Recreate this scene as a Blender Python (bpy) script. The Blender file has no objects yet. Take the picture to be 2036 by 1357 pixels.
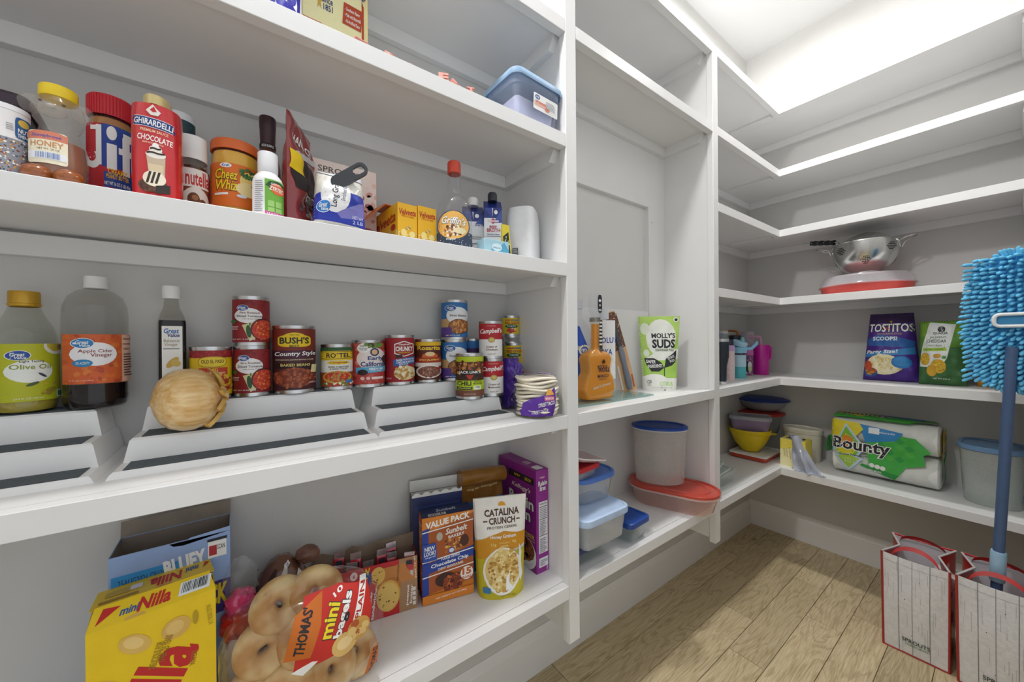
import bpy, bmesh, math, random
from mathutils import Vector, Matrix, noise
C = bpy.context.scene.collection
PI = math.pi
sc = bpy.context.scene

# ---------------------------------------------------------------- camera
CZ = 1.0496                      # lens height; x runs along the left wall, y into it, floor at z = 0
FPX = 725.63                     # focal length in pixels of the 2036 x 1357 frame
_y, _p, _r = (math.radians(a) for a in (54.0737, -0.0933, -0.4331))
_f = Vector((math.cos(_y), math.sin(_y), 0)); _rt = Vector((math.sin(_y), -math.cos(_y), 0)); _u = Vector((0, 0, 1))
FW = _f * math.cos(_p) + _u * math.sin(_p); _u2 = _u * math.cos(_p) - _f * math.sin(_p)
RT = _rt * math.cos(_r) + _u2 * math.sin(_r); UP = _u2 * math.cos(_r) - _rt * math.sin(_r)
cam = bpy.data.cameras.new('camera'); cam.sensor_width = 36; cam.sensor_fit = 'HORIZONTAL'
cam.lens = 36 * FPX / 2036; cam.clip_start = 0.01
co = bpy.data.objects.new('camera', cam); C.objects.link(co)
co.matrix_world = Matrix(((RT.x, UP.x, -FW.x, 0), (RT.y, UP.y, -FW.y, 0), (RT.z, UP.z, -FW.z, CZ), (0, 0, 0, 1)))
sc.camera = co

# ---------------------------------------------------------------- world, lamps, exposure
wd = bpy.data.worlds.new('daylight'); sc.world = wd; wd.use_nodes = True
wb = wd.node_tree.nodes['Background']; wb.inputs[0].default_value = (0.90, 0.95, 1.0, 1); wb.inputs[1].default_value = 0.95
def area(name, loc, size, power, col, rot=(0, 0, 0)):
    l = bpy.data.lights.new(name, 'AREA'); l.shape = 'DISK'; l.size = size; l.energy = power; l.color = col
    o = bpy.data.objects.new(name, l); C.objects.link(o); o.location = loc; o.rotation_euler = rot; return o
def bulb(name, loc, rad, power, col):
    l = bpy.data.lights.new(name, 'POINT'); l.shadow_soft_size = rad; l.energy = power; l.color = col
    o = bpy.data.objects.new(name, l); C.objects.link(o); o.location = loc; return o
LAMP_A = (0.0, 0.46, 2.33); LAMP_B = (1.70, 0.486, 2.60)
bulb('lamp_light', LAMP_A, 0.06, 31, (1.0, 0.985, 0.97))
area('lamp_light', (LAMP_B[0], LAMP_B[1], LAMP_B[2] - 0.012), 0.14, 13, (1.0, 0.99, 0.97))
sc.view_settings.view_transform = 'Standard'; sc.view_settings.look = 'None'
sc.view_settings.exposure = 0.06; sc.view_settings.gamma = 1.0; sc.view_settings.use_curve_mapping = False
sc.cycles.transparent_max_bounces = 24; sc.cycles.max_bounces = 10; sc.cycles.diffuse_bounces = 6

# ---------------------------------------------------------------- measuring helpers (photo pixel -> place on a known plane)
def ray(px, py): return FW + RT * ((px - 1018) / FPX) - UP * ((py - 678.5) / FPX)
def at(px, py, X=None, Y=None, Z=None):
    d = ray(px, py)
    t = X / d.x if X is not None else Y / d.y if Y is not None else (Z - CZ) / d.z
    return Vector((d.x * t, d.y * t, CZ + d.z * t))
def cyl(xl, xr, py, Y):          # round thing between two sight lines, its axis at depth Y -> x, y, radius
    a = ray(xl, py); b = ray(xr, py); a0 = math.atan2(a.y, a.x); a1 = math.atan2(b.y, b.x)
    m = (a0 + a1) / 2; D = Y / math.sin(m)
    return D * math.cos(m), Y, abs(D * math.sin((a0 - a1) / 2))
def cylx(xl, xr, py, X):
    a = ray(xl, py); b = ray(xr, py); a0 = math.atan2(a.y, a.x); a1 = math.atan2(b.y, b.x)
    m = (a0 + a1) / 2; D = X / math.cos(m)
    return X, D * math.sin(m), abs(D * math.sin((a0 - a1) / 2))
def zat(x, y, px, py):
    d = ray(px, py); return CZ + d.z * math.hypot(x, y) / math.hypot(d.x, d.y)
def face(x, y, off=0): return math.atan2(-x, y) + math.radians(off)    # turn a thing's front (-y) to the lens

# ---------------------------------------------------------------- materials
MAT = {}
def lin(h):
    c = [int(h[i:i + 2], 16) / 255 for i in (0, 2, 4)]
    return tuple(v / 12.92 if v <= 0.04045 else ((v + 0.055) / 1.055) ** 2.4 for v in c)
def mat(h, rough=0.5, alpha=1.0, metal=0.0, spec=0.5, var=0.04, scale=40, bump=0.0, bscale=200, coat=0.0, sss=0.0):
    k = (h, rough, alpha, metal, spec, var, scale, bump, bscale, coat, sss)
    if k in MAT: return MAT[k]
    m = bpy.data.materials.new('mat_' + h); m.use_nodes = True; nt = m.node_tree; b = nt.nodes['Principled BSDF']
    c = lin(h)
    b.inputs['Roughness'].default_value = rough; b.inputs['Metallic'].default_value = metal
    b.inputs['Specular IOR Level'].default_value = spec; b.inputs['Alpha'].default_value = alpha
    b.inputs['Coat Weight'].default_value = coat; b.inputs['Coat Roughness'].default_value = 0.15
    if sss: b.inputs['Subsurface Weight'].default_value = sss; b.inputs['Subsurface Radius'].default_value = (0.02, 0.012, 0.008); b.inputs['Subsurface Scale'].default_value = 0.3
    tc = nt.nodes.new('ShaderNodeTexCoord'); nz = nt.nodes.new('ShaderNodeTexNoise'); nz.inputs['Scale'].default_value = scale; nz.inputs['Detail'].default_value = 2
    nt.links.new(tc.outputs['Object'], nz.inputs['Vector'])
    rp = nt.nodes.new('ShaderNodeValToRGB'); e = rp.color_ramp.elements
    e[0].position = 0.3; e[1].position = 0.7
    e[0].color = (*[max(0, v * (1 - var)) for v in c], 1); e[1].color = (*[min(1, v * (1 + var)) for v in c], 1)
    nt.links.new(nz.outputs['Fac'], rp.inputs['Fac']); nt.links.new(rp.outputs['Color'], b.inputs['Base Color'])
    if bump:
        n2 = nt.nodes.new('ShaderNodeTexNoise'); n2.inputs['Scale'].default_value = bscale; n2.inputs['Detail'].default_value = 3
        bp = nt.nodes.new('ShaderNodeBump'); bp.inputs['Strength'].default_value = bump; bp.inputs['Distance'].default_value = 0.002
        nt.links.new(tc.outputs['Object'], n2.inputs['Vector']); nt.links.new(n2.outputs['Fac'], bp.inputs['Height']); nt.links.new(bp.outputs['Normal'], b.inputs['Normal'])
    MAT[k] = m; return m
def clear(h, alpha=0.2, rough=0.08):      # thin clear wall of glass or plastic: tinted see-through plus a fresnel gloss
    k = ('clear', h, alpha, rough)
    if k in MAT: return MAT[k]
    m = bpy.data.materials.new('clear_' + h); m.use_nodes = True; nt = m.node_tree; N = nt.nodes; N.remove(N['Principled BSDF'])
    out = N['Material Output']; c = lin(h)
    tr = N.new('ShaderNodeBsdfTransparent'); tr.inputs[0].default_value = (*[1 - (1 - v) * 0.6 for v in c], 1)
    nz = N.new('ShaderNodeTexNoise'); nz.inputs['Scale'].default_value = 30; mul = N.new('ShaderNodeMath'); mul.operation = 'MULTIPLY_ADD'
    mul.inputs[1].default_value = alpha * 0.3; mul.inputs[2].default_value = alpha * 0.85; nt.links.new(nz.outputs['Fac'], mul.inputs[0])
    df = N.new('ShaderNodeBsdfDiffuse'); df.inputs[0].default_value = (*c, 1)
    mx = N.new('ShaderNodeMixShader'); nt.links.new(mul.outputs[0], mx.inputs[0]); nt.links.new(tr.outputs[0], mx.inputs[1]); nt.links.new(df.outputs[0], mx.inputs[2])
    gl = N.new('ShaderNodeBsdfGlossy'); gl.inputs['Roughness'].default_value = rough; gl.inputs[0].default_value = (1, 1, 1, 1)
    fr = N.new('ShaderNodeFresnel'); fr.inputs[0].default_value = 1.36
    ge = N.new('ShaderNodeNewGeometry'); sb = N.new('ShaderNodeMath'); sb.operation = 'SUBTRACT'; sb.inputs[0].default_value = 1; nt.links.new(ge.outputs['Backfacing'], sb.inputs[1])
    ml = N.new('ShaderNodeMath'); ml.operation = 'MULTIPLY'; nt.links.new(fr.outputs[0], ml.inputs[0]); nt.links.new(sb.outputs[0], ml.inputs[1])
    m2 = N.new('ShaderNodeMixShader'); nt.links.new(ml.outputs[0], m2.inputs[0]); nt.links.new(mx.outputs[0], m2.inputs[1]); nt.links.new(gl.outputs[0], m2.inputs[2])
    nt.links.new(m2.outputs[0], out.inputs[0]); MAT[k] = m; return m
def liquid(h, dens=0.75): return clear(h, dens, 0.05)
ink = lambda h: mat(h, 0.55, var=0.03)
TIN = mat('c9c9c9', 0.28, metal=1.0, var=0.05)
STEEL = mat('d2d2d0', 0.2, metal=1.0, var=0.05)

# ---------------------------------------------------------------- mesh builder
class M:
    def __init__(s): s.v = []; s.f = []; s.m = []; s.mats = []
    def mi(s, m):
        if m not in s.mats: s.mats.append(m)
        return s.mats.index(m)
    def add(s, vs, fs, m):
        b = len(s.v); s.v += [tuple(v) for v in vs]; i = s.mi(m)
        for f in fs: s.f.append([b + k for k in f]); s.m.append(i)
        return s
    def box(s, x0, x1, y0, y1, z0, z1, m, bev=0):
        if bev:
            b = bev; X = (x0, x0 + b, x1 - b, x1); Yy = (y0, y0 + b, y1 - b, y1)
            rg = []
            for z, i in ((z0, 1), (z0 + b, 0), (z1 - b, 0), (z1, 1)):
                o = b if i else 0
                rg.append([(x0 + b, y0 + o, z), (x1 - b, y0 + o, z), (x1 - o, y0 + b, z), (x1 - o, y1 - b, z), (x1 - b, y1 - o, z), (x0 + b, y1 - o, z), (x0 + o, y1 - b, z), (x0 + o, y0 + b, z)])
            return s.loft(rg, m, 1, 1)
        return s.add([(x0, y0, z0), (x1, y0, z0), (x1, y1, z0), (x0, y1, z0), (x0, y0, z1), (x1, y0, z1), (x1, y1, z1), (x0, y1, z1)],
                     [(0, 3, 2, 1), (4, 5, 6, 7), (0, 1, 5, 4), (1, 2, 6, 5), (2, 3, 7, 6), (3, 0, 4, 7)], m)
    def loft(s, rings, m, cap0=0, cap1=0, closed=True):
        n = len(rings[0]); vs = [p for r in rings for p in r]; fs = []
        for k in range(len(rings) - 1):
            for i in range(n if closed else n - 1):
                j = (i + 1) % n; fs.append((k * n + i, k * n + j, (k + 1) * n + j, (k + 1) * n + i))
        if cap0: fs.append(tuple(reversed(range(n))))
        if cap1: fs.append(tuple(range((len(rings) - 1) * n, len(rings) * n)))
        return s.add(vs, fs, m)
    def lathe(s, prof, m, n=32, cx=0, cy=0, a0=0, a1=2 * PI):
        full = abs(a1 - a0 - 2 * PI) < 1e-6; k = n if full else n + 1
        rg = [[(cx + r * math.cos(a0 + (a1 - a0) * i / n), cy + r * math.sin(a0 + (a1 - a0) * i / n), z) for i in range(k)] for r, z in prof]
        return s.loft(rg, m, 0, 0, full)
    def tube(s, pts, r, m, n=8, closed=False):
        P = [Vector(p) for p in pts]; rs = r if isinstance(r, (list, tuple)) else [r] * len(P); rg = []
        pn = None
        for i, p in enumerate(P):
            a = P[(i - 1) % len(P)] if closed or i else p; b = P[(i + 1) % len(P)] if closed or i < len(P) - 1 else p
            t = (b - a).normalized()
            nn = (Vector((0, 0, 1)) if abs(t.z) < 0.9 else Vector((1, 0, 0))) if pn is None else pn
            nn = (nn - t * nn.dot(t)).normalized(); pn = nn; bb = t.cross(nn)
            rg.append([p + nn * (rs[i] * math.cos(2 * PI * k / n)) + bb * (rs[i] * math.sin(2 * PI * k / n)) for k in range(n)])
        if closed: rg.append(rg[0]); return s.loft(rg, m)
        return s.loft(rg, m, 1, 1)
    def grid(s, fn, nu, nv, m, flip=False):
        vs = [fn(i / nu, j / nv) for j in range(nv + 1) for i in range(nu + 1)]; fs = []
        for j in range(nv):
            for i in range(nu):
                a = j * (nu + 1) + i; q = (a, a + 1, a + nu + 2, a + nu + 1); fs.append(q[::-1] if flip else q)
        return s.add(vs, fs, m)
    def ball(s, c, rx, ry, rz, m, n=16, k=10, fn=None):
        def g(u, v):
            a = 2 * PI * u; b = PI * (v - 0.5); d = Vector((math.cos(a) * math.cos(b), math.sin(a) * math.cos(b), math.sin(b))); w = fn(d) if fn else 1
            return (c[0] + rx * d.x * w, c[1] + ry * d.y * w, c[2] + rz * d.z * w)
        return s.grid(g, n, k, m)
def rr(w, d, r, z, n=4, cx=0, cy=0):      # rounded rectangle ring
    o = []
    for sx, sy, a in ((1, -1, -PI / 2), (1, 1, 0), (-1, 1, PI / 2), (-1, -1, PI)):
        for i in range(n + 1):
            t = a + PI / 2 * i / n; o.append((cx + sx * (w / 2 - r) + r * math.cos(t), cy + sy * (d / 2 - r) + r * math.sin(t), z))
    return o
def el(w, d, z, n=32, cx=0, cy=0): return [(cx + w / 2 * math.cos(2 * PI * i / n), cy + d / 2 * math.sin(2 * PI * i / n), z) for i in range(n)]
def obj(name, b, parent=None, angle=38):
    me = bpy.data.meshes.new(name); me.from_pydata(b.v, [], b.f)
    for m in b.mats: me.materials.append(m)
    me.polygons.foreach_set('material_index', b.m)
    me.polygons.foreach_set('use_smooth', [True] * len(b.f)); me.update()
    me.set_sharp_from_angle(angle=math.radians(angle))
    o = bpy.data.objects.new(name, me); C.objects.link(o); o.parent = parent; return o
def tag(o, label, cat, group=None, kind=None):
    if label: o['label'] = label
    if cat: o['category'] = cat
    if group: o['group'] = group
    if kind: o['kind'] = kind
    return o
def thing(name, label, cat, loc=(0, 0, 0), rz=0, group=None, rx=0, ry=0):
    o = bpy.data.objects.new(name, None); C.objects.link(o); o.empty_display_size = 0.02
    o.location = loc; o.rotation_mode = 'ZYX' if False else 'XYZ'; o.rotation_euler = (rx, ry, rz)
    return tag(o, label, cat, group)
def struct(name, b, parent=None):
    o = obj(name, b, parent)
    if parent is None: o['kind'] = 'structure'
    return o

# ---------------------------------------------------------------- print on surfaces
TXT = {}
def text2d(s, bold, shear):
    k = (s, bold, shear)
    if k not in TXT:
        cu = bpy.data.curves.new('t', 'FONT'); cu.body = s; cu.offset = 0.022 * bold; cu.shear = shear; cu.resolution_u = 2
        o = bpy.data.objects.new('t', cu); me = bpy.data.meshes.new_from_object(o)
        vs = [(v.co.x, v.co.y) for v in me.vertices]; fs = [tuple(p.vertices) for p in me.polygons]
        bpy.data.objects.remove(o); bpy.data.curves.remove(cu); bpy.data.meshes.remove(me)
        x0 = min(v[0] for v in vs); x1 = max(v[0] for v in vs); y0 = min(v[1] for v in vs); y1 = max(v[1] for v in vs)
        TXT[k] = ([((x - x0) / max(1e-6, x1 - x0) - 0.5, (y - y0) / max(1e-6, y1 - y0) - 0.5) for x, y in vs], fs)
    return TXT[k]
def R(x, y, w, h, c, rot=0): return ('p', x, y, w, h, c, rot, [(-.5, -.5), (.5, -.5), (.5, .5), (-.5, .5)])
def E(x, y, w, h, c, rot=0, n=20): return ('p', x, y, w, h, c, rot, [(.5 * math.cos(2 * PI * i / n), .5 * math.sin(2 * PI * i / n)) for i in range(n)])
def RR(x, y, w, h, c, rot=0, q=.2):
    p = []
    for sx, sy, a in ((1, -1, -PI / 2), (1, 1, 0), (-1, 1, PI / 2), (-1, -1, PI)):
        for i in range(4): t = a + PI / 2 * i / 3; p.append((sx * (.5 - q) + q * math.cos(t), sy * (.5 - q) + q * math.sin(t)))
    return ('p', x, y, w, h, c, rot, p)
def G(c, *pts): return ('p', 0, 0, 1, 1, c, 0, list(pts))            # free polygon, points in label fractions
def T(s, x, y, w, h, c, b=1, sh=0, rot=0, arc=0): return ('t', x, y, w, h, c, rot, s, b, sh, arc)
def SP(x, y, w, h, n, s, cols, seed=1, asp=1.0, sq=False): return ('s', x, y, w, h, cols, 0, n, s, seed, asp, sq)
def BAR(x, y, w, h, n=14, c='22252c', seed=3, rot=0):                # bar code
    rnd = random.Random(seed); o = []; t = -w / 2
    ca, sa = math.cos(math.radians(rot)), math.sin(math.radians(rot))
    for i in range(n):
        b = w / n * rnd.uniform(.25, .7); xx = t + b / 2; o.append(R(x + xx * ca, y + xx * sa, b, h, c, rot)); t += w / n
    return o
def LINES(x, y, w, h, n, c, seed=5):                                 # small print
    rnd = random.Random(seed); o = []
    for i in range(n):
        ww = w * rnd.uniform(.65, 1); o.append(R(x - (w - ww) / 2, y + h / 2 - h * (i + .5) / n, ww, h / n * .38, c))
    return o
def decal(b, surf, spec, asp=1.0, big=9.0, off0=0.0004, step=0.00007):
    """spec items lie in label fractions; asp = label width / height keeps turned shapes true"""
    flat = []
    for s in spec: flat += s if isinstance(s, list) else [s]
    for i, s in enumerate(flat):
        off = off0 + i * step; kind, x, y, w, h, c, rot = s[:7]
        ca, sa = math.cos(math.radians(rot)), math.sin(math.radians(rot)); polys = []
        if kind == 'p': polys.append((s[7], c))
        elif kind == 't':
            vs, fs = text2d(s[7], s[8], s[9]); arc = s[10]
            for f in fs: polys.append(([(vs[k][0], vs[k][1] + (arc * (0.25 - vs[k][0] ** 2) if arc else 0)) for k in f], c))
        else:
            rnd = random.Random(s[9])
            for _ in range(s[7]):
                while True:
                    px, py = rnd.uniform(-.5, .5), rnd.uniform(-.5, .5)
                    if s[11] or px * px + py * py < .25: break
                q = s[8] * rnd.uniform(.6, 1.2); t0 = rnd.uniform(0, 6.3); e = rnd.uniform(.55, 1)
                ring = [(q * math.cos(2 * PI * k / 7), q * e * math.sin(2 * PI * k / 7)) for k in range(7)]
                polys.append(([(px + (u * math.cos(t0) - v * math.sin(t0)) / w, py + (u * math.sin(t0) + v * math.cos(t0)) * asp * s[10] / h) for u, v in ring], rnd.choice(c)))
        for pl, col in polys:
            P = []
            for u, v in pl:
                uu, vv = u * w, v * h / asp; P.append((min(1, max(0, x + uu * ca - vv * sa)), min(1, max(0, y + (uu * sa + vv * ca) * asp))))
            tris = [[P[0], P[k], P[k + 1]] for k in range(1, len(P) - 1)] if big < 5 else [P]
            while tris:
                t = tris.pop()
                if big < 5:
                    L = [math.hypot(t[k][0] - t[(k + 1) % 3][0], (t[k][1] - t[(k + 1) % 3][1]) / asp) for k in range(3)]; k = L.index(max(L))
                    if L[k] > big:
                        a, bb, cc = t[k], t[(k + 1) % 3], t[(k + 2) % 3]; mm = ((a[0] + bb[0]) / 2, (a[1] + bb[1]) / 2)
                        tris += [[a, mm, cc], [mm, bb, cc]]; continue
                b.add([surf(p[0], p[1], off) for p in t], [tuple(range(len(t)))], ink(col) if isinstance(col, str) else col)
    return b
def s_plane(o, ex, ey, nrm):
    o, ex, ey, nrm = Vector(o), Vector(ex), Vector(ey), Vector(nrm).normalized()
    return lambda u, v, off: o + ex * u + ey * v + nrm * off
def s_cyl(rf, z0, z1, k=0.985, turn=0):   # label fraction across the seen width of a round body; rf = radius or radius(z)
    def f(u, v, off):
        z = z0 + (z1 - z0) * v; r = (rf(z) if callable(rf) else rf) + off
        a = math.asin(max(-1, min(1, (2 * u - 1) * k))) + turn
        return Vector((r * math.sin(a), -r * math.cos(a), z))
    return f
# ================================================================ the room
XE = 2.323; YW = 0.899; YR = -0.034; XN = -0.78; ZC = 2.634; YF = 0.64; XR = 2.0
WALL = mat('cdccca', 0.7, var=0.02, scale=6, bump=0.12, bscale=260)
TRIM = mat('e6e6e6', 0.38, var=0.015, scale=8, bump=0.05, bscale=120)
CEIL = mat('d2d2d2', 0.8, var=0.01, scale=5, bump=0.1, bscale=200)
def slab(name, *a, m=WALL): return struct(name, M().box(*a, m))
slab('wall_left', XN - .1, XE + .1, YW, YW + .1, 0, ZC)
slab('wall_end', XE, XE + .1, -.25, YW, 0, ZC)
slab('wall_near', XN - .1, XN, -1.2, YW, 0, ZC)
YRW = -0.15
slab('wall_right', 0.72, XE, YRW - .1, YRW, 0, ZC)
slab('ceiling', XN - .1, XE + .1, -1.2, YW + .1, ZC, ZC + .1, m=CEIL)
# floor: a dark subfloor with every oak board laid on it
fl = struct('floor', M().box(XN - .1, XE + .1, -1.2, YW + .1, -.06, -.012, mat('5a4a30', 0.8)))
def oak():
    m = bpy.data.materials.new('oak_board'); m.use_nodes = True; nt = m.node_tree; N = nt.nodes; b = N['Principled BSDF']
    tc = N.new('ShaderNodeTexCoord'); oi = N.new('ShaderNodeObjectInfo'); mp = N.new('ShaderNodeMapping'); mp.inputs['Scale'].default_value = (1.6, 9, 9)
    ad = N.new('ShaderNodeVectorMath'); ad.operation = 'ADD'; sc_ = N.new('ShaderNodeMath'); sc_.operation = 'MULTIPLY'; sc_.inputs[1].default_value = 37
    nt.links.new(oi.outputs['Random'], sc_.inputs[0]); nt.links.new(tc.outputs['Object'], ad.inputs[0]); nt.links.new(sc_.outputs[0], ad.inputs[1]); nt.links.new(ad.outputs[0], mp.inputs['Vector'])
    n1 = N.new('ShaderNodeTexNoise'); n1.inputs['Scale'].default_value = 1.6; n1.inputs['Detail'].default_value = 3; n1.inputs['Distortion'].default_value = 1.2
    nt.links.new(mp.outputs[0], n1.inputs['Vector'])
    wv = N.new('ShaderNodeMath'); wv.operation = 'MULTIPLY'; wv.inputs[1].default_value = 46; sn = N.new('ShaderNodeMath'); sn.operation = 'SINE'
    nt.links.new(n1.outputs['Fac'], wv.inputs[0]); nt.links.new(wv.outputs[0], sn.inputs[0])
    n2 = N.new('ShaderNodeTexNoise'); n2.inputs['Scale'].default_value = 14; n2.inputs['Detail'].default_value = 4
    mp2 = N.new('ShaderNodeMapping'); mp2.inputs['Scale'].default_value = (1.2, 22, 10); nt.links.new(ad.outputs[0], mp2.inputs['Vector']); nt.links.new(mp2.outputs[0], n2.inputs['Vector'])
    rp = N.new('ShaderNodeValToRGB'); e = rp.color_ramp.elements; e[0].position = 0.25; e[0].color = (*lin('bda983'), 1); e[1].position = 0.75; e[1].color = (*lin('e6d8b6'), 1)
    nt.links.new(n2.outputs['Fac'], rp.inputs['Fac'])
    r2 = N.new('ShaderNodeValToRGB'); q = r2.color_ramp.elements; q[0].position = 0; q[0].color = (.80, .78, .74, 1); q[1].position = .35; q[1].color = (1, 1, 1, 1)
    ma = N.new('ShaderNodeMath'); ma.operation = 'MULTIPLY_ADD'; ma.inputs[1].default_value = .5; ma.inputs[2].default_value = .5; nt.links.new(sn.outputs[0], ma.inputs[0]); nt.links.new(ma.outputs[0], r2.inputs['Fac'])
    r3 = N.new('ShaderNodeValToRGB'); q = r3.color_ramp.elements; q[0].color = (.74, .72, .68, 1); q[1].color = (1.06, 1.04, 1.02, 1); nt.links.new(oi.outputs['Random'], r3.inputs['Fac'])
    vo = N.new('ShaderNodeTexVoronoi'); vo.inputs['Scale'].default_value = 2.6; mp3 = N.new('ShaderNodeMapping'); mp3.inputs['Scale'].default_value = (1, 2.2, 1); nt.links.new(ad.outputs[0], mp3.inputs['Vector']); nt.links.new(mp3.outputs[0], vo.inputs['Vector'])
    r4 = N.new('ShaderNodeValToRGB'); q = r4.color_ramp.elements; q[0].position = .03; q[0].color = (.42, .34, .27, 1); q[1].position = .09; q[1].color = (1, 1, 1, 1); nt.links.new(vo.outputs['Distance'], r4.inputs['Fac'])
    prev = rp.outputs['Color']
    for r in (r2, r3, r4):
        mx = N.new('ShaderNodeMix'); mx.data_type = 'RGBA'; mx.blend_type = 'MULTIPLY'; mx.inputs['Factor'].default_value = 1
        nt.links.new(prev, mx.inputs['A']); nt.links.new(r.outputs['Color'], mx.inputs['B']); prev = mx.outputs['Result']
    nt.links.new(prev, b.inputs['Base Color']); b.inputs['Roughness'].default_value = 0.42
    return m
OAK = oak(); PWD = 0.1056; rnd = random.Random(11); PLK = {}
for row in range(-15, 5):
    y0 = 0.470 + row * PWD
    if y0 > YW: continue
    x = XN - rnd.uniform(0, .9)
    while x < XE:
        L = rnd.choice((0.62, 0.86, 1.12))
        if L not in PLK:
            b = M().box(.0008, L - .0008, .0006, PWD - .0006, -.012, 0, OAK, .0009); me = obj('plank', b, fl); PLK[L] = me.data; o = me
        else:
            o = bpy.data.objects.new('plank', PLK[L]); C.objects.link(o); o.parent = fl
        o.location = (x, y0, 0); x += L
# baseboards with a stepped bead
def base_prof(t): return [(0, 0), (t, 0), (t, .108), (t * .75, .112), (t * .75, .119), (t * .45, .127), (t * .3, .134), (0, .134)]
bt = 0.013
b = M(); b.loft([[(x, YW - p[0], p[1]) for p in base_prof(bt)] for x in (XN, XE - bt)], TRIM, 1, 1); struct('baseboard_left', b)
b = M(); b.loft([[(XE - p[0], y, p[1]) for p in base_prof(bt)] for y in (-.15, YW - .001)], TRIM, 1, 1); struct('baseboard_end', b)

# ---- built-in shelving
LV = {5: 2.1216, 4: 1.8317, 3: 1.552, 2: 1.2374, 1: 0.8659, 0: 0.4493}
S1A, S1B, S2A, S2B = 0.630, 0.667, 1.368, 1.406          # the two face stiles in x
ST = 0.032; SD = 0.022; BT = 0.019; CH = 0.034; CT = 0.018
def divider(xa, xb, label):
    t = thing('shelf_divider', label, 'shelf divider', (xa, YF, 0)); w = xb - xa
    obj('panel', M().box(.006, w - .0005, SD, YW - YF, .318, 2.10, TRIM), t)
    obj('face_stile', M().box(0, w, 0, SD, .305, LV[5], TRIM, .0015), t)
    return t
divider(S1A, S1B, 'white shelf divider between the food shelves and the tequila bay')
divider(S2A, S2B, 'white shelf divider between the tequila bay and the tumbler shelves')
t = thing('shelf_divider', 'white end panel closing the right end of the corner shelves', 'shelf divider', (0, 0, 0))
obj('panel', M().box(XR + SD, XE, YR - .018, YR - .0003, .318, 2.10, TRIM), t); obj('face_stile', M().box(XR, XR + SD, YR - .037, YR - .0003, .305, LV[5], TRIM, .0015), t)
def cleat_x(x0, x1, y, z, p, name='back_cleat'): return obj(name, M().box(x0, x1, y - CT, y, z - CH, z, TRIM, .001), p)
def cleat_y(x, y0, y1, z, p, side, name='side_cleat'):      # chamfered front end
    xs = (x - CT, x) if side > 0 else (x, x + CT)
    pr = [(y1, z - CH), (y1, z), (y0, z), (y0, z - .006), (y0 + .02, z - CH)]
    return obj(name, M().loft([[(xx, a, c) for a, c in pr] for xx in xs], TRIM, 1, 1), p)
def shelf(xa, xb, lv, label, back=YW, lift=0, cl=True):
    xs = xb; xb = xb + .006; z = LV[lv]; t = thing('wall_shelf', label, 'shelf', (0, 0, 0))
    v = [(xa, YF + SD, z - BT + lift), (xb, YF + SD, z - BT), (xb, back, z - BT), (xa, back, z - BT + lift)]
    obj('board', M().add(v + [(p[0], p[1], p[2] + BT) for p in v], [(0, 3, 2, 1), (4, 5, 6, 7), (0, 1, 5, 4), (1, 2, 6, 5), (2, 3, 7, 6), (3, 0, 4, 7)], TRIM), t)
    obj('front_strip', M().box(xa, xs, YF, YF + SD - .0006, z - ST, z, TRIM, .0008), t)
    if cl and lv > 0:
        cleat_x(xa, xb - CT, back, z - BT, t); cleat_y(xb, YF + SD + .006, back, z - BT, t, 1)
    return t
where = {5: 'topmost white shelf over the food bay', 4: 'white shelf above the pancake mix box and blue-lidded bin', 3: 'white shelf carrying the pink letters and blue-lidded bin',
         2: 'white shelf carrying the honey bear and peanut butter', 1: 'white shelf carrying the tiered risers of cans', 0: 'lowest white shelf carrying cracker and cereal boxes'}
for k in LV: shelf(XN, S1A if k else S1A, k, where[k], lift=0.009 if k == 2 else 0)
for k, s in ((5, 'topmost white shelf over the tequila bay'), (4, 'white shelf above the framed panel of the tequila bay'), (1, 'white shelf carrying the tequila bottle and dishwasher pod pouch'), (0, 'lowest white shelf carrying the red-lidded container')):
    shelf(S1B, S2A, k, s, back=YW if k < 1 else (YW if k == 5 else 0.8365), cl=k > 1)
where = {5: 'topmost L-shaped white corner shelf below the ceiling', 4: 'L-shaped white corner shelf, second from the top', 3: 'L-shaped white corner shelf, empty, above the colander',
         2: 'L-shaped white corner shelf carrying the colander', 1: 'L-shaped white corner shelf carrying tumblers and chip bags', 0: 'lowest L-shaped white corner shelf carrying the paper towels'}
for k in LV:
    z = LV[k]; t = thing('corner_shelf', where[k], 'shelf')
    obj('board', M().box(S2B, XR + SD, YF + SD, YW, z - BT, z, TRIM), t)
    obj('board', M().box(XR + SD + .0008, XE, YR, YW, z - BT, z, TRIM), t)
    obj('front_strip', M().box(S2B, XR + .0005, YF, YF + SD - .0006, z - ST, z, TRIM, .0008), t)
    obj('front_strip', M().box(XR, XR + SD, YR, YF + SD - .0006, z - ST, z, TRIM, .0008), t)
    if k:
        cleat_x(S2B, XE - CT, YW, z - BT, t); obj('end_cleat', M().box(XE - CT, XE, YR, YW, z - BT - CH, z - BT, TRIM, .001), t)
        obj('joint_cleat', M().box(XR - .004, XR + .03, YF + SD + .012, YW - CT - .03, z - BT - .009, z - BT, TRIM, .001), t)
        obj('side_cleat', M().box(XR + SD + .02, XE - CT, YR, YR + CT, z - BT - CH, z - BT, TRIM, .001), t)
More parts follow.
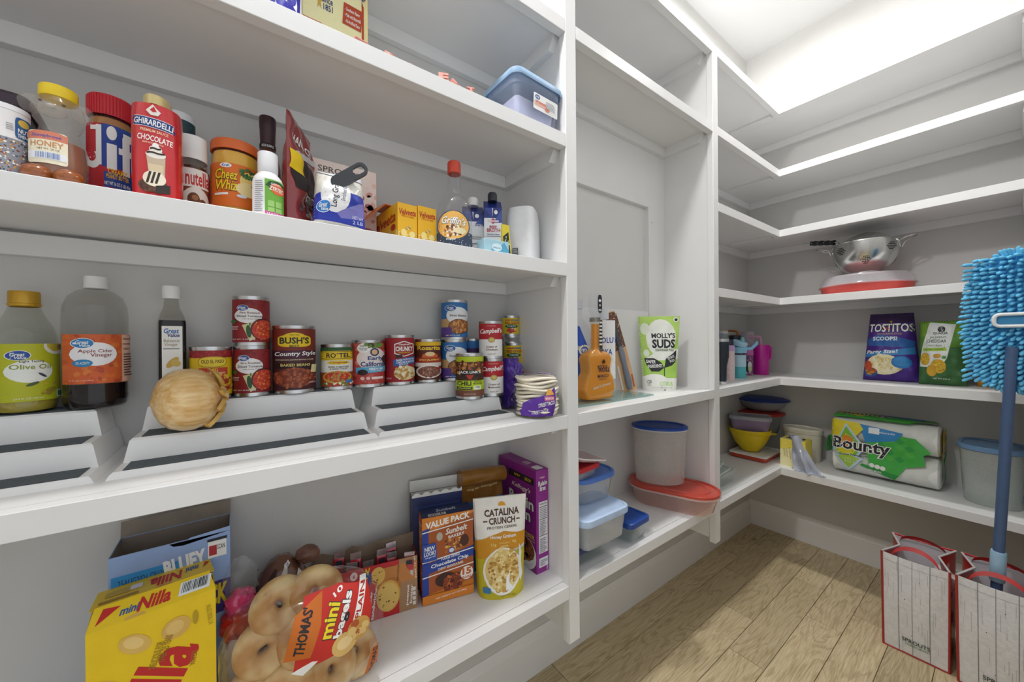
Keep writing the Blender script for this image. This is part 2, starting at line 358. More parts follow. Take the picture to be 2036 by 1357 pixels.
# back of the middle bay: a flat panel in a raised frame
t = thing('back_panel', 'white framed access panel behind the tequila bottle', 'panel', (0, 0, 0))
BX0, BX1 = S1B, S2A + .006; z0, z1 = LV[1], LV[4] - BT; ix, iz0, iz1 = 1.262, 1.158, 1.562
obj('recess', M().box(BX0, ix + .02, .850, YW, z0, iz1 + .02, mat('d9d8d6', .5, var=.015, scale=6, bump=.05, bscale=120)), t)
obj('frame_rail', M().box(BX0, BX1, .8365, .8500, iz1, z1, TRIM), t); obj('frame_rail', M().box(BX0, ix, .8365, .8500, z0, iz0, TRIM), t)
obj('frame_stile', M().box(ix, BX1, .8365, YW, z0, iz1, TRIM), t)
obj('bead', M().box(ix, ix + .020, .8335, .8365, iz0 - .02, iz1 + .02, TRIM, .0008), t); obj('bead', M().box(BX0, ix, .8335, .8365, iz1, iz1 + .02, TRIM, .0008), t)
obj('screw_head', M().lathe([(.0001, 0), (.002, 0), (.0018, .001), (.0001, .0012)], mat('6b6b6b', .5), 8), t).matrix_local = Matrix.Translation((1.283, .8335, 1.506)) @ Matrix.Rotation(PI / 2, 4, 'X')

# ---- ceiling lamps (over the aisle, outside the frame)
def lamp(p, label, drop):
    t = thing('ceiling_lamp', label, 'lamp', (p[0], p[1], ZC)); w = mat('f2f2f0', .5)
    obj('canopy', M().lathe([(.0001, 0), (.06, 0), (.06, -.012), (.02, -.02), (.0001, -.02)], w), t)
    if drop > .1:
        obj('rod', M().tube([(0, 0, -.01), (0, 0, -drop + .06)], .006, w), t)
        obj('socket', M().lathe([(.0001, -drop + .10), (.022, -drop + .10), (.025, -drop + .075), (.0001, -drop + .075)], w), t)
lamp(LAMP_A, 'white pendant lamp hanging from the ceiling near the doorway', ZC - LAMP_A[2])
lamp(LAMP_B, 'white ceiling lamp over the far end of the aisle', .04)
# ================================================================ makers
def sleeve(r0, r1, z0, z1, m, n=40): return M().lathe([(r0, z0), (r1, z1)], m, n)
def can(xl, xr, yt, Y, z0, base, spec, label, H=None, yref=None, off=0, group=None, cat='can', name='food_can', top=True, group_z=None):
    x, y, r = cyl(xl, xr, yref or yt + 40, Y)
    H = H or zat(x, y, (xl + xr) / 2, yt) - z0
    t = thing(name, label, cat, (x, y, z0), face(x, y, off), group)
    obj('can_body', M().lathe([(.0001, .003), (r * .88, .003), (r * .93, 0), (r, 0), (r, .0035), (r * .972, .006), (r * .972, H - .006), (r, H - .0035), (r, H), (r * .94, H), (r * .92, H - .004), (.0001, H - .004)], TIN, 40), t)
    b = sleeve(r * .972 + .0005, r * .972 + .0005, .0065, H - .0065, ink(base))
    decal(b, s_cyl(r * .972 + .0005, .0065, H - .0065), spec, asp=2 * r / (H - .013), big=.07)
    obj('label', b, t)
    return t, r, H
def jar(xl, xr, yt, Y, z0, label, name, prof, body, lid=None, lidm=None, sleeve_z=None, base='ffffff', spec=(), off=0, yref=None, inner=None, cat='jar', k=.985, part='jar_body', ribs=0):
    """prof / lid: (radius, height) fractions of the widest radius and of the whole height"""
    x, y, r = cyl(xl, xr, yref or yt + 60, Y); H = zat(x, y, (xl + xr) / 2, yt) - z0
    t = thing(name, label, cat, (x, y, z0), face(x, y, off))
    pr = [(a * r, c * H) for a, c in prof]
    if inner:
        top, m = inner; q = []
        for (a, c) in pr:
            if c <= top * H: q.append((max(a - .0016, .0001), max(c, .0015)))
        rt = next((pr[i][0] + (pr[i + 1][0] - pr[i][0]) * (top * H - pr[i][1]) / (pr[i + 1][1] - pr[i][1]) for i in range(len(pr) - 1) if pr[i][1] <= top * H < pr[i + 1][1]), r)
        q += [(rt - .0016, top * H), (.0001, top * H)]
        obj('contents', M().lathe(q, m, 36), t)
    obj(part, M().lathe(pr, body, 40), t)
    if lid:
        b = M().lathe([(a * r, c * H) for a, c in lid], lidm, 40)
        if ribs:
            rr_ = max(a for a, c in lid) * r; c0 = min(c for a, c in lid if a > .3) * H; c1 = max(c for a, c in lid if a > .3) * H
            for i in range(ribs):
                a = 2 * PI * i / ribs; b.box(-.0006, .0006, -.0006, .0006, 0, 0.0001, lidm); del b.v[-8:]; del b.f[-6:]; del b.m[-6:]
                b.tube([(rr_ * math.cos(a), rr_ * math.sin(a), c0 + .001), (rr_ * math.cos(a), rr_ * math.sin(a), c1 - .002)], .0009, lidm, 4)
        obj('lid', b, t)
    if sleeve_z:
        a, c = sleeve_z[0] * H, sleeve_z[1] * H
        def rf(z):
            for i in range(len(pr) - 1):
                if pr[i][1] <= z <= pr[i + 1][1] and pr[i + 1][1] > pr[i][1]: return pr[i][0] + (pr[i + 1][0] - pr[i][0]) * (z - pr[i][1]) / (pr[i + 1][1] - pr[i][1]) + .0006
            return r + .0006
        b = M()
        if base: b.lathe([(rf(a + (c - a) * i / 8), a + (c - a) * i / 8) for i in range(9)], ink(base), 40)
        decal(b, s_cyl(rf, a, c, k), spec, asp=2 * r / (c - a), big=.07); obj('label', b, t)
    return t, r, H
def carton(p0, p1, d, H, col, faces, label, name='food_box', cat='box', z0=None, rx=0, open_top=False, inside='b5a48a', bev=.0006, group=None):
    """p0, p1: the lower corners of the front, left and right as seen"""
    p0, p1 = Vector(p0), Vector(p1); w = (p1 - p0).length; mid = (p0 + p1) / 2; a = math.atan2(p1.y - p0.y, p1.x - p0.x)
    t = thing(name, label, cat, (mid.x, mid.y, z0 if z0 is not None else p0.z), a, group, rx=rx)
    m = mat(col, .42, var=.03); b = M(); x = w / 2
    if open_top:
        im = mat(inside, .8); g = .0012
        b.box(-x, x, 0, g, 0, H, m); b.box(-x, x, d - g, d, 0, H, m); b.box(-x, -x + g, g, d - g, 0, H, m); b.box(x - g, x, g, d - g, 0, H, m); b.box(-x, x, 0, d, 0, g, m)
        i_ = M(); e = .0004
        i_.add([(-x + g, g + e, g), (x - g, g + e, g), (x - g, g + e, H - .001), (-x + g, g + e, H - .001)], [(3, 2, 1, 0)], im).add([(-x + g, d - g - e, g), (x - g, d - g - e, g), (x - g, d - g - e, H - .001), (-x + g, d - g - e, H - .001)], [(0, 1, 2, 3)], im)
        i_.add([(-x + g + e, g, g), (-x + g + e, d - g, g), (-x + g + e, d - g, H - .001), (-x + g + e, g, H - .001)], [(0, 1, 2, 3)], im).add([(x - g - e, g, g), (x - g - e, d - g, g), (x - g - e, d - g, H - .001), (x - g - e, g, H - .001)], [(3, 2, 1, 0)], im)
        obj('lining', i_, t)
    else: b.box(-x, x, 0, d, 0, H, m, bev)
    obj('carton', b, t)
    SF = {'front': (s_plane((-x, 0, 0), (w, 0, 0), (0, 0, H), (0, -1, 0)), w / H), 'right': (s_plane((x, 0, 0), (0, d, 0), (0, 0, H), (1, 0, 0)), d / H),
          'left': (s_plane((-x, d, 0), (0, -d, 0), (0, 0, H), (-1, 0, 0)), d / H), 'top': (s_plane((-x, 0, H), (w, 0, 0), (0, d, 0), (0, 0, 1)), w / d)}
    for k, sp in faces.items():
        f, asp = SF[k]; obj(k + '_print', decal(M(), f, sp, asp=asp), t)
    return t, w
def pouch(p0, p1, H, th, col, spec, label, name, cat='bag', z0=None, topw=1.0, stand=True, rx=0, rough=.35, top_t=.004, alpha=1.0, m=None, wrinkle=.0015, seed=0, seal=True, zig=0, backm=None):
    p0, p1 = Vector(p0), Vector(p1); w = (p1 - p0).length; mid = (p0 + p1) / 2; a = math.atan2(p1.y - p0.y, p1.x - p0.x)
    t = thing(name, label, cat, (mid.x, mid.y, z0 if z0 is not None else p0.z), a, rx=rx)
    m = m or mat(col, rough, alpha, var=.04, coat=.3)
    def th_(u, v):
        e = max(0, 1 - abs(2 * u - 1) ** 2.6) ** .55
        pv = (max(0, 1 - v) ** .75 if stand else max(0, math.sin(PI * min(1, max(0, v)))) ** .55)
        return th / 2 * e * pv + top_t / 2 * min(1, e * 3)
    def q(u, v, off, s):
        ww = w * (1 + (topw - 1) * v); wr = wrinkle * noise.noise(Vector((u * 5 + seed, v * 7, s * 3))) * 2
        xx = (u - .5) * ww; tt = th_(u, v)
        zz = v * H + (0 if stand or not zig else zig * math.sin(u * 40) * .0005)
        if stand and v < .12: zz = v * H + .0
        return Vector((xx, -s * (tt + wr * min(1, tt / .004) + off), zz))
    b = M(); nu, nv = 32, 36
    b.grid(lambda u, v: q(u, v, 0, 1), nu, nv, m); b.grid(lambda u, v: q(u, v, 0, -1), nu, nv, backm or m, True)
    ed = [q(i / nu, 0, 0, 1) for i in range(nu + 1)]; eb = [q(i / nu, 0, 0, -1) for i in range(nu + 1)]
    b.loft([ed, eb], m, closed=False); b.loft([[q(i / nu, 1, 0, -1) for i in range(nu + 1)], [q(i / nu, 1, 0, 1) for i in range(nu + 1)]], m, closed=False)
    for uu in (0, 1):
        s1 = [q(uu, j / nv, 0, 1) for j in range(nv + 1)]; s2 = [q(uu, j / nv, 0, -1) for j in range(nv + 1)]; b.loft([s1, s2] if uu == 0 else [s2, s1], m, closed=False)
    obj('pouch', b, t, 60)
    obj('print', decal(M(), lambda u, v, off: q(u, v, off, 1), spec, asp=w / H, big=.045, off0=.0009, step=.00009), t)
    return t, w, q
L2 = LV[2]
def l2(x): return L2 + .009 * (S1A - x) / (S1A - XN)       # that board rises towards its left end
def sk(seed, *cols): return list(cols)

# ================================================================ second shelf from the eye line: jars, bottles, bags
W0, BLK, RED, NAVY, YEL, ORG = 'f2f2f0', '1d1f26', 'c2202a', '1c2f73', 'f4cf1c', 'e0661f'
GV = lambda x, y, w, h, bg='1f5fb4': [E(x, y, w * 1.08, h * 1.1, W0), E(x, y, w, h, bg), T('Great', x - w * .04, y + h * .1, w * .6, h * .42, W0, 1, .2), T('Value', x + w * .08, y - h * .24, w * .5, h * .26, W0, 1, .2)]

t, r, H = jar(-52, 60, 215, .70, l2(-.3), 'white and collage-printed round tub at the left edge of its shelf', 'snack_tub', [(.0001, 0), (.90, 0), (.93, .03), (1.0, .92), (1.0, .98)], mat(W0, .4), [(.97, .93), (1.03, .93), (1.03, 1.0), (.0001, 1.0)], mat('f0f0f2', .35), (.06, .92), 'eceaea',
    [R(.5, .28, 1, .56, '8d8f9a'), SP(.5, .28, 1.0, .54, 240, .028, ['f2efe6', 'd9a24a', '2b2f3c', 'c4683c', 'e9e4da', '7c3f2b', 'f6f4f0', 'b98d3a', '444a5a'], 3, 1, True), RR(.86, .76, .3, .34, '2a5c92'), E(.86, .85, .2, .12, 'd8b74f'), T('NUT', .86, .72, .2, .07, W0), T('THINS', .86, .64, .22, .06, W0)] + LINES(.62, .74, .14, .12, 4, '8a8c94'), yref=270, cat='tub')
b = M(); x, y, z = .0, 0, 0
t = thing('candy_tub', 'dark plum rectangular tub behind the honey bear', 'tub', (-.345, .80, l2(-.3)), .12)
dk = mat('2c1d2b', .35); obj('tub_body', M().loft([rr(.20, .10, .012, 0), rr(.215, .11, .014, .112)], dk, 1, 1), t)
obj('lid', M().loft([rr(.222, .118, .014, .112), rr(.224, .12, .014, .114), rr(.224, .12, .014, .126), rr(.215, .11, .012, .131)], mat('3a2535', .35), 1, 1), t)
obj('label', decal(M(), s_plane((-.1, -.0545, 0), (.2, 0, 0), (0, -.003, .112), (0, -1, 0)), [R(.5, .5, .96, .8, '4a3d62'), T('MINI', .62, .72, .5, .3, W0), T('MUNCH', .6, .35, .6, .25, 'd8c8e8')], asp=1.5), t)

# honey bear
x, y, r = cyl(50, 180, 300, .705); z0 = l2(x); H = zat(x, y, 118, 180) - z0; k = H / .19
t = thing('honey_bear_bottle', 'clear bear-shaped honey bottle with yellow cap', 'bottle', (x, y, z0), face(x, y, -14)); HN = clear('f6f3ee', .07, .12); HO = mat('8a4a1e', .12, var=.12, scale=18, coat=.5)
rb = r * .93
obj('honey', M().lathe([(.0001, .002), (rb * .86, .002), (rb * .97, .02 * k), (rb, .05 * k), (rb * .93, .084 * k), (.0001, .084 * k)], HO, 36), t)
b = M().lathe([(rb * .88, 0), (rb * 1.0, .02 * k), (rb * 1.03, .05 * k), (rb * .96, .085 * k), (rb * .70, .105 * k), (rb * .66, .112 * k), (rb * .88, .128 * k), (rb * .95, .142 * k), (rb * .86, .158 * k), (rb * .64, .168 * k), (rb * .62, .172 * k)], HN, 36)
obj('bottle_body', b, t)
for sx in (-1, 1):
    obj('ear', M().ball((sx * rb * .86, -.006, .150 * k), .016 * k, .011 * k, .018 * k, HN), t)
    obj('paw', M().ball((sx * rb * .52, -rb * .86, .016 * k), .020 * k, .020 * k, .016 * k, HO), t)
    obj('eye', M().ball((sx * .014 * k, -rb * .87, .150 * k), .0018, .0014, .0012, mat('5a5048', .3), 8, 6), t)
obj('muzzle', M().ball((0, -rb * .86, .137 * k), .019 * k, .016 * k, .014 * k, HN), t)
obj('nose', M().ball((0, -rb * 1.04, .141 * k), .006 * k, .005 * k, .004 * k, mat('b9b4ad', .3), 10, 6), t)
b = M().lathe([(.0001, .169 * k), (rb * .66, .169 * k), (rb * .68, .171 * k), (rb * .68, .187 * k), (rb * .64, .19 * k), (.0001, .19 * k)], mat('f5d324', .35, var=.03), 40); obj('cap', b, t)
b = M(); decal(b, s_cyl(rb * 1.035, .036 * k, .094 * k), [RR(.42, .5, .66, 1, 'f3ecd0', q=.08), R(.42, .84, .66, .22, 'd98468'), G('d98468', (.09, .95), (.25, 1.0), (.42, 1.1), (.6, 1.0), (.75, .95)), T('Stoneybrook', .42, .84, .5, .13, '6b5aa8', 1, .2), T('HONEY', .42, .60, .54, .18, 'c98a5a', .6), T('NET WT. 24 OZ', .45, .44, .36, .06, '6a4a3a', .3), R(.42, .24, .62, .22, 'eef0f4')] + BAR(.44, .24, .4, .18, 14, '6f86b8'), asp=1.6, big=.07); obj('label', b, t)

# peanut butter
PB = mat('a9712f', .35, var=.08)
jar(172, 268, 203, .775, l2(0), 'peanut butter jar with ribbed red lid', 'peanut_butter_jar', [(.0001, .0), (.82, .0), (.92, .02), (.97, .07), (1, .14), (1, .70), (.96, .78), (.86, .83)], clear('fbf4ea', .02, .08),
    [(.94, .82), (.99, .82), (.99, .985), (.96, 1.0), (.0001, 1.0)], mat('c4212f', .4), (.17, .73), 'c1222c',
    [R(.46, .5, .36, 1, '23459c'), R(.84, .5, .32, 1, '2e7d4a'), R(.5, .20, 1, .40, 'c1222c'), R(.62, .14, .62, .24, '23459c'), R(.14, .5, .28, 1, 'c1222c'), R(.46, .68, .38, .7, '23459c'), R(.83, .66, .38, .66, '23459c'),
     R(.225, .66, .10, .62, W0), E(.13, .42, .25, .26, W0), E(.11, .47, .13, .15, 'c1222c'), R(.09, .52, .12, .10, 'c1222c'), R(.155, .92, .14, .07, W0), E(.47, .87, .20, .22, W0), R(.47, .50, .19, .40, W0), R(.75, .55, .15, .6, W0), R(.79, .86, .2, .12, W0), R(.74, .62, .28, .1, W0),
     T('CREAMY', .58, .27, .38, .085, 'f3b71e'), T('PEANUT BUTTER', .58, .19, .44, .07, 'f3b71e'), T('NET WT 16 OZ (1 LB) 454g', .58, .07, .5, .075, W0)], inner=(.80, PB), ribs=44, off=4)

# chocolate sauce (flat oval squeeze bottle in a red sleeve)
z0 = l2(.05); xl = at(265, 330, Y=.70); xr = at(362, 330, Y=.70); w = (xr - xl).length; xm = (xl + xr) / 2; H = zat(xm.x, xm.y, 314, 203) - z0
t = thing('chocolate_sauce_bottle', 'red sleeved chocolate sauce bottle with gold cap', 'bottle', (xm.x, xm.y, z0), face(xm.x, xm.y, -10)); rd = mat('c6232b', .28, var=.04, coat=.5)
def sup(ww, dd, z, n=36): return [(ww / 2 * abs(math.cos(a)) ** .7 * (1 if math.cos(a) > 0 else -1), dd / 2 * abs(math.sin(a)) ** .85 * (1 if math.sin(a) > 0 else -1), z) for a in (2 * PI * i / n for i in range(n))]
dd = .052; obj('sleeve', M().loft([sup(w * .94, dd, 0), sup(w * .97, dd, .006), sup(w, dd * 1.04, H * .3), sup(w, dd * 1.04, H * .78), sup(w * .97, dd, H * .88), sup(w * .62, dd * .8, H * .905)], rd, 1, 1), t)
obj('cap', M().loft([el(w * .56, .046, H * .90), el(w * .56, .046, H * .985), el(w * .5, .040, H), el(w * .1, .01, H)], mat('d8c58a', .3, metal=.2), 1, 1), t)
def sf(u, v, off):
    xx = (u - .5) * w * .96; q = max(0, 1 - abs(xx / (w / 2)) ** 2.6) ** .45; return Vector((xx, -dd * .52 * q - off - .0003, H * .9 * v))
obj('label', decal(M(), sf, [G('e9e4dc', (.36, .90), (.5, .97), (.58, .93), (.66, .90), (.6, .86), (.45, .86)), G('c6232b', (.44, .91), (.52, .95), (.58, .90), (.5, .89)), R(.5, .78, .88, .10, W0, -5), R(.5, .78, .86, .09, '22397e', -5), T('GHIRARDELLI', .5, .78, .78, .062, W0, 1, 0, -5), T('PREMIUM SAUCE', .52, .695, .56, .03, 'f0c9a8', 1, 0, -4), T('CHOCOLATE', .53, .62, .7, .06, W0, 1, 0, -4), T('MADE WITH REAL COCOA', .5, .57, .42, .018, 'f0c9a8', 1, 0, -4),
    G('c9b49a', (.36, .46), (.74, .44), (.72, .18), (.42, .2)), G('ddc9a6', (.40, .36), (.70, .36), (.69, .2), (.43, .2)), E(.55, .46, .40, .08, 'efe9df'), E(.55, .51, .26, .08, 'efe9df'), E(.55, .55, .13, .06, W0), T('~', .55, .475, .36, .03, '2a1a14', 2), T('~', .55, .52, .22, .03, '2a1a14', 2), E(.5, .14, .62, .14, '5a3a2a'), SP(.42, .12, .5, .10, 40, .03, ['4a2f22', '6b4631', '3a2018'], 4), E(.52, .21, .46, .16, 'efe6cf'),
    T('///', .5, .22, .3, .12, '3a2a22', 2), G('2d2320', (.55, .06), (.83, .08), (.83, .17), (.55, .14)), T('NET WT 16 oz (454g)', .5, .025, .56, .028, W0, .6)], asp=w / H, big=.08), t)
# canister behind, hazelnut spread, cheese dip
jar(326, 388, 230, .835, l2(.1), 'dark teal dotted canister with white lid behind the hazelnut spread', 'spice_canister', [(.0001, 0), (1, 0), (1, .93)], mat('1f3d46', .4), [(1.01, .93), (1.01, .985), (.9, 1), (.0001, 1)], mat('e6e8ea', .4), (.05, .93), '24444e',
    [SP(.5, .5, 1, .95, 120, .022, ['3f6a70', '58848a', '16303a'], 5, 1, True), E(.74, .66, .34, .26, W0), E(.74, .66, .30, .23, '2b62ae'), T('Great', .74, .67, .2, .09, W0, 1, .2)], cat='canister')
jar(350, 415, 277, .76, l2(.1), 'hazelnut spread jar with white lid', 'hazelnut_spread_jar', [(.0001, 0), (.86, 0), (.94, .03), (1, .10), (1, .55), (.93, .66), (.84, .72)], clear('f0e4da', .02, .08), [(.88, .72), (.95, .72), (.95, .97), (.90, 1), (.0001, 1)], mat('eeeeec', .4), (.07, .60), '8f4a2e',
    [R(.5, .78, 1, .42, 'efe9e2'), T('nutella', .56, .78, .74, .34, 'c6322c', 1), E(.5, .25, .86, .66, 'efe6dc'), E(.42, .3, .36, .3, '6b3b22'), E(.46, .34, .2, .12, 'a8703f'), E(.68, .22, .26, .22, '7a4428'), SP(.5, .12, .6, .14, 14, .05, ['b5583a', 'e2c7a4'], 2), R(.955, .5, .1, 1, '8c2a26')], inner=(.64, mat('46281a', .35)), off=12)
jar(419, 517, 293, .765, l2(.2), 'processed cheese jar with printed orange lid', 'cheese_spread_jar', [(.0001, 0), (.80, 0), (.93, .04), (1, .12), (1, .80), (.94, .87), (.92, .90)], clear('fdf8ea', .02, .06), [(.96, .88), (1.02, .88), (1.02, .97), (.97, 1), (.0001, 1)], mat('d9672a', .4), (.20, .70), 'e2701f',
    [E(.28, .94, .22, .11, W0), T('Kraft', .28, .94, .14, .06, '2b4c9c'), T('Cheez', .3, .73, .44, .26, BLK, 2.4, .25), T('Whiz', .3, .48, .42, .26, BLK, 2.4, .25), T('Cheez', .3, .735, .42, .24, YEL, 1, .25), T('Whiz', .3, .485, .4, .24, YEL, 1, .25), R(.2, .27, .24, .05, W0, 6), E(.76, .62, .44, .5, 'f0d27c'), E(.74, .44, .56, .34, 'f5e2a0'), SP(.72, .82, .4, .22, 40, .04, ['3f6e36', '5a8b45', '2f5a2c'], 4), SP(.9, .55, .22, .3, 24, .045, ['355f30', '4d7f3f'], 9), E(.58, .26, .2, .08, 'dfe6ea')], inner=(.86, mat('e2b036', .35, var=.06)), off=3)
# tall sauce bottle and allergy syrup
t, r, H = jar(504, 560, 236, .825, l2(.25), 'dark barbecue sauce bottle behind the allergy medicine', 'barbecue_sauce_bottle', [(.0001, 0), (.94, 0), (1, .03), (1, .50), (.92, .60), (.58, .74), (.53, .80)], mat('5a1f16', .15, var=.1, coat=.6), [(.52, .78), (.545, .78), (.58, .90), (.60, .91), (.62, .985), (.58, 1), (.0001, 1)], mat('3a1b20', .4, var=.3, scale=30), None, cat='bottle')
decal_b = M(); decal(decal_b, s_cyl(lambda z: r * .585, H * .735, H * .775), [R(.5, .5, 1, 1, '141316'), T('BOLD & SIMPLE', .5, .5, .7, .5, W0)], asp=5, big=.08); obj('neck_label', decal_b, t)
t, r, H = jar(502, 563, 307, .69, l2(.2), 'small white allergy syrup bottle with green label', 'medicine_bottle', [(.0001, 0), (.93, 0), (1, .03), (1, .55), (.93, .62), (.66, .69), (.62, .70)], mat('f2f2f2', .3), [(.60, .69), (.64, .70), (.68, .72), (.68, .985), (.62, 1), (.0001, 1)], mat('e9eaec', .3), (.03, .58), 'f4f4f4',
    [R(.64, .54, .66, .86, '6fae3c'), R(.64, .06, .66, .14, 'd860a6'), T('4 fl oz (118 mL)', .62, .06, .5, .06, W0), G('23532b', (.33, .80), (.45, .92), (.75, .95), (.95, .9), (.95, .8), (.5, .74)), E(.72, .74, .5, .3, 'e4692d', -12), T("Children's", .66, .86, .32, .06, W0), T('ZYRTEC', .68, .73, .48, .11, W0, 1.4, .2, -6), R(.5, .33, .2, .16, '9ccb70'), R(.74, .33, .2, .16, '9ccb70'), R(.5, .17, .2, .12, '9ccb70'), R(.74, .17, .2, .12, '9ccb70')] + LINES(.17, .5, .22, .84, 16, '8b8f96'), off=10, cat='bottle')
# glossy jerky bag seen on edge
z0 = l2(.3); a0 = at(571, 430, Y=.70); a1 = at(604, 430, Y=.80)
t, w, q = pouch((a0.x, a0.y, z0), (a1.x + .012, a1.y, z0), zat(a0.x, a0.y, 563, 214) - z0, .05, '8e1f23', [R(.5, .5, .9, .3, '2a2326'), G('c9c9cc', (.1, .62), (.9, .74), (.9, .80), (.1, .68)), G(YEL, (.02, .52), (.3, .5), (.3, .66), (.02, .68)), T('HAND CUT', .45, .8, .7, .07, W0, 1), T('STYLE', .5, .30, .5, .08, W0, 1, .2), SP(.5, .2, .8, .3, 40, .05, ['5a5052', '453c40', '7a7072'], 3)],
    'glossy red and black snack bag standing on edge', 'snack_bag', stand=True, wrinkle=.004, top_t=.003, m=mat('8a2a2c', .22, coat=.6, var=.2, scale=14))
# rice bag, its clip, and the pink box behind
z0 = l2(.4); p0 = at(617, 450, Y=.80); p1 = at(749, 458, Y=.80)
carton((p0.x, p0.y, z0), (p1.x, p1.y, z0), .045, zat(p0.x, p0.y, 620, 312) - z0, 'efd9cf', {'front': [SP(.62, .45, .9, .9, 70, .06, ['e3b6a6', 'f3e4da', 'd99c92', 'ecc7b4', 'b86a70'], 8, 1, True), R(.45, .9, .9, .22, 'f0dfd5'), T('SPROUTS', .42, .90, .62, .07, '4a4a44', .4), T('FARMERS MARKET', .42, .83, .5, .03, '7a9a6a', .4), E(.84, .22, .3, .14, 'b4505f'), T('Milk &', .84, .235, .16, .035, W0, .5), T('Berry', .84, .20, .16, .035, W0, .5)]}, 'pink patterned cereal box behind the rice bag', name='cereal_box')
p0 = at(620, 440, Y=.70); p1 = at(727, 456, Y=.69)
t, w, q = pouch((p0.x, p0.y, z0), (p1.x, p1.y, z0), zat(p0.x, p0.y, 640, 347) - z0, .075, 'eceae2', [G('2438a8', (-.0, .15), (.3, .12), (.7, .10), (1.0, .08), (1.0, .62), (.72, .60), (.3, .60), (0, .56)), E(.40, .56, .56, .62, 'f2f2f4'), G('7f7cc4', (.42, .25), (.75, .35), (.95, .5), (.98, .3), (.9, .2), (.5, .18)), T('Long Grain', .40, .56, .52, .13, BLK, .6, 0, 84), T('Enriched Rice', .56, .60, .36, .07, '5a5f70', .2, .1, 80), GV(.18, .34, .24, .18, '2b7fd0'), T('NET WT', .82, .22, .22, .05, 'd5d8f0', .6), T('2 LB', .82, .15, .2, .05, 'd5d8f0', .6), G('d9dee6', (0, .98), (.3, .9), (.7, .88), (1, .9), (1, 1), (0, 1))], 'clear bag of white long grain rice closed with a clip', 'rice_bag', stand=False, m=mat('e6e3da', .3, var=.06, scale=160, bump=.5, bscale=500, coat=.5), topw=.86, top_t=.012, wrinkle=.0015)
pc = at(695, 350, Y=.655); 
t = thing('bag_clip', 'dark grey bag clip on the rice bag', 'clip', pc, face(pc.x, pc.y), ry=math.radians(-38)); cm = mat('33363c', .45)
def ringp(w, d, r, y, cx=0, n=5): return [(p[0] + cx, y, p[1]) for p in rr(w, d, r, 0, n)]
b = M(); o1 = rr(.066, .022, .0105, 0, 5); i1 = rr(.02, .012, .0055, 0, 5)
b.loft([[(p[0], -.003, p[1]) for p in o1], [(p[0], .003, p[1]) for p in o1]], cm)
n = len(o1); hole = [(p[0] + .018, p[1]) for p in i1]
for yy, fl_ in ((-.003, 0), (.003, 1)):
    vs = [(p[0], yy, p[1]) for p in o1] + [(p[0], yy, p[1]) for p in hole]; fs = [(k, (k + 1) % n, n + (k + 1) % n, n + k) for k in range(n)]
    b.add(vs, [f[::-1] for f in fs] if not fl_ else fs, cm)
b.loft([[(p[0], .003, p[1]) for p in hole], [(p[0], -.003, p[1]) for p in hole]], cm); obj('clip_body', b, t)
obj('lever', M().box(-.022, .004, .003, .011, -.0075, .0075, cm, .002), t)
# shells-and-cheese boxes
z0 = l2(.55); VEL = [T('Velveeta', .5, .80, .84, .15, 'b5301f', 1, .25, 3), T('SHELLS & CHEESE', .5, .695, .64, .035, 'b5301f', .4), SP(.5, .24, .95, .44, 40, .085, ['f3d67a', 'eec65a', 'f6e29a', 'e8b83e'], 3, .8), E(.72, .28, .3, .16, 'f5e08e'), E(.3, .3, .3, .18, 'f5e08e')]
p0 = at(791, 470, Y=.70); p1 = at(830, 475, Y=.7035); hv = zat(p0.x, p0.y, 792, 401) - z0
carton((p0.x, p0.y, z0), (p1.x, p1.y, z0), .14, hv, 'f0b81f', {'front': VEL, 'left': [T('Velveeta', .5, .68, .86, .26, 'b5301f', 1, .25, 2), SP(.6, .2, .8, .34, 30, .07, ['f3d67a', 'e8b83e', 'f6e29a'], 5), E(.85, .45, .16, .16, 'b5301f')]}, 'yellow shells-and-cheese box with its long side showing', name='pasta_box', group=None)
p0 = at(831.5, 475, Y=.7037); p1 = at(868, 480, Y=.7068)
carton((p0.x, p0.y, z0), (p1.x, p1.y, z0), .14, zat(p0.x, p0.y, 833, 408) - z0, 'f0b81f', {'front': VEL}, 'yellow shells-and-cheese box beside the syrup bottle', name='pasta_box')
pw = thing('pasta_multipack_sleeve', 'torn orange cardboard sleeve lying on the shells-and-cheese boxes', 'sleeve', (.275, .775, z0 + hv + .001), math.radians(4)); om = mat('d8722a', .4, var=.15)
obj('panel', M().add([(-.052, -.03, .004), (.065, -.026, .001), (.067, .055, .006), (-.05, .05, .014), (-.052, -.03, .0055), (.065, -.026, .0025), (.067, .055, .0075), (-.05, .05, .0155)], [(0, 3, 2, 1), (4, 5, 6, 7), (0, 1, 5, 4), (1, 2, 6, 5), (2, 3, 7, 6), (3, 0, 4, 7)], om), pw)
obj('flap', M().add([(-.052, -.03, .004), (-.052, .05, .0145), (-.082, .045, -.02), (-.082, -.028, -.028), (-.053, -.03, .0025), (-.053, .05, .013), (-.083, .045, -.0215), (-.083, -.028, -.0295)], [(0, 3, 2, 1)[::-1], (4, 5, 6, 7)[::-1], (0, 1, 5, 4), (1, 2, 6, 5), (2, 3, 7, 6), (3, 0, 4, 7)], om), pw)
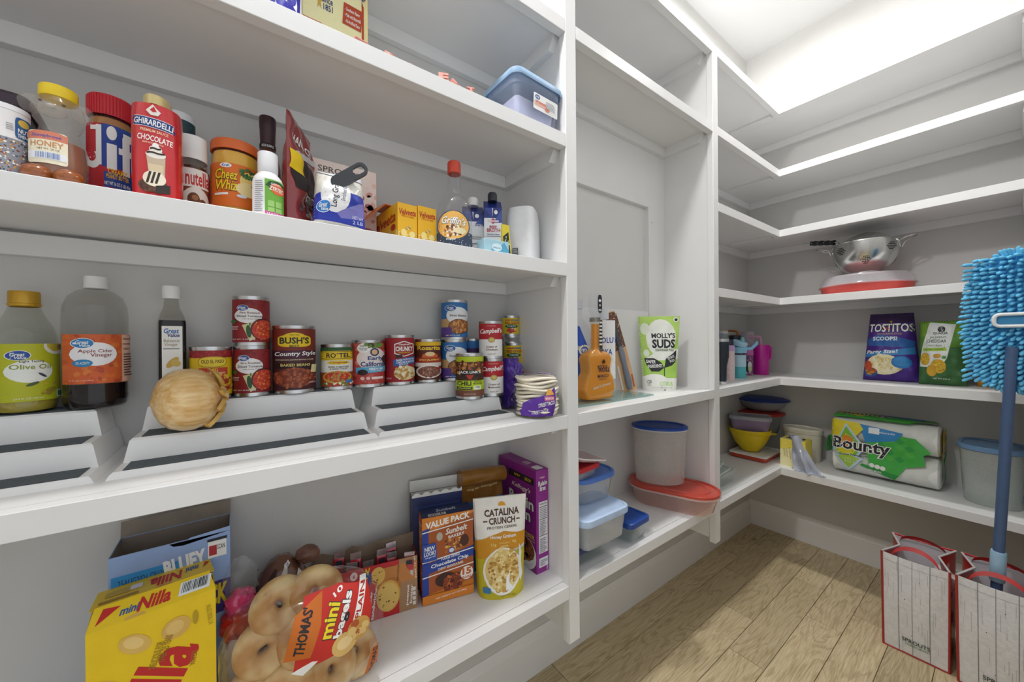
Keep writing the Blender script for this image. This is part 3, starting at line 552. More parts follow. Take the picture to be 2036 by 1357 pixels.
# syrup
t, r, H = jar(868, 938, 324, .70, l2(.6), 'nearly empty pancake syrup bottle with red cap', 'syrup_bottle', [(.0001, 0), (.94, 0), (1, .02), (1, .42), (.92, .52), (.62, .60), (.42, .66), (.36, .76), (.37, .85), (.33, .87)], clear('f2f2f4', .03, .05), [(.33, .865), (.38, .87), (.38, .985), (.34, 1), (.0001, 1)], mat('c9432c', .4), (.02, .40), None,
    [R(.5, .22, .98, .44, '2c3b52'), SP(.5, .22, .95, .40, 40, .011, ['e6e6ea'], 6, 1, True), E(.47, .60, .90, .84, '3a4a60'), E(.47, .60, .84, .78, 'e9b45a'), SP(.45, .45, .6, .34, 50, .045, ['8a4a26', 'c98a4a', '5a2f1a', 'efe3c8'], 5), E(.64, .45, .34, .18, 'e8dab0'), T("Griffin's", .48, .72, .66, .22, '2b2f3a', 2.2, .25, -6), T("Griffin's", .48, .725, .65, .21, W0, 1, .25, -6), T('Original', .4, .2, .26, .06, W0, 1, .25)], cat='bottle')
obj('syrup', M().lathe([(.0001, .002), (r * .9, .002), (r * .96, .01), (r * .96, .028), (.0001, .028)], mat('2a2230', .1, coat=.5), 32), t)
# broth cartons (slant top with cap)
def broth(xl, xr, yt, Y, capc, label, txt, off):
    x, y, r = cyl(xl, xr, 450, Y); H = zat(x, y, (xl + xr) / 2, yt) - z0; w = r * 1.62
    t = thing('broth_carton', label, 'carton', (x, y, z0), face(x, y, off)); bl = mat('23327e', .35); wm = mat('eceef0', .4); h1 = H * .88; d = w * .8
    b = M().box(-w / 2, w / 2, -d / 2, d / 2, 0, H * .64, wm).box(-w / 2, w / 2, -d / 2, d / 2, H * .64, h1 * .9, bl)
    b.add([(-w / 2, -d / 2, h1 * .9), (w / 2, -d / 2, h1 * .9), (w / 2, d / 2, H * .97), (-w / 2, d / 2, H * .97), (-w / 2, d / 2, h1 * .9), (w / 2, d / 2, h1 * .9)], [(0, 1, 2, 3), (0, 3, 4), (1, 5, 2), (2, 5, 4, 3)], bl); obj('carton', b, t)
    obj('label', decal(M(), s_plane((-w / 2, -d / 2, 0), (w, 0, 0), (0, 0, h1 * .9), (0, -1, 0)), [G('3b4a96', (0, 1), (.42, .8), (.42, 1)), G('4a5aa6', (.5, .72), (1, .98), (1, .72)), E(.66, .92, .2, .08, W0), G('d4d7e8', (.44, 1), (.5, 1), (.48, .82))] + ([T('BONE', .36, .74, .4, .05, W0, 1), T('BROTH', .66, .735, .5, .05, W0)] if txt else [R(.5, .75, .6, .035, 'e8b8c0'), E(.5, .75, .22, .1, 'c04a5a'), R(.5, .75, .62, .03, 'efd3d8'), T('BEEF', .5, .64, .4, .05, 'b5343a', 1), T('BROTH', .52, .575, .74, .07, 'b5343a', 1)]) + [T('Nutrition Facts', .5, .50, .7, .03, '333a48', .6), R(.5, .46, .84, .008, '333a48'), R(.5, .36, .84, .014, '333a48'), T('Calories', .3, .33, .36, .03, '333a48', .8), T('10', .8, .34, .14, .04, '333a48', .8)] + LINES(.5, .16, .8, .26, 8, '8a8f9c'), asp=w / H), t)
    obj('cap', M().lathe([(.0001, H * .93), (w * .27, H * .93), (w * .27, H * 1.03), (w * .22, H * 1.06), (.0001, H * 1.06)], capc, 24, 0, d * .05), t)
broth(915, 966, 402, .775, mat('e9eaea', .4), 'navy and white broth carton with white cap', 1, 4)
broth(958, 1001, 392, .735, mat('2a2d38', .4), 'navy and white broth carton with black cap', 0, 4)
p0 = at(963, 498, Y=.655); p1 = at(1012, 505, Y=.655)
carton((p0.x, p0.y, z0), (p1.x, p1.y, z0), .03, .028, 'a9d3e2', {'front': [G('5aa8c8', (.2, 0), (.45, .7), (.6, .5), (.8, .9), (1, .3), (1, 0)), E(.5, .45, .4, .6, 'd8edf4'), T('baking soda', .5, .4, .3, .2, '3b7fa8', .4)]}, 'small pale blue box in front of the broth cartons', name='seasoning_box')
p0 = at(996, 480, Y=.75); p1 = at(1006, 482, Y=.75)
carton((p0.x, p0.y, z0), (p1.x, p1.y, z0), .07, .1, 'a8222a', {'front': [R(.5, .8, .5, .2, 'd86a5a')]}, 'narrow red packet beside the broth cartons', name='gravy_packet', cat='packet')
p0 = at(1002, 488, Y=.70); p1 = at(1018, 490, Y=.70)
carton((p0.x, p0.y, z0), (p1.x, p1.y, z0), .006, .088, 'f0d93a', {'front': [G('1f2a24', (.05, 0), (.9, 0), (.8, .8), (.1, .65)), SP(.5, .4, .6, .5, 30, .1, ['e6e2a0', '4a7a3a', '2a4a8a'], 4), R(.5, .08, .9, .16, '2a4aa0')]}, 'thin yellow and black seasoning packet beside the napkins', name='seasoning_packet', cat='packet', rx=-.12)
x, y, r = cyl(1008, 1073, 470, .74)
t = thing('napkin_pack', 'pack of white paper napkins in clear wrap', 'napkins', (x, y, z0), face(x, y, -14)); H = zat(x, y, 1040, 418) - z0; wn = r * 1.7
obj('napkin_stack', M().loft([rr(wn, .09, .012, 0), rr(wn * 1.02, .095, .016, H * .3), rr(wn, .09, .016, H * .8), rr(wn * .92, .08, .02, H * .97), rr(wn * .7, .05, .02, H)], mat('efeff0', .7, bump=.3, bscale=60), 1, 1), t)
obj('wrap', M().loft([rr(wn * 1.05, .1, .014, .0), rr(wn * 1.08, .104, .02, H * .5), rr(wn * 1.0, .09, .02, H * .97), rr(wn * .55, .03, .01, H * 1.05)], clear('f8f9fa', .03, .12), 1, 1), t)
obj('bar_code', decal(M(), s_plane((-wn * .2, -.0535, .006), (.014, 0, 0), (0, 0, .03), (0, -1, 0)), [R(.5, .5, 1, 1, '3a3d44')] + LINES(.5, .5, .9, .9, 9, 'c9ccd2'), asp=.5), t)

# ================================================================ upper shelf: mix box, pink letters, blue-lidded bin
z0 = LV[3]
p0 = at(602, 40, Y=.78); p1 = at(731, 60, Y=.78)
carton((p0.x, p0.y, z0), (p1.x, p1.y, z0), .06, .24, 'efe9b4', {'front': [G('b5431f', (0, .46), (.25, .46), (.6, .42), (.88, .34), (.88, 0), (0, 0)), G('f0dfa0', (.95, 0), (1, 0), (1, 1), (.95, 1)), G('b5431f', (.9, .1), (.935, .1), (.935, .75), (.9, .8)), T('BUTTERMILK', .44, .40, .56, .05, 'f3dfa0', 1, 0, -5), T('BAKING MIX', .4, .30, .6, .08, W0, 1, 0, -4), T('PIONEER', .3, .80, .55, .1, '23307a', 1.5, 0), T('since', .36, .66, .16, .05, '23307a', .6, 0), T('1851', .37, .60, .14, .05, '23307a', .6), G('c9a84a', (.22, .66), (.24, .72), (.255, .66), (.29, .65), (.26, .62), (.27, .57), (.24, .6), (.21, .57), (.22, .62), (.19, .65)), R(.75, .62, .3, .18, 'b5431f', -4), T('- Southern Flavor', .75, .665, .24, .03, W0, .5, 0, -4), T('- Made with Buttermilk', .755, .615, .26, .03, W0, .5, 0, -4), T('- No Artificial Flavor', .75, .565, .24, .03, W0, .5, 0, -4), T('Delicious', .88, .84, .2, .05, '23307a', 1, .2, -40)]}, 'cream pancake mix box on the upper shelf', name='baking_mix_box')
p0 = at(520, 0, Y=.72); p1 = at(600, 10, Y=.72)
t, w, q = pouch((p0.x, p0.y, z0), (p1.x, p1.y, z0), .17, .05, 'eeeef4', [G('2b2a9c', (.6, .22), (.8, .5), (.95, .5), (.9, .16), (.75, .12)), E(.8, .34, .1, .16, 'eeeef4'), T('bag', .45, .36, .8, .4, '2b2a9c', 2), T('_', .5, .08, .9, .02, '5a5ab8', 1, 0, -4), T('ziploc', .5, .7, .7, .16, '8a86c8', 1)], 'white and blue plastic bag pack beside the baking mix', 'storage_bag_pack', wrinkle=.002)
PK = mat('c98478', .55, var=.1, scale=30)
def letter(ch, px, ytop, dep, label, rz, rx, Y=.648):
    p = at(px, ytop, Y=Y)
    cu = bpy.data.curves.new('t', 'FONT'); cu.body = ch; cu.extrude = .16; cu.bevel_depth = .03; cu.offset = .03; cu.resolution_u = 3
    o = bpy.data.objects.new('t', cu); me = bpy.data.meshes.new_from_object(o); bpy.data.objects.remove(o); bpy.data.curves.remove(cu)
    R3 = Matrix.Rotation(rz, 4, 'Z') @ Matrix.Rotation(rx, 4, 'X') @ Matrix.Rotation(PI / 2, 4, 'X')
    for v in me.vertices: v.co = R3 @ v.co
    xs, ys, zs = ([v.co[i] for v in me.vertices] for i in range(3)); k = (p.z - z0) / (max(zs) - min(zs))
    for v in me.vertices: v.co = ((v.co.x - (max(xs) + min(xs)) / 2) * k, (v.co.y - min(ys)) * k, (v.co.z - min(zs)) * k)
    me.materials.clear(); me.materials.append(PK); me.name = 'wooden_letter'
    o = bpy.data.objects.new('wooden_letter', me); C.objects.link(o); o.location = (p.x, p.y, z0 + .0003)
    return tag(o, label, 'letter', 'pink wooden letters')
letter('T', 722, 63, .02, 'long pink wooden letter lying beside the baking mix box', .3, -.9)
letter('I', 776, 99, .018, 'pink wooden letter tip, just right of the letter by the mix box', 1.2, -1.2)
letter('V', 817, 121, .018, 'pink wooden letter tip, lowest, midway along the upper shelf', .2, -1.3)
letter('E', 889, 134, .024, 'tallest pink wooden letter of the cluster left of the bin', -.4, -.5, .652)
letter('H', 915, 152, .022, 'middle pink wooden letter of the cluster left of the bin', .5, -.7, .647)
letter('T', 941, 168, .02, 'pink wooden letter nearest the blue-lidded bin', -.3, -.6, .646)
def bin_(p, rz, w, d, h, bodym, lidm, label, name='storage_bin', z=None, taper=.86, r=.02, lh=.012, over=.006, rim=True, cat='container', lidr=None, latch=None):
    t = thing(name, label, cat, (p[0], p[1], z if z is not None else p[2]), rz)
    q = taper; r2 = r * .8
    obj('bin_body', M().loft([rr(w * q * .94, d * q * .94, r2, 0, 5), rr(w * q, d * q, r2, .004, 5), rr(w * (q + (1 - q) * .72), d * (q + (1 - q) * .72), r, h * .70, 5), rr(w * .985, d * .985, r, h * .72, 5), rr(w, d, r, h, 5)], bodym, 1, 0), t)
    if lidm:
        W2, D2 = w + over, d + over
        b = M().loft([rr(W2 * .99, D2 * .99, r, h - lh, 5), rr(W2, D2, r, h - lh * .9, 5), rr(W2, D2, r, h - .002, 5), rr(W2 - .006, D2 - .006, r, h + .002, 5), rr(W2 - .03, D2 - .03, r * .7, h + .002, 5), rr(W2 - .036, D2 - .036, r * .7, h - .002, 5)], lidm, 0, 1); obj('lid', b, t)
    return t
pb = at(1050, 235, Y=.675)
binp = clear('e6ecf6', .16, .25)
t = bin_((.553, .712, LV[3]), math.radians(3), .148, .128, .106, binp, mat('9fbfe0', .4), 'clear storage bin with pale blue lid on the upper shelf', r=.022, lh=.014, over=.01)
obj('contents', M().loft([rr(.11, .09, .01, .004), rr(.12, .1, .01, .055)], mat('c9c8e0', .7, var=.15, scale=20), 1, 1), t)
obj('label', decal(M(), s_plane((-.022, -.0632, .032), (.078, 0, 0), (0, -.002, .036), (0, -1, 0)), [RR(.5, .5, 1, 1, 'f2f2f0', q=.06), E(.16, .78, .2, .3, '4a6aa8'), T('6 Qt', .16, .78, .12, .14, W0), R(.3, .4, .5, .3, 'e8b0a0'), T('STORAGE', .3, .5, .4, .14, 'c04a3a'), E(.56, .26, .2, .26, 'd8886a')] + LINES(.7, .55, .4, .5, 6, '9aa0ac'), asp=2), t)
# ================================================================ tiered risers and the canned food
Z1 = LV[1]; RW = mat('eeeeee', .45, var=.01); MATG = mat('4d5358', .75, var=.1, scale=80)
TY = [(.0, .009), (.052, .043), (.112, .0827)]          # tread front (from the riser's front) and height
def riser(x0, x1, y0, label):
    w = x1 - x0; t = thing('tiered_riser', label, 'riser', ((x0 + x1) / 2, y0, Z1), 0, 'white tiered risers')
    b = M(); ins = [0, .010, .020]; D = .182
    rg = []
    for k, (yy, zz) in enumerate(TY):
        x = w / 2 - ins[k]; yb = TY[k + 1][0] if k < 2 else D
        lo = 0 if k == 0 else TY[k - 1][1]; e = .006 if k else .003
        b.loft([[(-x - e, yy - e * .4, lo), (x + e, yy - e * .4, lo), (x + e, D, lo), (-x - e, D, lo)], [(-x, yy + .001, zz - .003), (x, yy + .001, zz - .003), (x, D, zz - .003), (-x, D, zz - .003)], [(-x + .003, yy + .004, zz), (x - .003, yy + .004, zz), (x - .003, D, zz), (-x + .003, D, zz)]], RW, 1, 1)
    obj('riser_body', b, t)
    for k, (yy, zz) in enumerate(TY):
        x = w / 2 - ins[k] - .012; yb = (TY[k + 1][0] - .001) if k < 2 else D - .008
        m_ = obj('tread_mat', M().box(-x, x, yy + .005, yb, zz - .0005, zz + .0006, MATG), t); n = 8
        b = M()
        for i in range(n):
            yc = yy + .005 + (yb - yy - .005) * (i + .5) / n; b.box(-x, x, yc - .0009, yc + .0009, zz + .0004, zz + .0012, mat('646b70', .7))
        g = obj('grip_ribs', b, m_); g['kind'] = 'stuff'
RY = .713
riser(-.518, -.168, RY, 'white three-step riser under the olive oil and vinegar')
riser(-.152, .198, RY, 'white three-step riser under the onion and baked beans')
riser(.203, .523, RY, 'white three-step riser under the soup and chili cans')
T2 = Z1 + TY[2][1] + .0013; T1 = Z1 + TY[1][1] + .0013; CY = RY + .144

# bottles
OL = mat('b3a03a', .1, var=.1, coat=.6)
t, r, H = jar(-26, 118, 580, CY, T2, 'round olive oil bottle with gold cap', 'olive_oil_bottle', [(.0001, 0), (.80, 0), (.92, .02), (1, .07), (1, .53), (.98, .60), (.86, .70), (.60, .80), (.50, .85), (.46, .88)], clear('e2e4dc', .008, .05),
    [(.44, .87), (.50, .88), (.51, .895), (.475, .90), (.475, .985), (.45, 1), (.0001, 1)], mat('c79a2a', .35, metal=.3), (.10, .565), None,
    [R(.5, .5, 1, 1, 'b8bb1e'), E(.44, .52, .66, .40, 'eef1ea'), GV(.28, .80, .3, .16, '23519c'), T('Light Tasting', .46, .69, .34, .05, '333a3a', .2), T('Olive Oil', .45, .60, .56, .085, '8f9a22', .5), E(.84, .96, .44, .3, 'e8e4d8'), E(.84, .98, .34, .22, 'c9b23a'), E(.92, .94, .12, .08, '6a4a22'), E(.8, .9, .12, .08, 'c8b030'), SP(.7, .22, .34, .22, 7, .06, ['c9b83a', '9a8a2a', 'b5a53a'], 4), E(.46, .30, .2, .05, '4a5a3a', 24), E(.6, .45, .16, .035, '35444a', -40), RR(.9, .10, .14, .14, 'e8f0e4'), RR(.9, .10, .10, .09, '3a8a4a'), T('25.5 FL OZ (754 mL)', .42, .05, .4, .035, 'f2f2e0', .4)], inner=(.22, OL), cat='bottle', off=16, yref=700)
VIN = mat('180b0e', .12, var=.1, spec=.25)
t, r, H = jar(120, 257, 551, CY - .004, T2, 'large apple cider vinegar bottle with white cap', 'vinegar_bottle', [(.0001, 0), (.86, 0), (.95, .02), (1, .07), (1, .10), (.985, .11), (1, .12), (1, .70), (.97, .77), (.84, .84), (.58, .885), (.34, .905), (.30, .93)], clear('e0deda', .008, .05),
    [(.30, .905), (.38, .91), (.37, .925), (.36, .93), (.36, .985), (.34, 1), (.0001, 1)], mat('ececec', .4), (.19, .555), None,
    [R(.5, .5, 1, 1, 'd0602a'), SP(.5, .5, 1, 1, 90, .06, ['c8531f', 'd97a36', 'b5482a', 'da6a2a', 'cf5a2c'], 6, 1, True), R(.885, .5, .23, 1, 'e9a98c'), R(.885, .5, .21, .96, 'efc0aa'), T('Nutrition Facts', .885, .91, .19, .05, '2a1c1a', .8), R(.885, .80, .2, .015, '2a1c1a'), T('Calories', .86, .70, .13, .045, '2a1c1a', .8), E(.37, .60, .62, .48, 'f0eef0'), GV(.21, .82, .26, .19, '2b7fc0'), T('Apple Cider', .38, .655, .46, .085, '8f2f2a', .3), T('Vinegar', .45, .57, .30, .10, '8f2f2a', .3), E(.21, .42, .24, .15, '2b84b8'), T('5% ACIDITY', .21, .42, .16, .05, W0, .3), T('32 FL OZ (1 QT) 946 mL', .2, .07, .28, .03, 'f3dcc8', .3)] + LINES(.885, .36, .19, .5, 9, '4a2c28'), inner=(.185, VIN), cat='bottle', off=14, yref=700)
# balsamic: square bottle
x, y, r_ = cyl(307, 375, 690, CY); H = zat(x, y, 342, 570) - T2; w = r_ * 1.66
t = thing('balsamic_vinegar_bottle', 'square balsamic vinegar bottle with white cap', 'bottle', (x, y, T2), face(x, y, 6)); BG = clear('dcdad2', .008, .05); BL = mat('10121a', .1, var=.1, spec=.25)
obj('vinegar', M().loft([rr(w * .96, w * .96, .006, .002), rr(w * .96, w * .96, .006, H * .66), rr(w * .93, w * .93, .006, H * .70)], BL, 1, 1), t)
obj('glass_body', M().loft([rr(w, w, .007, 0), rr(w, w, .007, H * .68), rr(w * .86, w * .86, .012, H * .75), rr(w * .60, w * .60, w * .29, H * .81), rr(w * .54, w * .54, w * .269, H * .86), rr(w * .5, w * .5, w * .249, H * .90)], BG, 1, 0), t)
obj('cap', M().lathe([(.0001, H * .89), (w * .33, H * .89), (w * .34, H * .895), (w * .34, H * .99), (w * .32, H), (.0001, H)], mat('eeeeee', .4), 30), t)
obj('label', decal(M(), s_plane((-w * .40, -w / 2 - .0005, H * .05), (w * .72, 0, 0), (0, 0, H * .60), (0, -1, 0)), [R(.5, .5, 1, 1, 'eceae4'), T('Great', .46, .93, .74, .07, '2d6ab0', 1.2, .15), T('Value', .56, .87, .6, .055, '23397e', 1.2, .15), T('Balsamic', .48, .79, .78, .045, 'a89c86', .6), T('Vinegar', .44, .73, .68, .055, 'a89c86', .6), R(.45, .675, .8, .012, '6a6a6a'), E(.5, .48, .7, .10, 'cfa84a', 30), E(.66, .47, .5, .1, 'd8b860', -10), E(.6, .28, .9, .2, 'e3e3e0'), E(.64, .29, .66, .14, 'b9a52c'), E(.72, .275, .4, .08, '1d1a1a'), SP(.35, .08, .6, .12, 16, .1, ['d8b24a', 'b08a3a'], 2)], asp=.36), t)

# onion
po = at(370, 848, Z=T1); x, y, r = cyl(287, 452, 800, RY + .060)
t = thing('onion', 'large yellow onion lying on the riser', 'onion', (x, y, T1 + .0495), .25); 
def oskin():
    m = mat('d9a85c', .32, var=.10, scale=6, coat=.25).copy(); m.name = 'onion_skin'; nt = m.node_tree; b = nt.nodes['Principled BSDF']
    tc = nt.nodes.new('ShaderNodeTexCoord'); mp = nt.nodes.new('ShaderNodeMapping'); mp.inputs['Scale'].default_value = (6, 70, 70); nz = nt.nodes.new('ShaderNodeTexNoise'); nz.inputs['Scale'].default_value = 2.0; nz.inputs['Detail'].default_value = 3
    rp = nt.nodes.new('ShaderNodeValToRGB'); e = rp.color_ramp.elements; e[0].position = .3; e[0].color = (*lin('d3a057'), 1); e[1].position = .7; e[1].color = (*lin('efd19a'), 1)
    nt.links.new(tc.outputs['Object'], mp.inputs['Vector']); nt.links.new(mp.outputs[0], nz.inputs['Vector']); nt.links.new(nz.outputs['Fac'], rp.inputs['Fac']); nt.links.new(rp.outputs[0], b.inputs['Base Color']); return m
OS = oskin()
prof = [(-1.04, .06), (-1.0, .16), (-.93, .42), (-.8, .66), (-.55, .88), (-.2, .99), (.1, 1.0), (.4, .93), (.65, .78), (.82, .56), (.93, .33), (1.02, .2), (1.14, .15), (1.2, .17)]
a = r * .86; rb = .0505
b = M().loft([[(px_ * a, rb * q * math.cos(2 * PI * i / 36) * (1 + .02 * math.sin(5 * 2 * PI * i / 36)), rb * .97 * q * math.sin(2 * PI * i / 36)) for i in range(36)] for px_, q in prof], OS, 1, 1)
obj('bulb', b, t)
PS = mat('d9b060', .6, var=.3, scale=40, alpha=.92); b = M(); rnd = random.Random(4)
for i in range(9):
    a0 = 2 * PI * i / 9; l = rnd.uniform(.25, .6)
    b.grid(lambda u, v: ((1.02 - l * v) * a + .004 * math.sin(u * 7), (rb * (.24 + .72 * v ** .6) + .0022 + .003 * math.sin(9 * u + i)) * math.cos(a0 + (u - .5) * .8 * (1.1 - v)), (rb * .97 * (.24 + .72 * v ** .6) + .0022 + .003 * math.sin(8 * u + i)) * math.sin(a0 + (u - .5) * .8 * (1.1 - v))), 5, 5, PS)
obj('papery_skin', b, t)

# cans along the top step, left to right
def stack(z, H): return z + H + .0005
GVt = lambda seed: [SP(.5, .9, .9, .2, 8, .1, ['7d1a1e', '93262a'], seed), E(.43, .62, .72, .36, 'efeeee'), GV(.28, .80, .28, .13, '2b57a6'), T('Fire Roasted', .46, .69, .5, .05, '6b2a2a', .3), T('Diced Tomatoes', .47, .61, .66, .055, '4a2a30', .4), T('with Green Chilies', .5, .545, .46, .028, '7a6a6a', .2), G('d9cf9a', (.26, .40), (.6, .48), (.62, .1), (.45, .02)), E(.43, .25, .13, .3, '2f5a36', 6), E(.46, .42, .05, .08, '5a8a4a'), E(.80, .30, .66, .52, '5a1f22'), E(.81, .29, .60, .47, 'c23a26'), SP(.81, .29, .58, .46, 110, .03, ['d9532c', 'e8703a', 'b52a20', 'f0a03f', 'cf3c28', 'e0603a'], seed), E(.06, .48, .14, .08, '3f6a34'), T('NET WT 10 OZ (284g)', .3, .065, .58, .035, W0, .6), R(.1, .36, .16, .015, 'e8c8c8'), R(.09, .33, .14, .012, 'e8c8c8'), R(.1, .30, .14, .012, 'e8c8c8')]
can(376, 462, 690, CY - .004, T2, 'e3bf14', [R(.5, .92, 1, .16, '9c2226'), SP(.5, .92, 1, .15, 40, .03, ['842024', 'b83a32'], 2, 1, True), RR(.5, .75, .66, .24, 'b58a2a', q=.35), RR(.5, .75, .62, .21, 'e9cf3a', q=.35), T('OLD EL PASO', .5, .76, .52, .075, '5a2a1c', .8), R(.52, .54, .66, .16, 'c3402a'), T('RED', .52, .575, .2, .06, YEL), T('Enchilada Sauce', .52, .51, .52, .06, 'f3d9a0', .8), E(.14, .46, .14, .12, '3f8a3a'), SP(.72, .26, .5, .4, 40, .06, ['c9452a', 'e08a3a', 'a02f20', 'e8c04a'], 5)], 'red enchilada sauce can behind the onion', off=4)
t, r, h1 = can(463, 538, 688, CY - .002, T2, '8e2226', GVt(3), 'lower fire roasted tomato can of the stack of two', group='fire roasted tomato cans')
can(461, 537, 592, CY - .002, stack(T2, h1), '8e2226', GVt(3), 'upper fire roasted tomato can of the stack of two', group='fire roasted tomato cans', yref=640)
can(541, 628, 649, CY, T2, '4a1f22', [R(.5, .82, 1, .36, '7a2a1a'), R(.5, .575, 1, .15, '4a1f30'), R(.5, .40, .82, .09, '1d1514'), E(.5, .83, .6, .22, 'e8c41c'), RR(.5, .80, .74, .19, 'e8c41c', q=.25), T('SINCE 1908', .5, .9, .2, .02, '2a2a20', .4), T("BUSH'S", .5, .81, .66, .11, '23301f', 1.5), T('BEST', .5, .715, .22, .045, '23301f', 1), T('Country Style', .52, .585, .92, .09, W0, 1, .15, 1), T('WITH BACON & EXTRA BROWN SUGAR', .5, .495, .86, .022, 'e6d4b8', .5), T('BAKED BEANS', .52, .41, .66, .045, 'e6c878', 1), E(.5, .19, .98, .36, '3a1f2a'), E(.5, .20, .96, .33, '7a3320'), SP(.5, .20, .94, .31, 120, .045, ['9a4a2c', '84381f', 'b0603a', '6f2d1a', 'a85636'], 7), R(.93, .34, .12, .13, 'e8dca0', -6), T('NET WT 16 OZ', .9, .11, .14, .025, W0, .6)], 'tall brown baked beans can on the riser')
can(637, 702, 685, CY + .002, T2, 'e9e6dc', [R(.5, .94, 1, .12, '2f5a34'), R(.5, .79, 1, .24, 'e8c41c'), R(.53, .80, .92, .19, '23201c'), R(.53, .80, .94, .17, 'eac52a'), T('RO*TEL', .56, .80, .72, .13, '23201c', 1.2), RR(.56, .61, .66, .09, 'e8c41c', q=.4), T('Original', .56, .61, .5, .06, 'a03a20', 1), T('DICED TOMATOES', .56, .50, .6, .04, '33302c', .7), T('& GREEN CHILIES', .56, .45, .52, .035, '33302c', .7), R(.5, .18, 1, .36, '9c4a2a'), E(.52, .24, .86, .32, 'd8a83f'), E(.53, .25, .76, .26, 'c2371f'), SP(.53, .25, .74, .25, 60, .045, ['d9532c', 'e07a3a', 'b52a20', '8aa040'], 5), SP(.5, .05, 1, .08, 24, .05, ['6f8a3a', 'c23a26', 'efe6d0'], 3, 1, True), R(.86, .12, .2, .08, '3a7ab0')], 'small diced tomato and chili can with yellow band', off=-2)
can(699, 765, 677, CY + .004, T2, 'b9403a', [SP(.5, .5, 1, 1, 30, .1, ['c65a50', 'a83430', 'd07a6a'], 8, 1, True), E(.55, .62, .9, .56, 'e9dcd8'), E(.3, .88, .36, .24, 'f0efea'), T('NO', .28, .93, .14, .05, '333333', .6), T('ARTIFICIAL', .29, .875, .24, .03, '333333', .3), T('COLORS', .29, .84, .2, .03, '333333', .3), E(.62, .78, .28, .2, '2a3f6a'), E(.62, .78, .18, .13, 'e0b080'), T('Early', .66, .62, .5, .12, '27407c', 1.2), T('California', .6, .49, .78, .12, '27407c', 1.2), R(.55, .35, .92, .14, '58a8cf', 2), T('MEDIUM', .66, .37, .42, .05, W0, 1), T('PITTED OLIVES', .66, .32, .36, .025, W0, .5), E(.27, .29, .28, .14, '241a1c'), R(.7, .145, .36, .06, 'efdcd8'), E(.26, .145, .12, .08, 'e8c0b8'), E(.42, .145, .12, .08, 'e8c0b8'), E(.95, .6, .2, .2, '3a2a26'), SP(.6, .96, .5, .08, 8, .09, ['3a2a26', '6a8a3a'], 4)], 'red and blue pitted olives can', off=8)
can(764, 824, 667, CY + .002, T2, '9c1f28', [G(W0, (.3, .86), (.62, .93), (.96, .86), (.96, .64), (.62, .57), (.3, .64)), G('9c1f28', (.33, .845), (.62, .91), (.93, .845), (.93, .655), (.62, .59), (.33, .655)), T("Campbell's", .64, .845, .4, .055, W0, .8, .2), T('CHUNKY', .63, .75, .58, .11, W0, 1.6), T('THE SOUP THAT EATS', .63, .665, .4, .03, YEL, .6), R(.45, .58, .22, .07, '2a2320'), G('2f62a8', (.27, .50), (1, .58), (1, .42), (.5, .36), (.27, .36)), T('BAKED POTATO W/', .66, .505, .6, .045, W0, .8, 0, 4), T('CHEDDAR & BACON', .66, .45, .6, .045, W0, .8, 0, 4), T('BITS SOUP', .6, .40, .3, .03, W0, .6, 0, 4), E(.66, .20, .76, .32, 'e3d3a2'), SP(.66, .20, .74, .30, 40, .06, ['efe6c8', 'c9a050', 'b5803f', 'e8dcb0'], 4), T('NET WT', .14, .08, .14, .03, W0, .4)], 'dark red chunky potato soup can', off=4)
can(824, 877, 675, CY, T2, '5a2618', [R(.5, .95, 1, .10, 'e6b81f'), T('Rosarita', .52, .84, .86, .11, 'f0c93a', 1.4), E(.55, .62, .6, .2, 'd8622a'), E(.55, .68, .36, .12, 'e9cf9a'), R(.5, .52, 1, .14, 'a8341f'), T('SPICY JALAPENO', .53, .52, .74, .06, 'f0d04a', 1), R(.5, .40, 1, .1, 'e6dcd2'), E(.52, .22, .96, .36, 'efe6dc'), E(.53, .22, .84, .29, '8a5a48'), SP(.53, .22, .82, .28, 60, .04, ['a06a58', '7a4a3a', 'c09080', '6a3a2c'], 6), R(.86, .3, .2, .05, 'b5301f')], 'spicy refried beans can with yellow rim label', off=4)
PT = [R(.5, .76, 1, .48, '3273b4'), R(.5, .34, 1, .36, 'c9a06a'), E(.62, .62, .84, .5, 'eef0f4'), GV(.36, .83, .40, .17, '2565ae'), T('Pinto Beans', .63, .62, .58, .06, '333a4a', .6), E(.66, .30, .78, .44, '4a3a30'), E(.66, .30, .72, .40, 'a8683a'), SP(.66, .30, .70, .38, 70, .045, ['c98a4a', 'b0703a', 'd8a060', '8a4f28'], 5), R(.2, .14, .4, .28, '5a3a8a'), T('NET WT 15.5 OZ', .44, .045, .5, .035, W0, .5)]
t, r, h1 = can(876, 929, 676, CY - .004, T2, '3273b4', PT, 'lower pinto bean can of the stack of two', group='pinto bean cans')
can(877, 930, 599, CY - .004, stack(T2, h1), '3273b4', PT, 'upper pinto bean can of the stack of two', group='pinto bean cans', yref=640)
can(918, 962, 674, .862, T2 - .001, '4a2358', [R(.5, .9, 1, .2, '2b6fb0'), R(.7, .45, .3, .3, 'b8a8b8')], 'purple and blue can half hidden behind the cream soup cans', off=0)
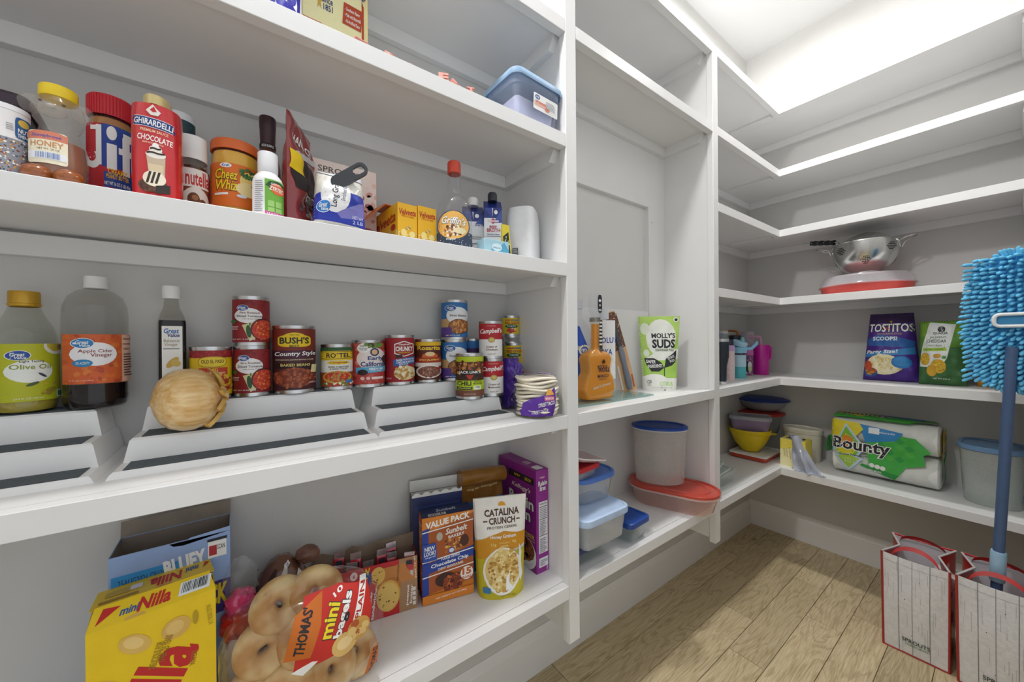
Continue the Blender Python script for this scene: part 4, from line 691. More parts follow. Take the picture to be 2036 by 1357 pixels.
can(906, 962, 703, RY + .076, T1, '4a2b1c', [R(.5, .93, 1, .13, 'b5c81f'), SP(.5, .72, 1, .34, 70, .055, ['9a5a2c', 'b8763a', '7a3f1f', 'd89a4a', '5a2a18'], 5, 1, True), G('2a2422', (.14, .62), (.4, .66), (.62, .66), (.88, .62), (.8, .5), (.5, .40), (.2, .5)), T("JACK LINK'S", .5, .60, .76, .085, W0, 1.4), G('b5321f', (.36, .54), (.47, .42), (.5, .47), (.53, .42), (.64, .54), (.52, .46), (.48, .46)), R(.5, .28, 1, .24, 'b9d022'), T('CHILI', .3, .33, .5, .11, '23281c', 1.6), T('WITH', .77, .375, .26, .04, '23281c', .6), T('BEANS', .77, .325, .3, .045, '23281c', .8), R(.32, .21, .54, .07, '23281c'), T('JALAPENO', .32, .21, .46, .05, 'd8e060', 1), R(.76, .22, .24, .1, 'e9ecd8'), T('24g', .76, .23, .16, .05, '23281c', .6), R(.5, .08, 1, .15, '7a4a3a'), T('NET WT 15 OZ (425g)', .5, .06, .4, .03, 'e8d8c8', .5)], 'lime and brown chili can in front of the soup cans')
CS = lambda a, b_, dx: [R(.5, .76, 1, .48, 'b3202c'), T("Campbell's", .5 + dx, .76, .92, .19, W0, 1.1, .3, 3), E(.52 + dx, .50, .28, .17, 'b39a4a'), E(.52 + dx, .50, .2, .12, 'd0bb72'), T(a, .52 + dx, .29, .46, .055, '6b2a2a', .8), T(b_, .52 + dx, .20, .48, .055, '6b2a2a', .8), T('- SOUP -', .52 + dx, .065, .5, .04, '9a8a7a', .4), T('CONDENSED', .5 + dx, .93, .4, .03, 'e8b0b0', .5)]
t, r, h1 = can(953, 1001, 713, RY + .081, T1, 'ecebe8', CS('Cream of', 'Mushroom', .1), 'red and white cream of mushroom soup can, lower of two', yref=745, off=-2)
can(952, 999, 640, RY + .081, stack(T1, h1), 'ecebe8', CS('Cream of', 'Chicken', .02), 'red and white cream of chicken soup can, upper of two', yref=680)
RG = lambda a, dx=0: [R(.45 + dx, .86, .5, .07, 'b5402a'), R(.8 + dx, .86, .3, .07, '2f6fae'), T('RED GOLD', .58 + dx, .69, .78, .16, 'b5301f', 1.4), E(.56 + dx, .47, .74, .24, '1f5a36'), T(a, .56 + dx, .48, .5, .08, W0, .8), E(.56 + dx, .22, .6, .3, 'c4502a'), SP(.56 + dx, .22, .5, .26, 14, .08, ['b5301f', 'd8703a', 'e8d0a0'], 3)]
zc = T2; 
t, r, h0 = can(1008, 1048, 727, CY - .006, zc, 'dcc21c', [T('HUNTO', .5, .78, .9, .22, 'a8421f', 1.6, 0, 3), R(.5, .5, 1, .1, '7a9a3a'), R(.5, .2, 1, .4, 'b5402a')], 'yellow tomato can at the bottom of the small stack in the corner', yref=745)
t, r, h1 = can(1001, 1038, 683, CY - .004, stack(zc, h0), 'dcc21c', RG('TOMATOES'), 'yellow diced tomato can in the middle of the corner stack', yref=710)
z3 = stack(stack(zc, h0), h1); x, y, r = cyl(999, 1033, 650, CY - .004); hs = zat(x, y, 1016, 669) - z3
if hs > .012:
    t = thing('food_can', 'plain silver can between the yellow cans of the corner stack', 'can', (x, y, z3), face(x, y))
    obj('can_body', M().lathe([(.0001, 0), (r, 0), (r, .003)] + [(r * (.96 if i % 2 else .93), .004 + (hs - .008) * i / 10) for i in range(11)] + [(r, hs - .003), (r, hs), (.0001, hs)], TIN, 32), t)
    z3 = stack(z3, hs)
can(998, 1032, 629, CY - .004, z3, 'dcc21c', RG('PASTE'), 'small yellow tomato paste can topping the corner stack', yref=650)

# purple bag and tortillas
p0 = at(1001, 800, Y=.80); p1 = at(1030, 800, Y=.80); 
pouch((p0.x, p0.y, Z1 + .006), (p1.x, p1.y, Z1 + .006), zat(p0.x, p0.y, 1015, 717) - Z1, .05, '4a2a8a', [SP(.5, .5, .9, .9, 14, .14, ['5f3fae', '3a1f72', '7a5fc8'], 3, 1, True)], 'crumpled purple plastic bag behind the tortillas', 'plastic_bag', m=mat('4d2c94', .22, var=.2, scale=30, coat=.6), wrinkle=.008, stand=False, top_t=.02)
TX, TYy, TR = .573, .689, .058
t = thing('tortilla_pack', 'clear purple-printed pack of small flour tortillas', 'tortillas', (TX, TYy, Z1), face(TX, TYy, -20)); TO = mat('e9e2cf', .75, var=.08, scale=25); rnd = random.Random(9)
ht = zat(TX, TYy, 1065, 748) - Z1; n = 11; TR *= .94
for i in range(n):
    z = .003 + (ht - .006) * i / n; dx, dy = rnd.uniform(-.004, .004), rnd.uniform(-.003, .003); rr_ = TR * rnd.uniform(.93, .985); th = (ht - .006) / n * .8; sl = .12 * (1 - i / n)
    obj('tortilla', M().loft([[(dx + q * rr_ * math.cos(a) - .010 * (1 - i / n) * 0, dy + q * rr_ * math.sin(a), z + zz + .0025 * math.sin(3 * a + i) * q + .004) for a in (2 * PI * k / 28 for k in range(28))] for q, zz in ((.3, 0), (.94, 0), (1, th * .5), (.94, th), (.3, th))], TO, 1, 1), t)
WR = clear('fafafa', .025, .08)
def wrf(u, v):
    a = 2 * PI * u; k = (math.cos((v - .5) * PI)) ** .3; q = TR * 1.045 * k + .0015 * math.sin(9 * a + 4 * v); return Vector((q * math.cos(a), q * math.sin(a), .0012 + (ht + .006) * (.5 + .5 * math.sin((v - .5) * PI))))
obj('wrap', M().grid(wrf, 48, 16, WR), t)
def wl(u, v, off):
    a = -PI / 2 + (u - .5) * 2.4; q = TR * 1.05 + off + .0015 * math.sin(9 * a); vv = v; k = (math.cos((.22 + .5 * vv - .5) * PI)) ** .25; return Vector((q * k * math.cos(a), q * k * math.sin(a), .004 + ht * (.02 + .72 * vv)))
obj('side_print', decal(M(), wl, [G('5b2d9c', (.34, .02), (.97, .0), (1.0, .5), (1, 1), (.8, .75), (.55, .62), (.4, .46), (.52, .36), (.3, .2)), G('e8a83a', (.80, .72), (.84, .92), (.9, .92), (.96, .74)), R(.87, .62, .18, .14, 'd86a8a'), T('MISSION', .87, .62, .14, .07, W0, .8), T('STREET TACOS', .82, .44, .3, .13, W0, 1.2, 0, 6), T('STREET TACOS', .7, .18, .3, .12, W0, 1.2, 0, 4)], asp=3, big=.03, off0=.001), t)
def wt(u, v, off): return Vector(((u - .5) * TR * 1.5, (v - .5) * TR * 1.5, ht + .0085 + off - .004 * ((u - .5) ** 2 + (v - .5) ** 2) * 4))
obj('top_print', decal(M(), wt, [E(.2, .55, .28, .2, 'c4552f'), T('soft!', .2, .55, .16, .07, W0, .8), R(.72, .62, .42, .12, 'cf7a5a', 12), T('MISSION', .72, .62, .34, .07, W0, 1, 0, 12), R(.76, .46, .44, .16, '6a3aa4', 14), T('STREET TACOS', .76, .46, .38, .09, W0, 1, 0, 14)], asp=1, big=.1), t)
# ================================================================ lowest food shelf
Z0 = LV[0]
# fruit snack box at the back
t, w = carton((-.172, .80, Z0), (-.027, .803, Z0), .075, .276, '93aede', {'front': [R(.5, .60, 1, .20, '3f2a7c'), R(.28, .845, .52, .09, '2f8fd8'), T('25AUG2026 CR1347 2', .28, .845, .42, .04, '23406a', .3), T('ASSORTED FRUIT FLAVORS', .28, .765, .44, .03, 'eef2fa', .4), T('NATURALLY FLAVORED', .26, .735, .36, .02, 'eef2fa', .3), T('BLUEY', .60, .865, .36, .10, 'eef2fa', 2.4, 0, 6), R(.88, .90, .17, .10, W0), R(.84, .895, .07, .06, 'b5303a'), T('SCAN', .915, .91, .07, .03, BLK, .6), R(.88, .96, .18, .015, BLK), T('22', .14, .60, .14, .1, W0, 1.6, .2), T('VALUE PACK', .60, .62, .74, .13, 'e8d01c', 2, .1)]},
    'pale blue and purple fruit snack box with its top torn open', name='fruit_snack_box', open_top=True, inside='8a8078', rx=0)
g = mat('8d8379', .8, var=.08); w2 = w / 2
obj('back_flap', M().add([(-w2, .0745, .276), (w2, .0745, .276), (w2, .080, .300), (-w2, .080, .300), (-w2, .0757, .276), (w2, .0757, .276), (w2, .0812, .300), (-w2, .0812, .300)], [(0, 1, 2, 3), (7, 6, 5, 4), (3, 2, 6, 7), (0, 3, 7, 4), (1, 5, 6, 2), (0, 4, 5, 1)], g), t)
obj('front_flap', M().add([(-w2, -.0005, .275), (-.005, -.0005, .275), (.0, -.0005, .270), (.012, -.0005, .268), (.02, -.0005, .278), (w2, -.0005, .282), (w2, -.0015, .275)], [tuple(range(7))], mat('93aede', .42, var=.03)), t)
# wafer box in front
x0, x1 = -.171, -.042; hN = .676 - Z0
NIL = [T('Nilla', .45, .50, .92, .27, 'c21f1f', 1.6, .12, 62), T('WAFERS', .80, .60, .16, .03, '9a6a1e', .6, 0, 80), E(.14, .62, .19, .19, 'e0b85e', 40), E(.13, .63, .12, .12, 'eccb80', 40), E(.34, .84, .18, .16, 'e0b85e', 50), E(.33, .85, .11, .10, 'eccb80', 50), E(.66, .84, .24, .13, 'dcb058', 24), E(.65, .845, .15, .08, 'e6c272', 24), E(.22, .45, .24, .10, 'd8ac54', 8), E(.21, .455, .15, .05, 'e6c272', 8), T('DELICIOUS FOR', .50, .72, .26, .035, '9a7a1e', .6, 0, 74), T('OVER 125 YEARS', .57, .74, .26, .035, '9a7a1e', .6, 0, 74), T('AUG 2026 LA', .945, .84, .24, .025, 'b0962a', .3, 0, -84), E(.82, .86, .05, .09, 'b89a1c'), E(.18, .2, .2, .16, 'e0b85e', 30), E(.3, .3, .2, .12, 'e0b85e', -20)]
t, w = carton((x0, .700, Z0), (x1, .716, Z0), .062, hN, 'edc90f', {'front': NIL, 'right': [R(.5, .5, .8, .8, 'e2bc10')]}, 'yellow vanilla wafer box with its top flaps open', name='wafer_box', open_top=True, inside='c9b98a')
w2 = w / 2; ym = mat('edc90f', .42, var=.03)
def flap(name, y0, z0, y1, z1, spec, inset=0, mm=ym, par=None, back=False):
    A = Vector((-w2, y0, z0)); Bv = Vector((w2, y0, z0)); Cc = Vector((w2 - inset, y1, z1)); D = Vector((-w2 + inset, y1, z1)); nrm = (Bv - A).cross(D - A).normalized()
    o = obj(name, M().add([A, Bv, Cc, D] + [p - nrm * .0009 for p in (A, Bv, Cc, D)], [(0, 1, 2, 3), (7, 6, 5, 4), (0, 4, 5, 1), (1, 5, 6, 2), (2, 6, 7, 3), (3, 7, 4, 0)], mm), par or t)
    if spec: obj('flap_print', decal(M(), s_plane(A, Bv - A, D - A, nrm), spec, asp=w / (D - A).length), o)
    return o
flap('top_flap', -.0002, hN, .020, hN + .020, [G('c21f1f', (.05, .2), (.07, .85), (.2, .75)), T('mini', .28, .46, .14, .34, '2a5a9c', 1.4, .1), T('Nilla', .47, .50, .26, .62, 'c21f1f', 1.6, .1), E(.34, .05, .16, .2, 'd8ac54'), R(.80, .52, .27, .62, 'e9eef0'), BAR(.80, .56, .23, .46, 16)], .006)
flap('back_flap', .026, hN + .015, .094, hN + .006, [T('Nilla', .57, .50, .28, .55, 'c21f1f', 1.6, .1, 180), T('mini', .80, .60, .12, .32, '2a5a9c', 1.4, .1, 180), G('c21f1f', (.92, .8), (.9, .45), (.97, .75)), E(.56, .05, .14, .3, 'd09a4a'), R(.18, .6, .2, .3, 'c9a83a'), RR(.32, .62, .1, .28, 'e8e4ec'), R(.2, .25, .3, .12, 'b08a2a')], .002)
# clear bread bag tail with red print, between wafers and bagels
p = Vector((-.016, .792, Z0)); t = thing('bread_bag', 'crumpled clear bread bag with red print beside the wafer box', 'bag', p, .0)
def crump(cx, cz, rx, ry, rz, s, m_, nm):
    def g(u, v):
        a = 2 * PI * u; b_ = PI * (v - .5); d = Vector((math.cos(a) * math.cos(b_), math.sin(a) * math.cos(b_), math.sin(b_))); k = 1 + .28 * noise.noise(d * 2.2 + Vector((s, s, 0))) + .14 * noise.noise(d * 6 + Vector((0, s, s)))
        return (cx + rx * d.x * k, ry * d.y * k, cz + rz * d.z * k)
    return obj(nm, M().grid(g, 28, 18, m_), t, 25)
crump(.0, .055, .024, .022, .055, 1, mat('e9e4da', .35, var=.1, coat=.3), 'loaf_end')
crump(.001, .115, .024, .022, .034, 2, mat('cf2a26', .2, var=.25, scale=30, coat=.6), 'printed_film')
crump(.003, .148, .022, .018, .024, 5, mat('d8407a', .22, var=.2, scale=30, coat=.6), 'pink_film')
crump(.004, .183, .024, .013, .040, 3, clear('fafafa', .05, .1), 'bag_tail')
crump(.012, .076, .018, .025, .014, 7, mat('dfe6ea', .25, var=.1, coat=.5), 'white_film'); crump(.022, .066, .012, .025, .008, 9, mat('3aa0c8', .25, coat=.5), 'blue_film')
# loaf in a brown striped bag behind
t = thing('bread_loaf', 'bread loaf in a dark brown striped bag behind the bagels', 'bread', (.052, .842, Z0), 0)
def loaf(u, v):
    a = 2 * PI * u; b_ = PI * (v - .5); d = Vector((math.cos(a) * math.cos(b_), math.sin(a) * math.cos(b_), math.sin(b_))); k = 1 + .05 * noise.noise(d * 5)
    return (.050 * d.x * k, .05 * d.y * k, .092 + .092 * d.z * k)
obj('bag_film', M().grid(loaf, 30, 20, mat('6a4636', .25, var=.25, scale=20, coat=.5)), t)
def lf(u, v, off):
    a = -PI / 2 + (u - .5) * 2.6; b_ = (v - .35) * 1.9; return Vector(((.051 + off) * math.cos(a) * math.cos(b_), (.051 + off) * math.sin(a) * math.cos(b_), .092 + (.093 + off) * math.sin(b_)))
obj('bag_print', decal(M(), lf, [G('cfc9c4', (.3, .55), (.55, .95), (.62, .95), (.45, .5)), G('e3dfda', (.45, .5), (.8, .8), (.9, .6), (.6, .42)), G('2f1d18', (.1, .5), (.3, .9), (.36, .88), (.2, .48)), T('WHEAT', .62, .63, .24, .08, '4a3428', 1, 0, 30), R(.6, .92, .16, .07, 'eceaea', 20), T('LB', .6, .92, .06, .05, '3a4a9a', 1, 0, 20)], asp=1.2, big=.05, off0=.0016), t)
obj('bag_knot', M().ball((.042, -.012, .178), .022, .02, .016, mat('7a5546', .4, var=.3, scale=60), 14, 10, lambda d: 1 + .2 * noise.noise(d * 5)), t)
# bagels
bgx, bgy = .066, .706
t = thing('bagel_bag', 'clear bag of plain mini bagels with red and orange print', 'bagels', (bgx, bgy, Z0), math.radians(-6))
def bagel_mat():
    m = mat('d9b071', .5, var=.2, scale=22).copy(); m.name = 'bagel_crust'; nt = m.node_tree; rp = next(n for n in nt.nodes if n.type == 'VALTORGB'); e = rp.color_ramp.elements
    e[0].position = .38; e[0].color = (*lin('b98542'), 1); e[1].position = .66; e[1].color = (*lin('e6cc97'), 1); return m
BM = bagel_mat()
for i, (bx, by, bz, rx_, rz_) in enumerate(((-.066, .0, .036, 1.25, .3), (-.012, -.016, .038, 1.35, -.1), (.046, -.01, .036, 1.3, .25), (.085, .012, .034, 1.2, -.3), (-.05, .004, .102, 1.35, .2), (.006, -.010, .105, 1.2, -.35), (.06, .0, .100, 1.4, .1), (-.028, .012, .160, 1.2, .3), (.026, .008, .166, 1.3, -.2))):
    def tor(u, v):
        a = 2 * PI * u; c = 2 * PI * v; rb_ = .0185 * (1 + .08 * math.sin(2 * a + i)); q = .0235 + rb_ * math.cos(c); return (q * math.cos(a), q * math.sin(a), rb_ * 1.05 * math.sin(c))
    o = obj('bagel', M().grid(tor, 24, 14, BM), t); o.location = (bx, by, bz + .004); o.rotation_euler = (rx_, .2 * math.sin(i * 2.3), rz_)
FILM = clear('fbfbfb', .02, .06)
def film(u, v):
    a = 2 * PI * u; b_ = PI * (v - .5); d = Vector((math.cos(a) * math.cos(b_), math.sin(a) * math.cos(b_), math.sin(b_))); sx = abs(d.x) ** .8 * (1 if d.x > 0 else -1); sz = abs(d.z) ** .75 * (1 if d.z > 0 else -1)
    k = 1 + .05 * noise.noise(d * 4) + .035 * noise.noise(d * 11); return (.118 * sx * k + .012, .062 * d.y * k, max(.001, .102 + .102 * sz * k))
obj('bag_film', M().grid(film, 44, 30, FILM), t, 22)
def fp(u, v, off):
    # printed patch on the upper front of the film
    xx = -.02 + .128 * u; zz = .085 + .115 * v; q = max(.05, 1 - abs((xx - .012) / .125) ** 2.3 - abs((zz - .102) / .112) ** 3); return Vector((xx, -.064 * q ** .42 - .0015 - off + .002 * math.sin(u * 9 + v * 5), zz))
obj('bag_print', decal(M(), fp, [G('c5281e', (.22, .98), (.62, 1.0), (.97, .86), (1, .55), (.95, .30), (.55, .16), (.10, .12), (.16, .55)), G(W0, (.08, .12), (.2, .04), (.36, .18), (.3, .2)), G('c96a1c', (.0, .30), (.12, .82), (.42, .98), (.40, .62), (.28, .26)), T("THOMAS'", .21, .60, .50, .13, '2a2226', 1.6, .1, 76), T('mini', .50, .62, .40, .16, BLK, 3, 0, 72), T('mini', .50, .62, .38, .15, 'f0d824', 1.6, 0, 72), T('bagels', .66, .62, .52, .15, BLK, 3, 0, 72), T('bagels', .66, .62, .50, .14, W0, 1.6, 0, 72), R(.86, .70, .44, .10, W0, 74), T('PLAIN', .86, .70, .36, .07, 'b5281e', 1.2, 0, 74), E(.66, .24, .3, .3, 'd9b26a'), E(.83, .36, .28, .32, 'cf9a4c'), E(.66, .25, .18, .16, 'e9cc90'), SP(.83, .35, .2, .22, 10, .05, ['b5582a', 'e3c27c'], 4), T('10', .60, .93, .12, .06, W0, 1, 0, 30)], asp=1.1, big=.045, off0=.0012), t)
def fq(u, v, off):
    xx = .03 + .09 * u; zz = .015 + .06 * v; q = max(.05, 1 - abs((xx - .012) / .125) ** 2.3 - abs((zz - .102) / .112) ** 3); return Vector((xx, -.064 * q ** .42 - .0015 - off, zz))
obj('lower_print', decal(M(), fq, [G('c96a1c', (.72, .3), (1, .2), (1, 1), (.86, 1)), T("THOMAS'", .9, .62, .5, .16, '2a2226', 1.4, .1, 80), RR(.25, .25, .4, .3, 'e6e4dc')] + BAR(.25, .25, .32, .2, 12), asp=1.5, big=.06, off0=.0012), t)
# cracker sandwich box, open at the top
t, w = carton((.102, .833, Z0), (.306, .793, Z0), .052, .118, 'c02029', {'front': [R(.93, .5, .24, 1, 'a8805a'), R(.80, .74, .40, .34, 'c4803f'), E(.73, .54, .20, .34, 'b5702a'), E(.70, .38, .24, .58, 'd8a848'), E(.695, .37, .22, .52, 'e3bd66'), SP(.695, .37, .19, .42, 10, .011, ['8a5a22'], 4), E(.60, .80, .14, .32, 'e0b75c'), SP(.60, .80, .11, .24, 8, .009, ['8a5a22'], 5), E(.49, .80, .10, .28, '23408f'), T('RITZ', .475, .80, .24, .075, 'f0cf2c', 2, 0, 76), E(.38, .30, .22, .58, 'f0cf2c'), E(.38, .30, .20, .54, '23408f'), T('RITZ', .36, .30, .50, .12, 'f0cf2c', 2.2, 0, 78), T('cracker', .52, .34, .24, .045, W0, 1, 0, 82), T('sandwiches', .56, .34, .36, .05, W0, 1, 0, 82), T('PEANUT BUTTER', .80, .76, .16, .03, '7a4a22', .8, 0, 86), T('peanut', .90, .30, .22, .045, W0, 1, 0, 86), T('butter', .935, .30, .20, .045, W0, 1, 0, 86), E(.37, .90, .07, .15, 'efd8d8'), T('6', .37, .90, .025, .07, 'b5303a', 1), T('MAR 21 2026', .975, .84, .3, .025, W0, .5, 0, -86)] + [R(.965, .12 + .09 * i, .03, .07, 'e6ded0') for i in range(4)]},
    'open red and tan peanut butter cracker box', name='cracker_box', open_top=True, inside='7d6a58')
w2 = w / 2; cb = mat('857361', .8, var=.1)
n_ = 14; pts = [(-w2 + w * i / n_, .0515, .135 + .006 * math.sin(i * 1.7) * (i % 2) + .012 * i / n_) for i in range(n_ + 1)]
obj('back_flap', M().loft([[(x, .0505, .112) for x, y, z in pts], [(x, .0505, z) for x, y, z in pts], [(x, .052, z) for x, y, z in pts], [(x, .052, .112) for x, y, z in pts]], cb, closed=False), t)
bx_thing = t; rnd = random.Random(6)
mw = t.matrix_basis.copy()
for i in range(9):
    hx = -w2 + .022 + i * (w - .04) / 8; row = i % 2
    pk = thing('cracker_packet', 'red foil cracker packet, %s from the left in the open cracker box' % ('first', 'second', 'third', 'fourth', 'fifth', 'sixth', 'seventh', 'eighth', 'ninth')[i], 'packet', group='cracker packets in the open box')
    pk.location = mw @ Vector((hx, .016 + .018 * row, .004)); pk.rotation_euler = (rnd.uniform(-.12, .12), rnd.uniform(-.15, .15), t.rotation_euler.z + rnd.uniform(-.2, .2))
    hh = .112 + .016 * row + rnd.uniform(-.006, .012) + .008 * i / 9; rd2 = mat('b02230', .25, var=.3, scale=40, coat=.6)
    obj('wrapper', M().loft([rr(.020, .012, .005, 0), rr(.022, .014, .006, hh * .2), rr(.022, .014, .006, hh * .8), rr(.022, .003, .001, hh * .9)], rd2, 1, 1), pk)
    obj('crimp', M().box(-.011, .011, -.0009, .0009, hh * .9, hh, mat('b9a8aa', .25, metal=.6, var=.2, scale=60)), pk)
    obj('print', decal(M(), s_plane((-.011, -.0072, hh * .3), (.022, 0, 0), (0, 0, hh * .6), (0, -1, 0)), [R(.5, .9, .6, .12, '2a2a3a'), R(.75, .4, .3, .5, 'c9c4c4')], asp=.3), pk)
# granola bar boxes
pb0 = at(808, 1090, Y=.855); t, w = carton((.316, .850, Z0), (.436, .822, Z0), .040, .222, '232c5c', {'front': [R(.5, .8, .9, .2, '2f3d74')], 'left': [T('GRANOLA', .5, .6, .6, .05, 'c9cede', .5, 0, 90)]}, 'open navy granola bar box behind the orange one', name='granola_bar_box', open_top=True, inside='e3e3e0')
b = M(); n_ = 16; tp = [(-w / 2 + w * i / n_, .222 + .004 + .007 * abs(math.sin(i * 2.1))) for i in range(n_ + 1)]
b.loft([[(x, .0012, .215) for x, z in tp], [(x, .0012, z) for x, z in tp], [(x, .002, z) for x, z in tp]], mat('e3e3e0', .7), closed=False); obj('torn_edge', b, t)
obj('back_panel_inside', M().box(-w / 2, w / 2, .039, .040, .2, .25, mat('dcdcda', .7)), t)
SUN = [R(.5, .5, 1, 1, 'c8741c'), R(.5, .93, 1, .14, 'd9822a'), G('23409a', (0, .86), (.14, .88), (.14, .12), (0, .10)), G('a8541f', (.12, .83), (1, .97), (1, .5), (.12, .40)), G('a8541f', (.12, .36), (1, .46), (1, .18), (.12, .12)), T('VALUE PACK', .5, .93, .86, .075, W0, 1.8, .1, 5), R(.5, .86, 1.1, .012, W0, 5), E(.33, .76, .12, .1, 'b8b4a4'), T('Sunbelt', .66, .81, .44, .07, W0, .9, .3, 5), T('BAKERY', .66, .74, .32, .035, W0, .9, 0, 5), RR(.60, .63, .34, .16, 'b0602c', 6), SP(.60, .63, .32, .15, 40, .03, ['d89a4a', '8a4a22', 'e8b45a', '6a3a1c'], 4, 1, True), E(.82, .66, .18, .14, '4a2414'), G('23409a', (0, .34), (1, .46), (1, .58), (0, .46)), R(.5, .345, 1.1, .012, W0, 5), R(.5, .52, 1.1, .012, W0, 5), T('FUDGE DIPPED', .54, .505, .36, .035, W0, .8, 0, 5), T('Chocolate Chip', .53, .445, .74, .055, W0, 1.2, .1, 5), T('CHEWY GRANOLA BARS', .54, .395, .5, .03, W0, .8, 0, 5), E(.56, .575, .13, .07, '23409a'), E(.56, .575, .10, .05, 'd8dce8'), R(.14, .60, .26, .2, '2a4fa8', 3), T('NEW', .14, .645, .2, .05, W0, 1.2, .1, 4), T('LOOK!', .14, .59, .22, .05, W0, 1.2, .1, 4), T('same great taste', .15, .545, .2, .02, W0, .5, .1, 4), E(.44, .25, .40, .16, '3a1c10'), RR(.58, .20, .36, .18, '7a3018', 10), SP(.58, .20, .34, .17, 40, .03, ['a84a20', '5a2412', 'c86a2a'], 5, 1, True), E(.86, .27, .26, .16, 'ece6da'), T('15', .86, .29, .18, .08, 'c8561c', 2), T('BARS', .86, .22, .18, .03, 'c8561c', 1), R(.5, .06, 1, .10, 'd9822a'), T('NET WEIGHT 16.9 OZ (480g)', .55, .065, .6, .022, W0, .5, 0, 4)]
p0 = at(842, 1203, Z=Z0)
carton((.316, .788, Z0), (.432, .760, Z0), .046, .198, 'c8741c', {'front': SUN, 'left': [R(.5, .5, 1, 1, 'c85a1c'), T('15 BAR VALUE PACK', .5, .55, 3.2, .35, 'e8c8a0', 1, 0, 90), E(.5, .09, .8, .08, '3a2458')], 'top': [R(.5, .5, 1, 1, '23305c'), T('Sunbelt', .5, .6, .4, .3, 'c9cede', .8, .2), R(.3, .2, .34, .26, 'e0e0e0')] + BAR(.3, .2, .3, .2, 10)}, 'orange and blue chocolate chip granola bar box', name='granola_bar_box')
# brown and blue snack bag at the back
t, w, q = pouch((.442, .857, Z0), (.574, .852, Z0), .235, .045, '2f7ab8', [R(.5, .88, 1, .26, '8a5a14'), T('energy bites - drizzled goodness', .5, .89, .7, .03, 'efe0b0', .5), T('Drizzilicious', .52, .66, .86, .11, W0, 1, .25), R(.5, .3, 1, .3, '2a68a4'), SP(.5, .25, .8, .3, 24, .08, ['e0c890', 'b08a4a', 'efe2c0'], 3)], 'blue and brown snack bag with rolled top behind the cereal pouch', 'snack_bag', stand=True, m=mat('2b6aa2', .25, coat=.6, var=.1), top_t=.02, wrinkle=.003)
obj('rolled_top', M().tube([(-w * .5, -.012, .243), (-w * .2, -.012, .240), (w * .2, -.013, .236), (w * .5, -.012, .232)], [.021, .022, .022, .021], mat('8f5f16', .25, coat=.6, var=.15, scale=30), 14), t)
# cereal pouch
CATA = [R(.5, .80, 1, .42, 'efece6'), G('cf8f12', (0, .56), (.25, .62), (.55, .66), (.8, .63), (1, .60), (1, .50), (.8, .56), (.55, .50), (.25, .44), (0, .38)), R(.5, .22, 1, .46, 'c3b41c'), G('cf8f12', (0, .38), (.25, .44), (.55, .50), (.8, .56), (1, .50), (1, .62), (.55, .64), (.25, .62), (0, .56)), E(.52, .945, .17, .08, 'efece6'), SP(.52, .925, .14, .04, 1, .05, ['e0a020'], 1), E(.52, .925, .13, .06, 'e0a020'), R(.52, .895, .2, .035, 'efece6'), T('CATALINA', .52, .85, .66, .075, '4a2c1c', 1.3), T('CRUNCH', .52, .765, .50, .065, '4a2c1c', 1.3), R(.20, .765, .08, .012, '4a2c1c'), R(.83, .765, .07, .012, '4a2c1c'), T('PROTEIN CEREAL', .52, .70, .58, .025, '5a4636', .5), T('Honey Graham', .53, .605, .50, .045, W0, 1), T('11g', .34, .53, .10, .035, 'f0d884', .8), T('EXCELLENT', .55, .545, .2, .018, 'f0d884', .5), T('FIBER', .55, .51, .16, .022, 'f0d884', .8), T('0g', .74, .55, .08, .035, 'f0d884', .8), E(.50, .27, .78, .46, 'efece4'), E(.50, .28, .70, .41, 'dcc078'), SP(.50, .29, .68, .40, 90, .055, ['e3c57a', 'c9a04a', 'f0dca0', 'b58a38', 'e9d08c'], 6), SP(.50, .29, .62, .36, 40, .03, ['a8782c', 'f3e6b8'], 9), G(W0, (.56, .2), (.64, .26), (.62, .12), (.7, .1), (.55, .08)), G('efece4', (.84, .52), (.9, .42), (.88, .28), (.92, .2), (.86, .14), (.82, .3)), RR(.17, .09, .15, .06, '3a7aa8'), T('NET WT 9 OZ (255g)', .6, .035, .3, .018, '5a5020', .6)]
pouch((.441, .758, Z0), (.545, .714, Z0), zat(.437, .768, 932, 990) - Z0, .075, 'd9d2c8', CATA, 'yellow and white protein cereal stand-up pouch', 'cereal_pouch', topw=1.16, wrinkle=.002, m=mat('d6cfc4', .4, var=.04))
# raisin bran box in the corner
hb = zat(.594, .72, 1066, 938) - Z0
RB = [R(.62, .88, .66, .07, '2a1a2a', 0), T('5g fiber', .52, .88, .16, .03, YEL, .8), T('20% DV', .80, .88, .16, .03, YEL, .8), T("Kellogg's", .62, .77, .5, .06, 'f0d8d8', 1.2, .3), T('Raisin', .62, .65, .66, .12, BLK, 3.4, 0), T('Raisin', .62, .65, .64, .115, W0, 1.4), T('Bran', .62, .53, .5, .12, BLK, 3.4, 0), T('Bran', .62, .53, .48, .115, W0, 1.4), T('FIBER', .84, .34, .26, .04, 'e0b83a', 1), T('EXCELLENT SOURCE', .84, .30, .26, .015, 'e0b83a', .5), E(.66, .15, .7, .34, 'e9e6e4'), E(.66, .19, .60, .25, '8a4a28'), SP(.66, .19, .58, .24, 60, .03, ['a8622f', '6a3218', 'c0804a', '4a2012'], 6), G('dcd8dc', (.55, 0), (.8, 0), (.95, .1), (.75, .03))]
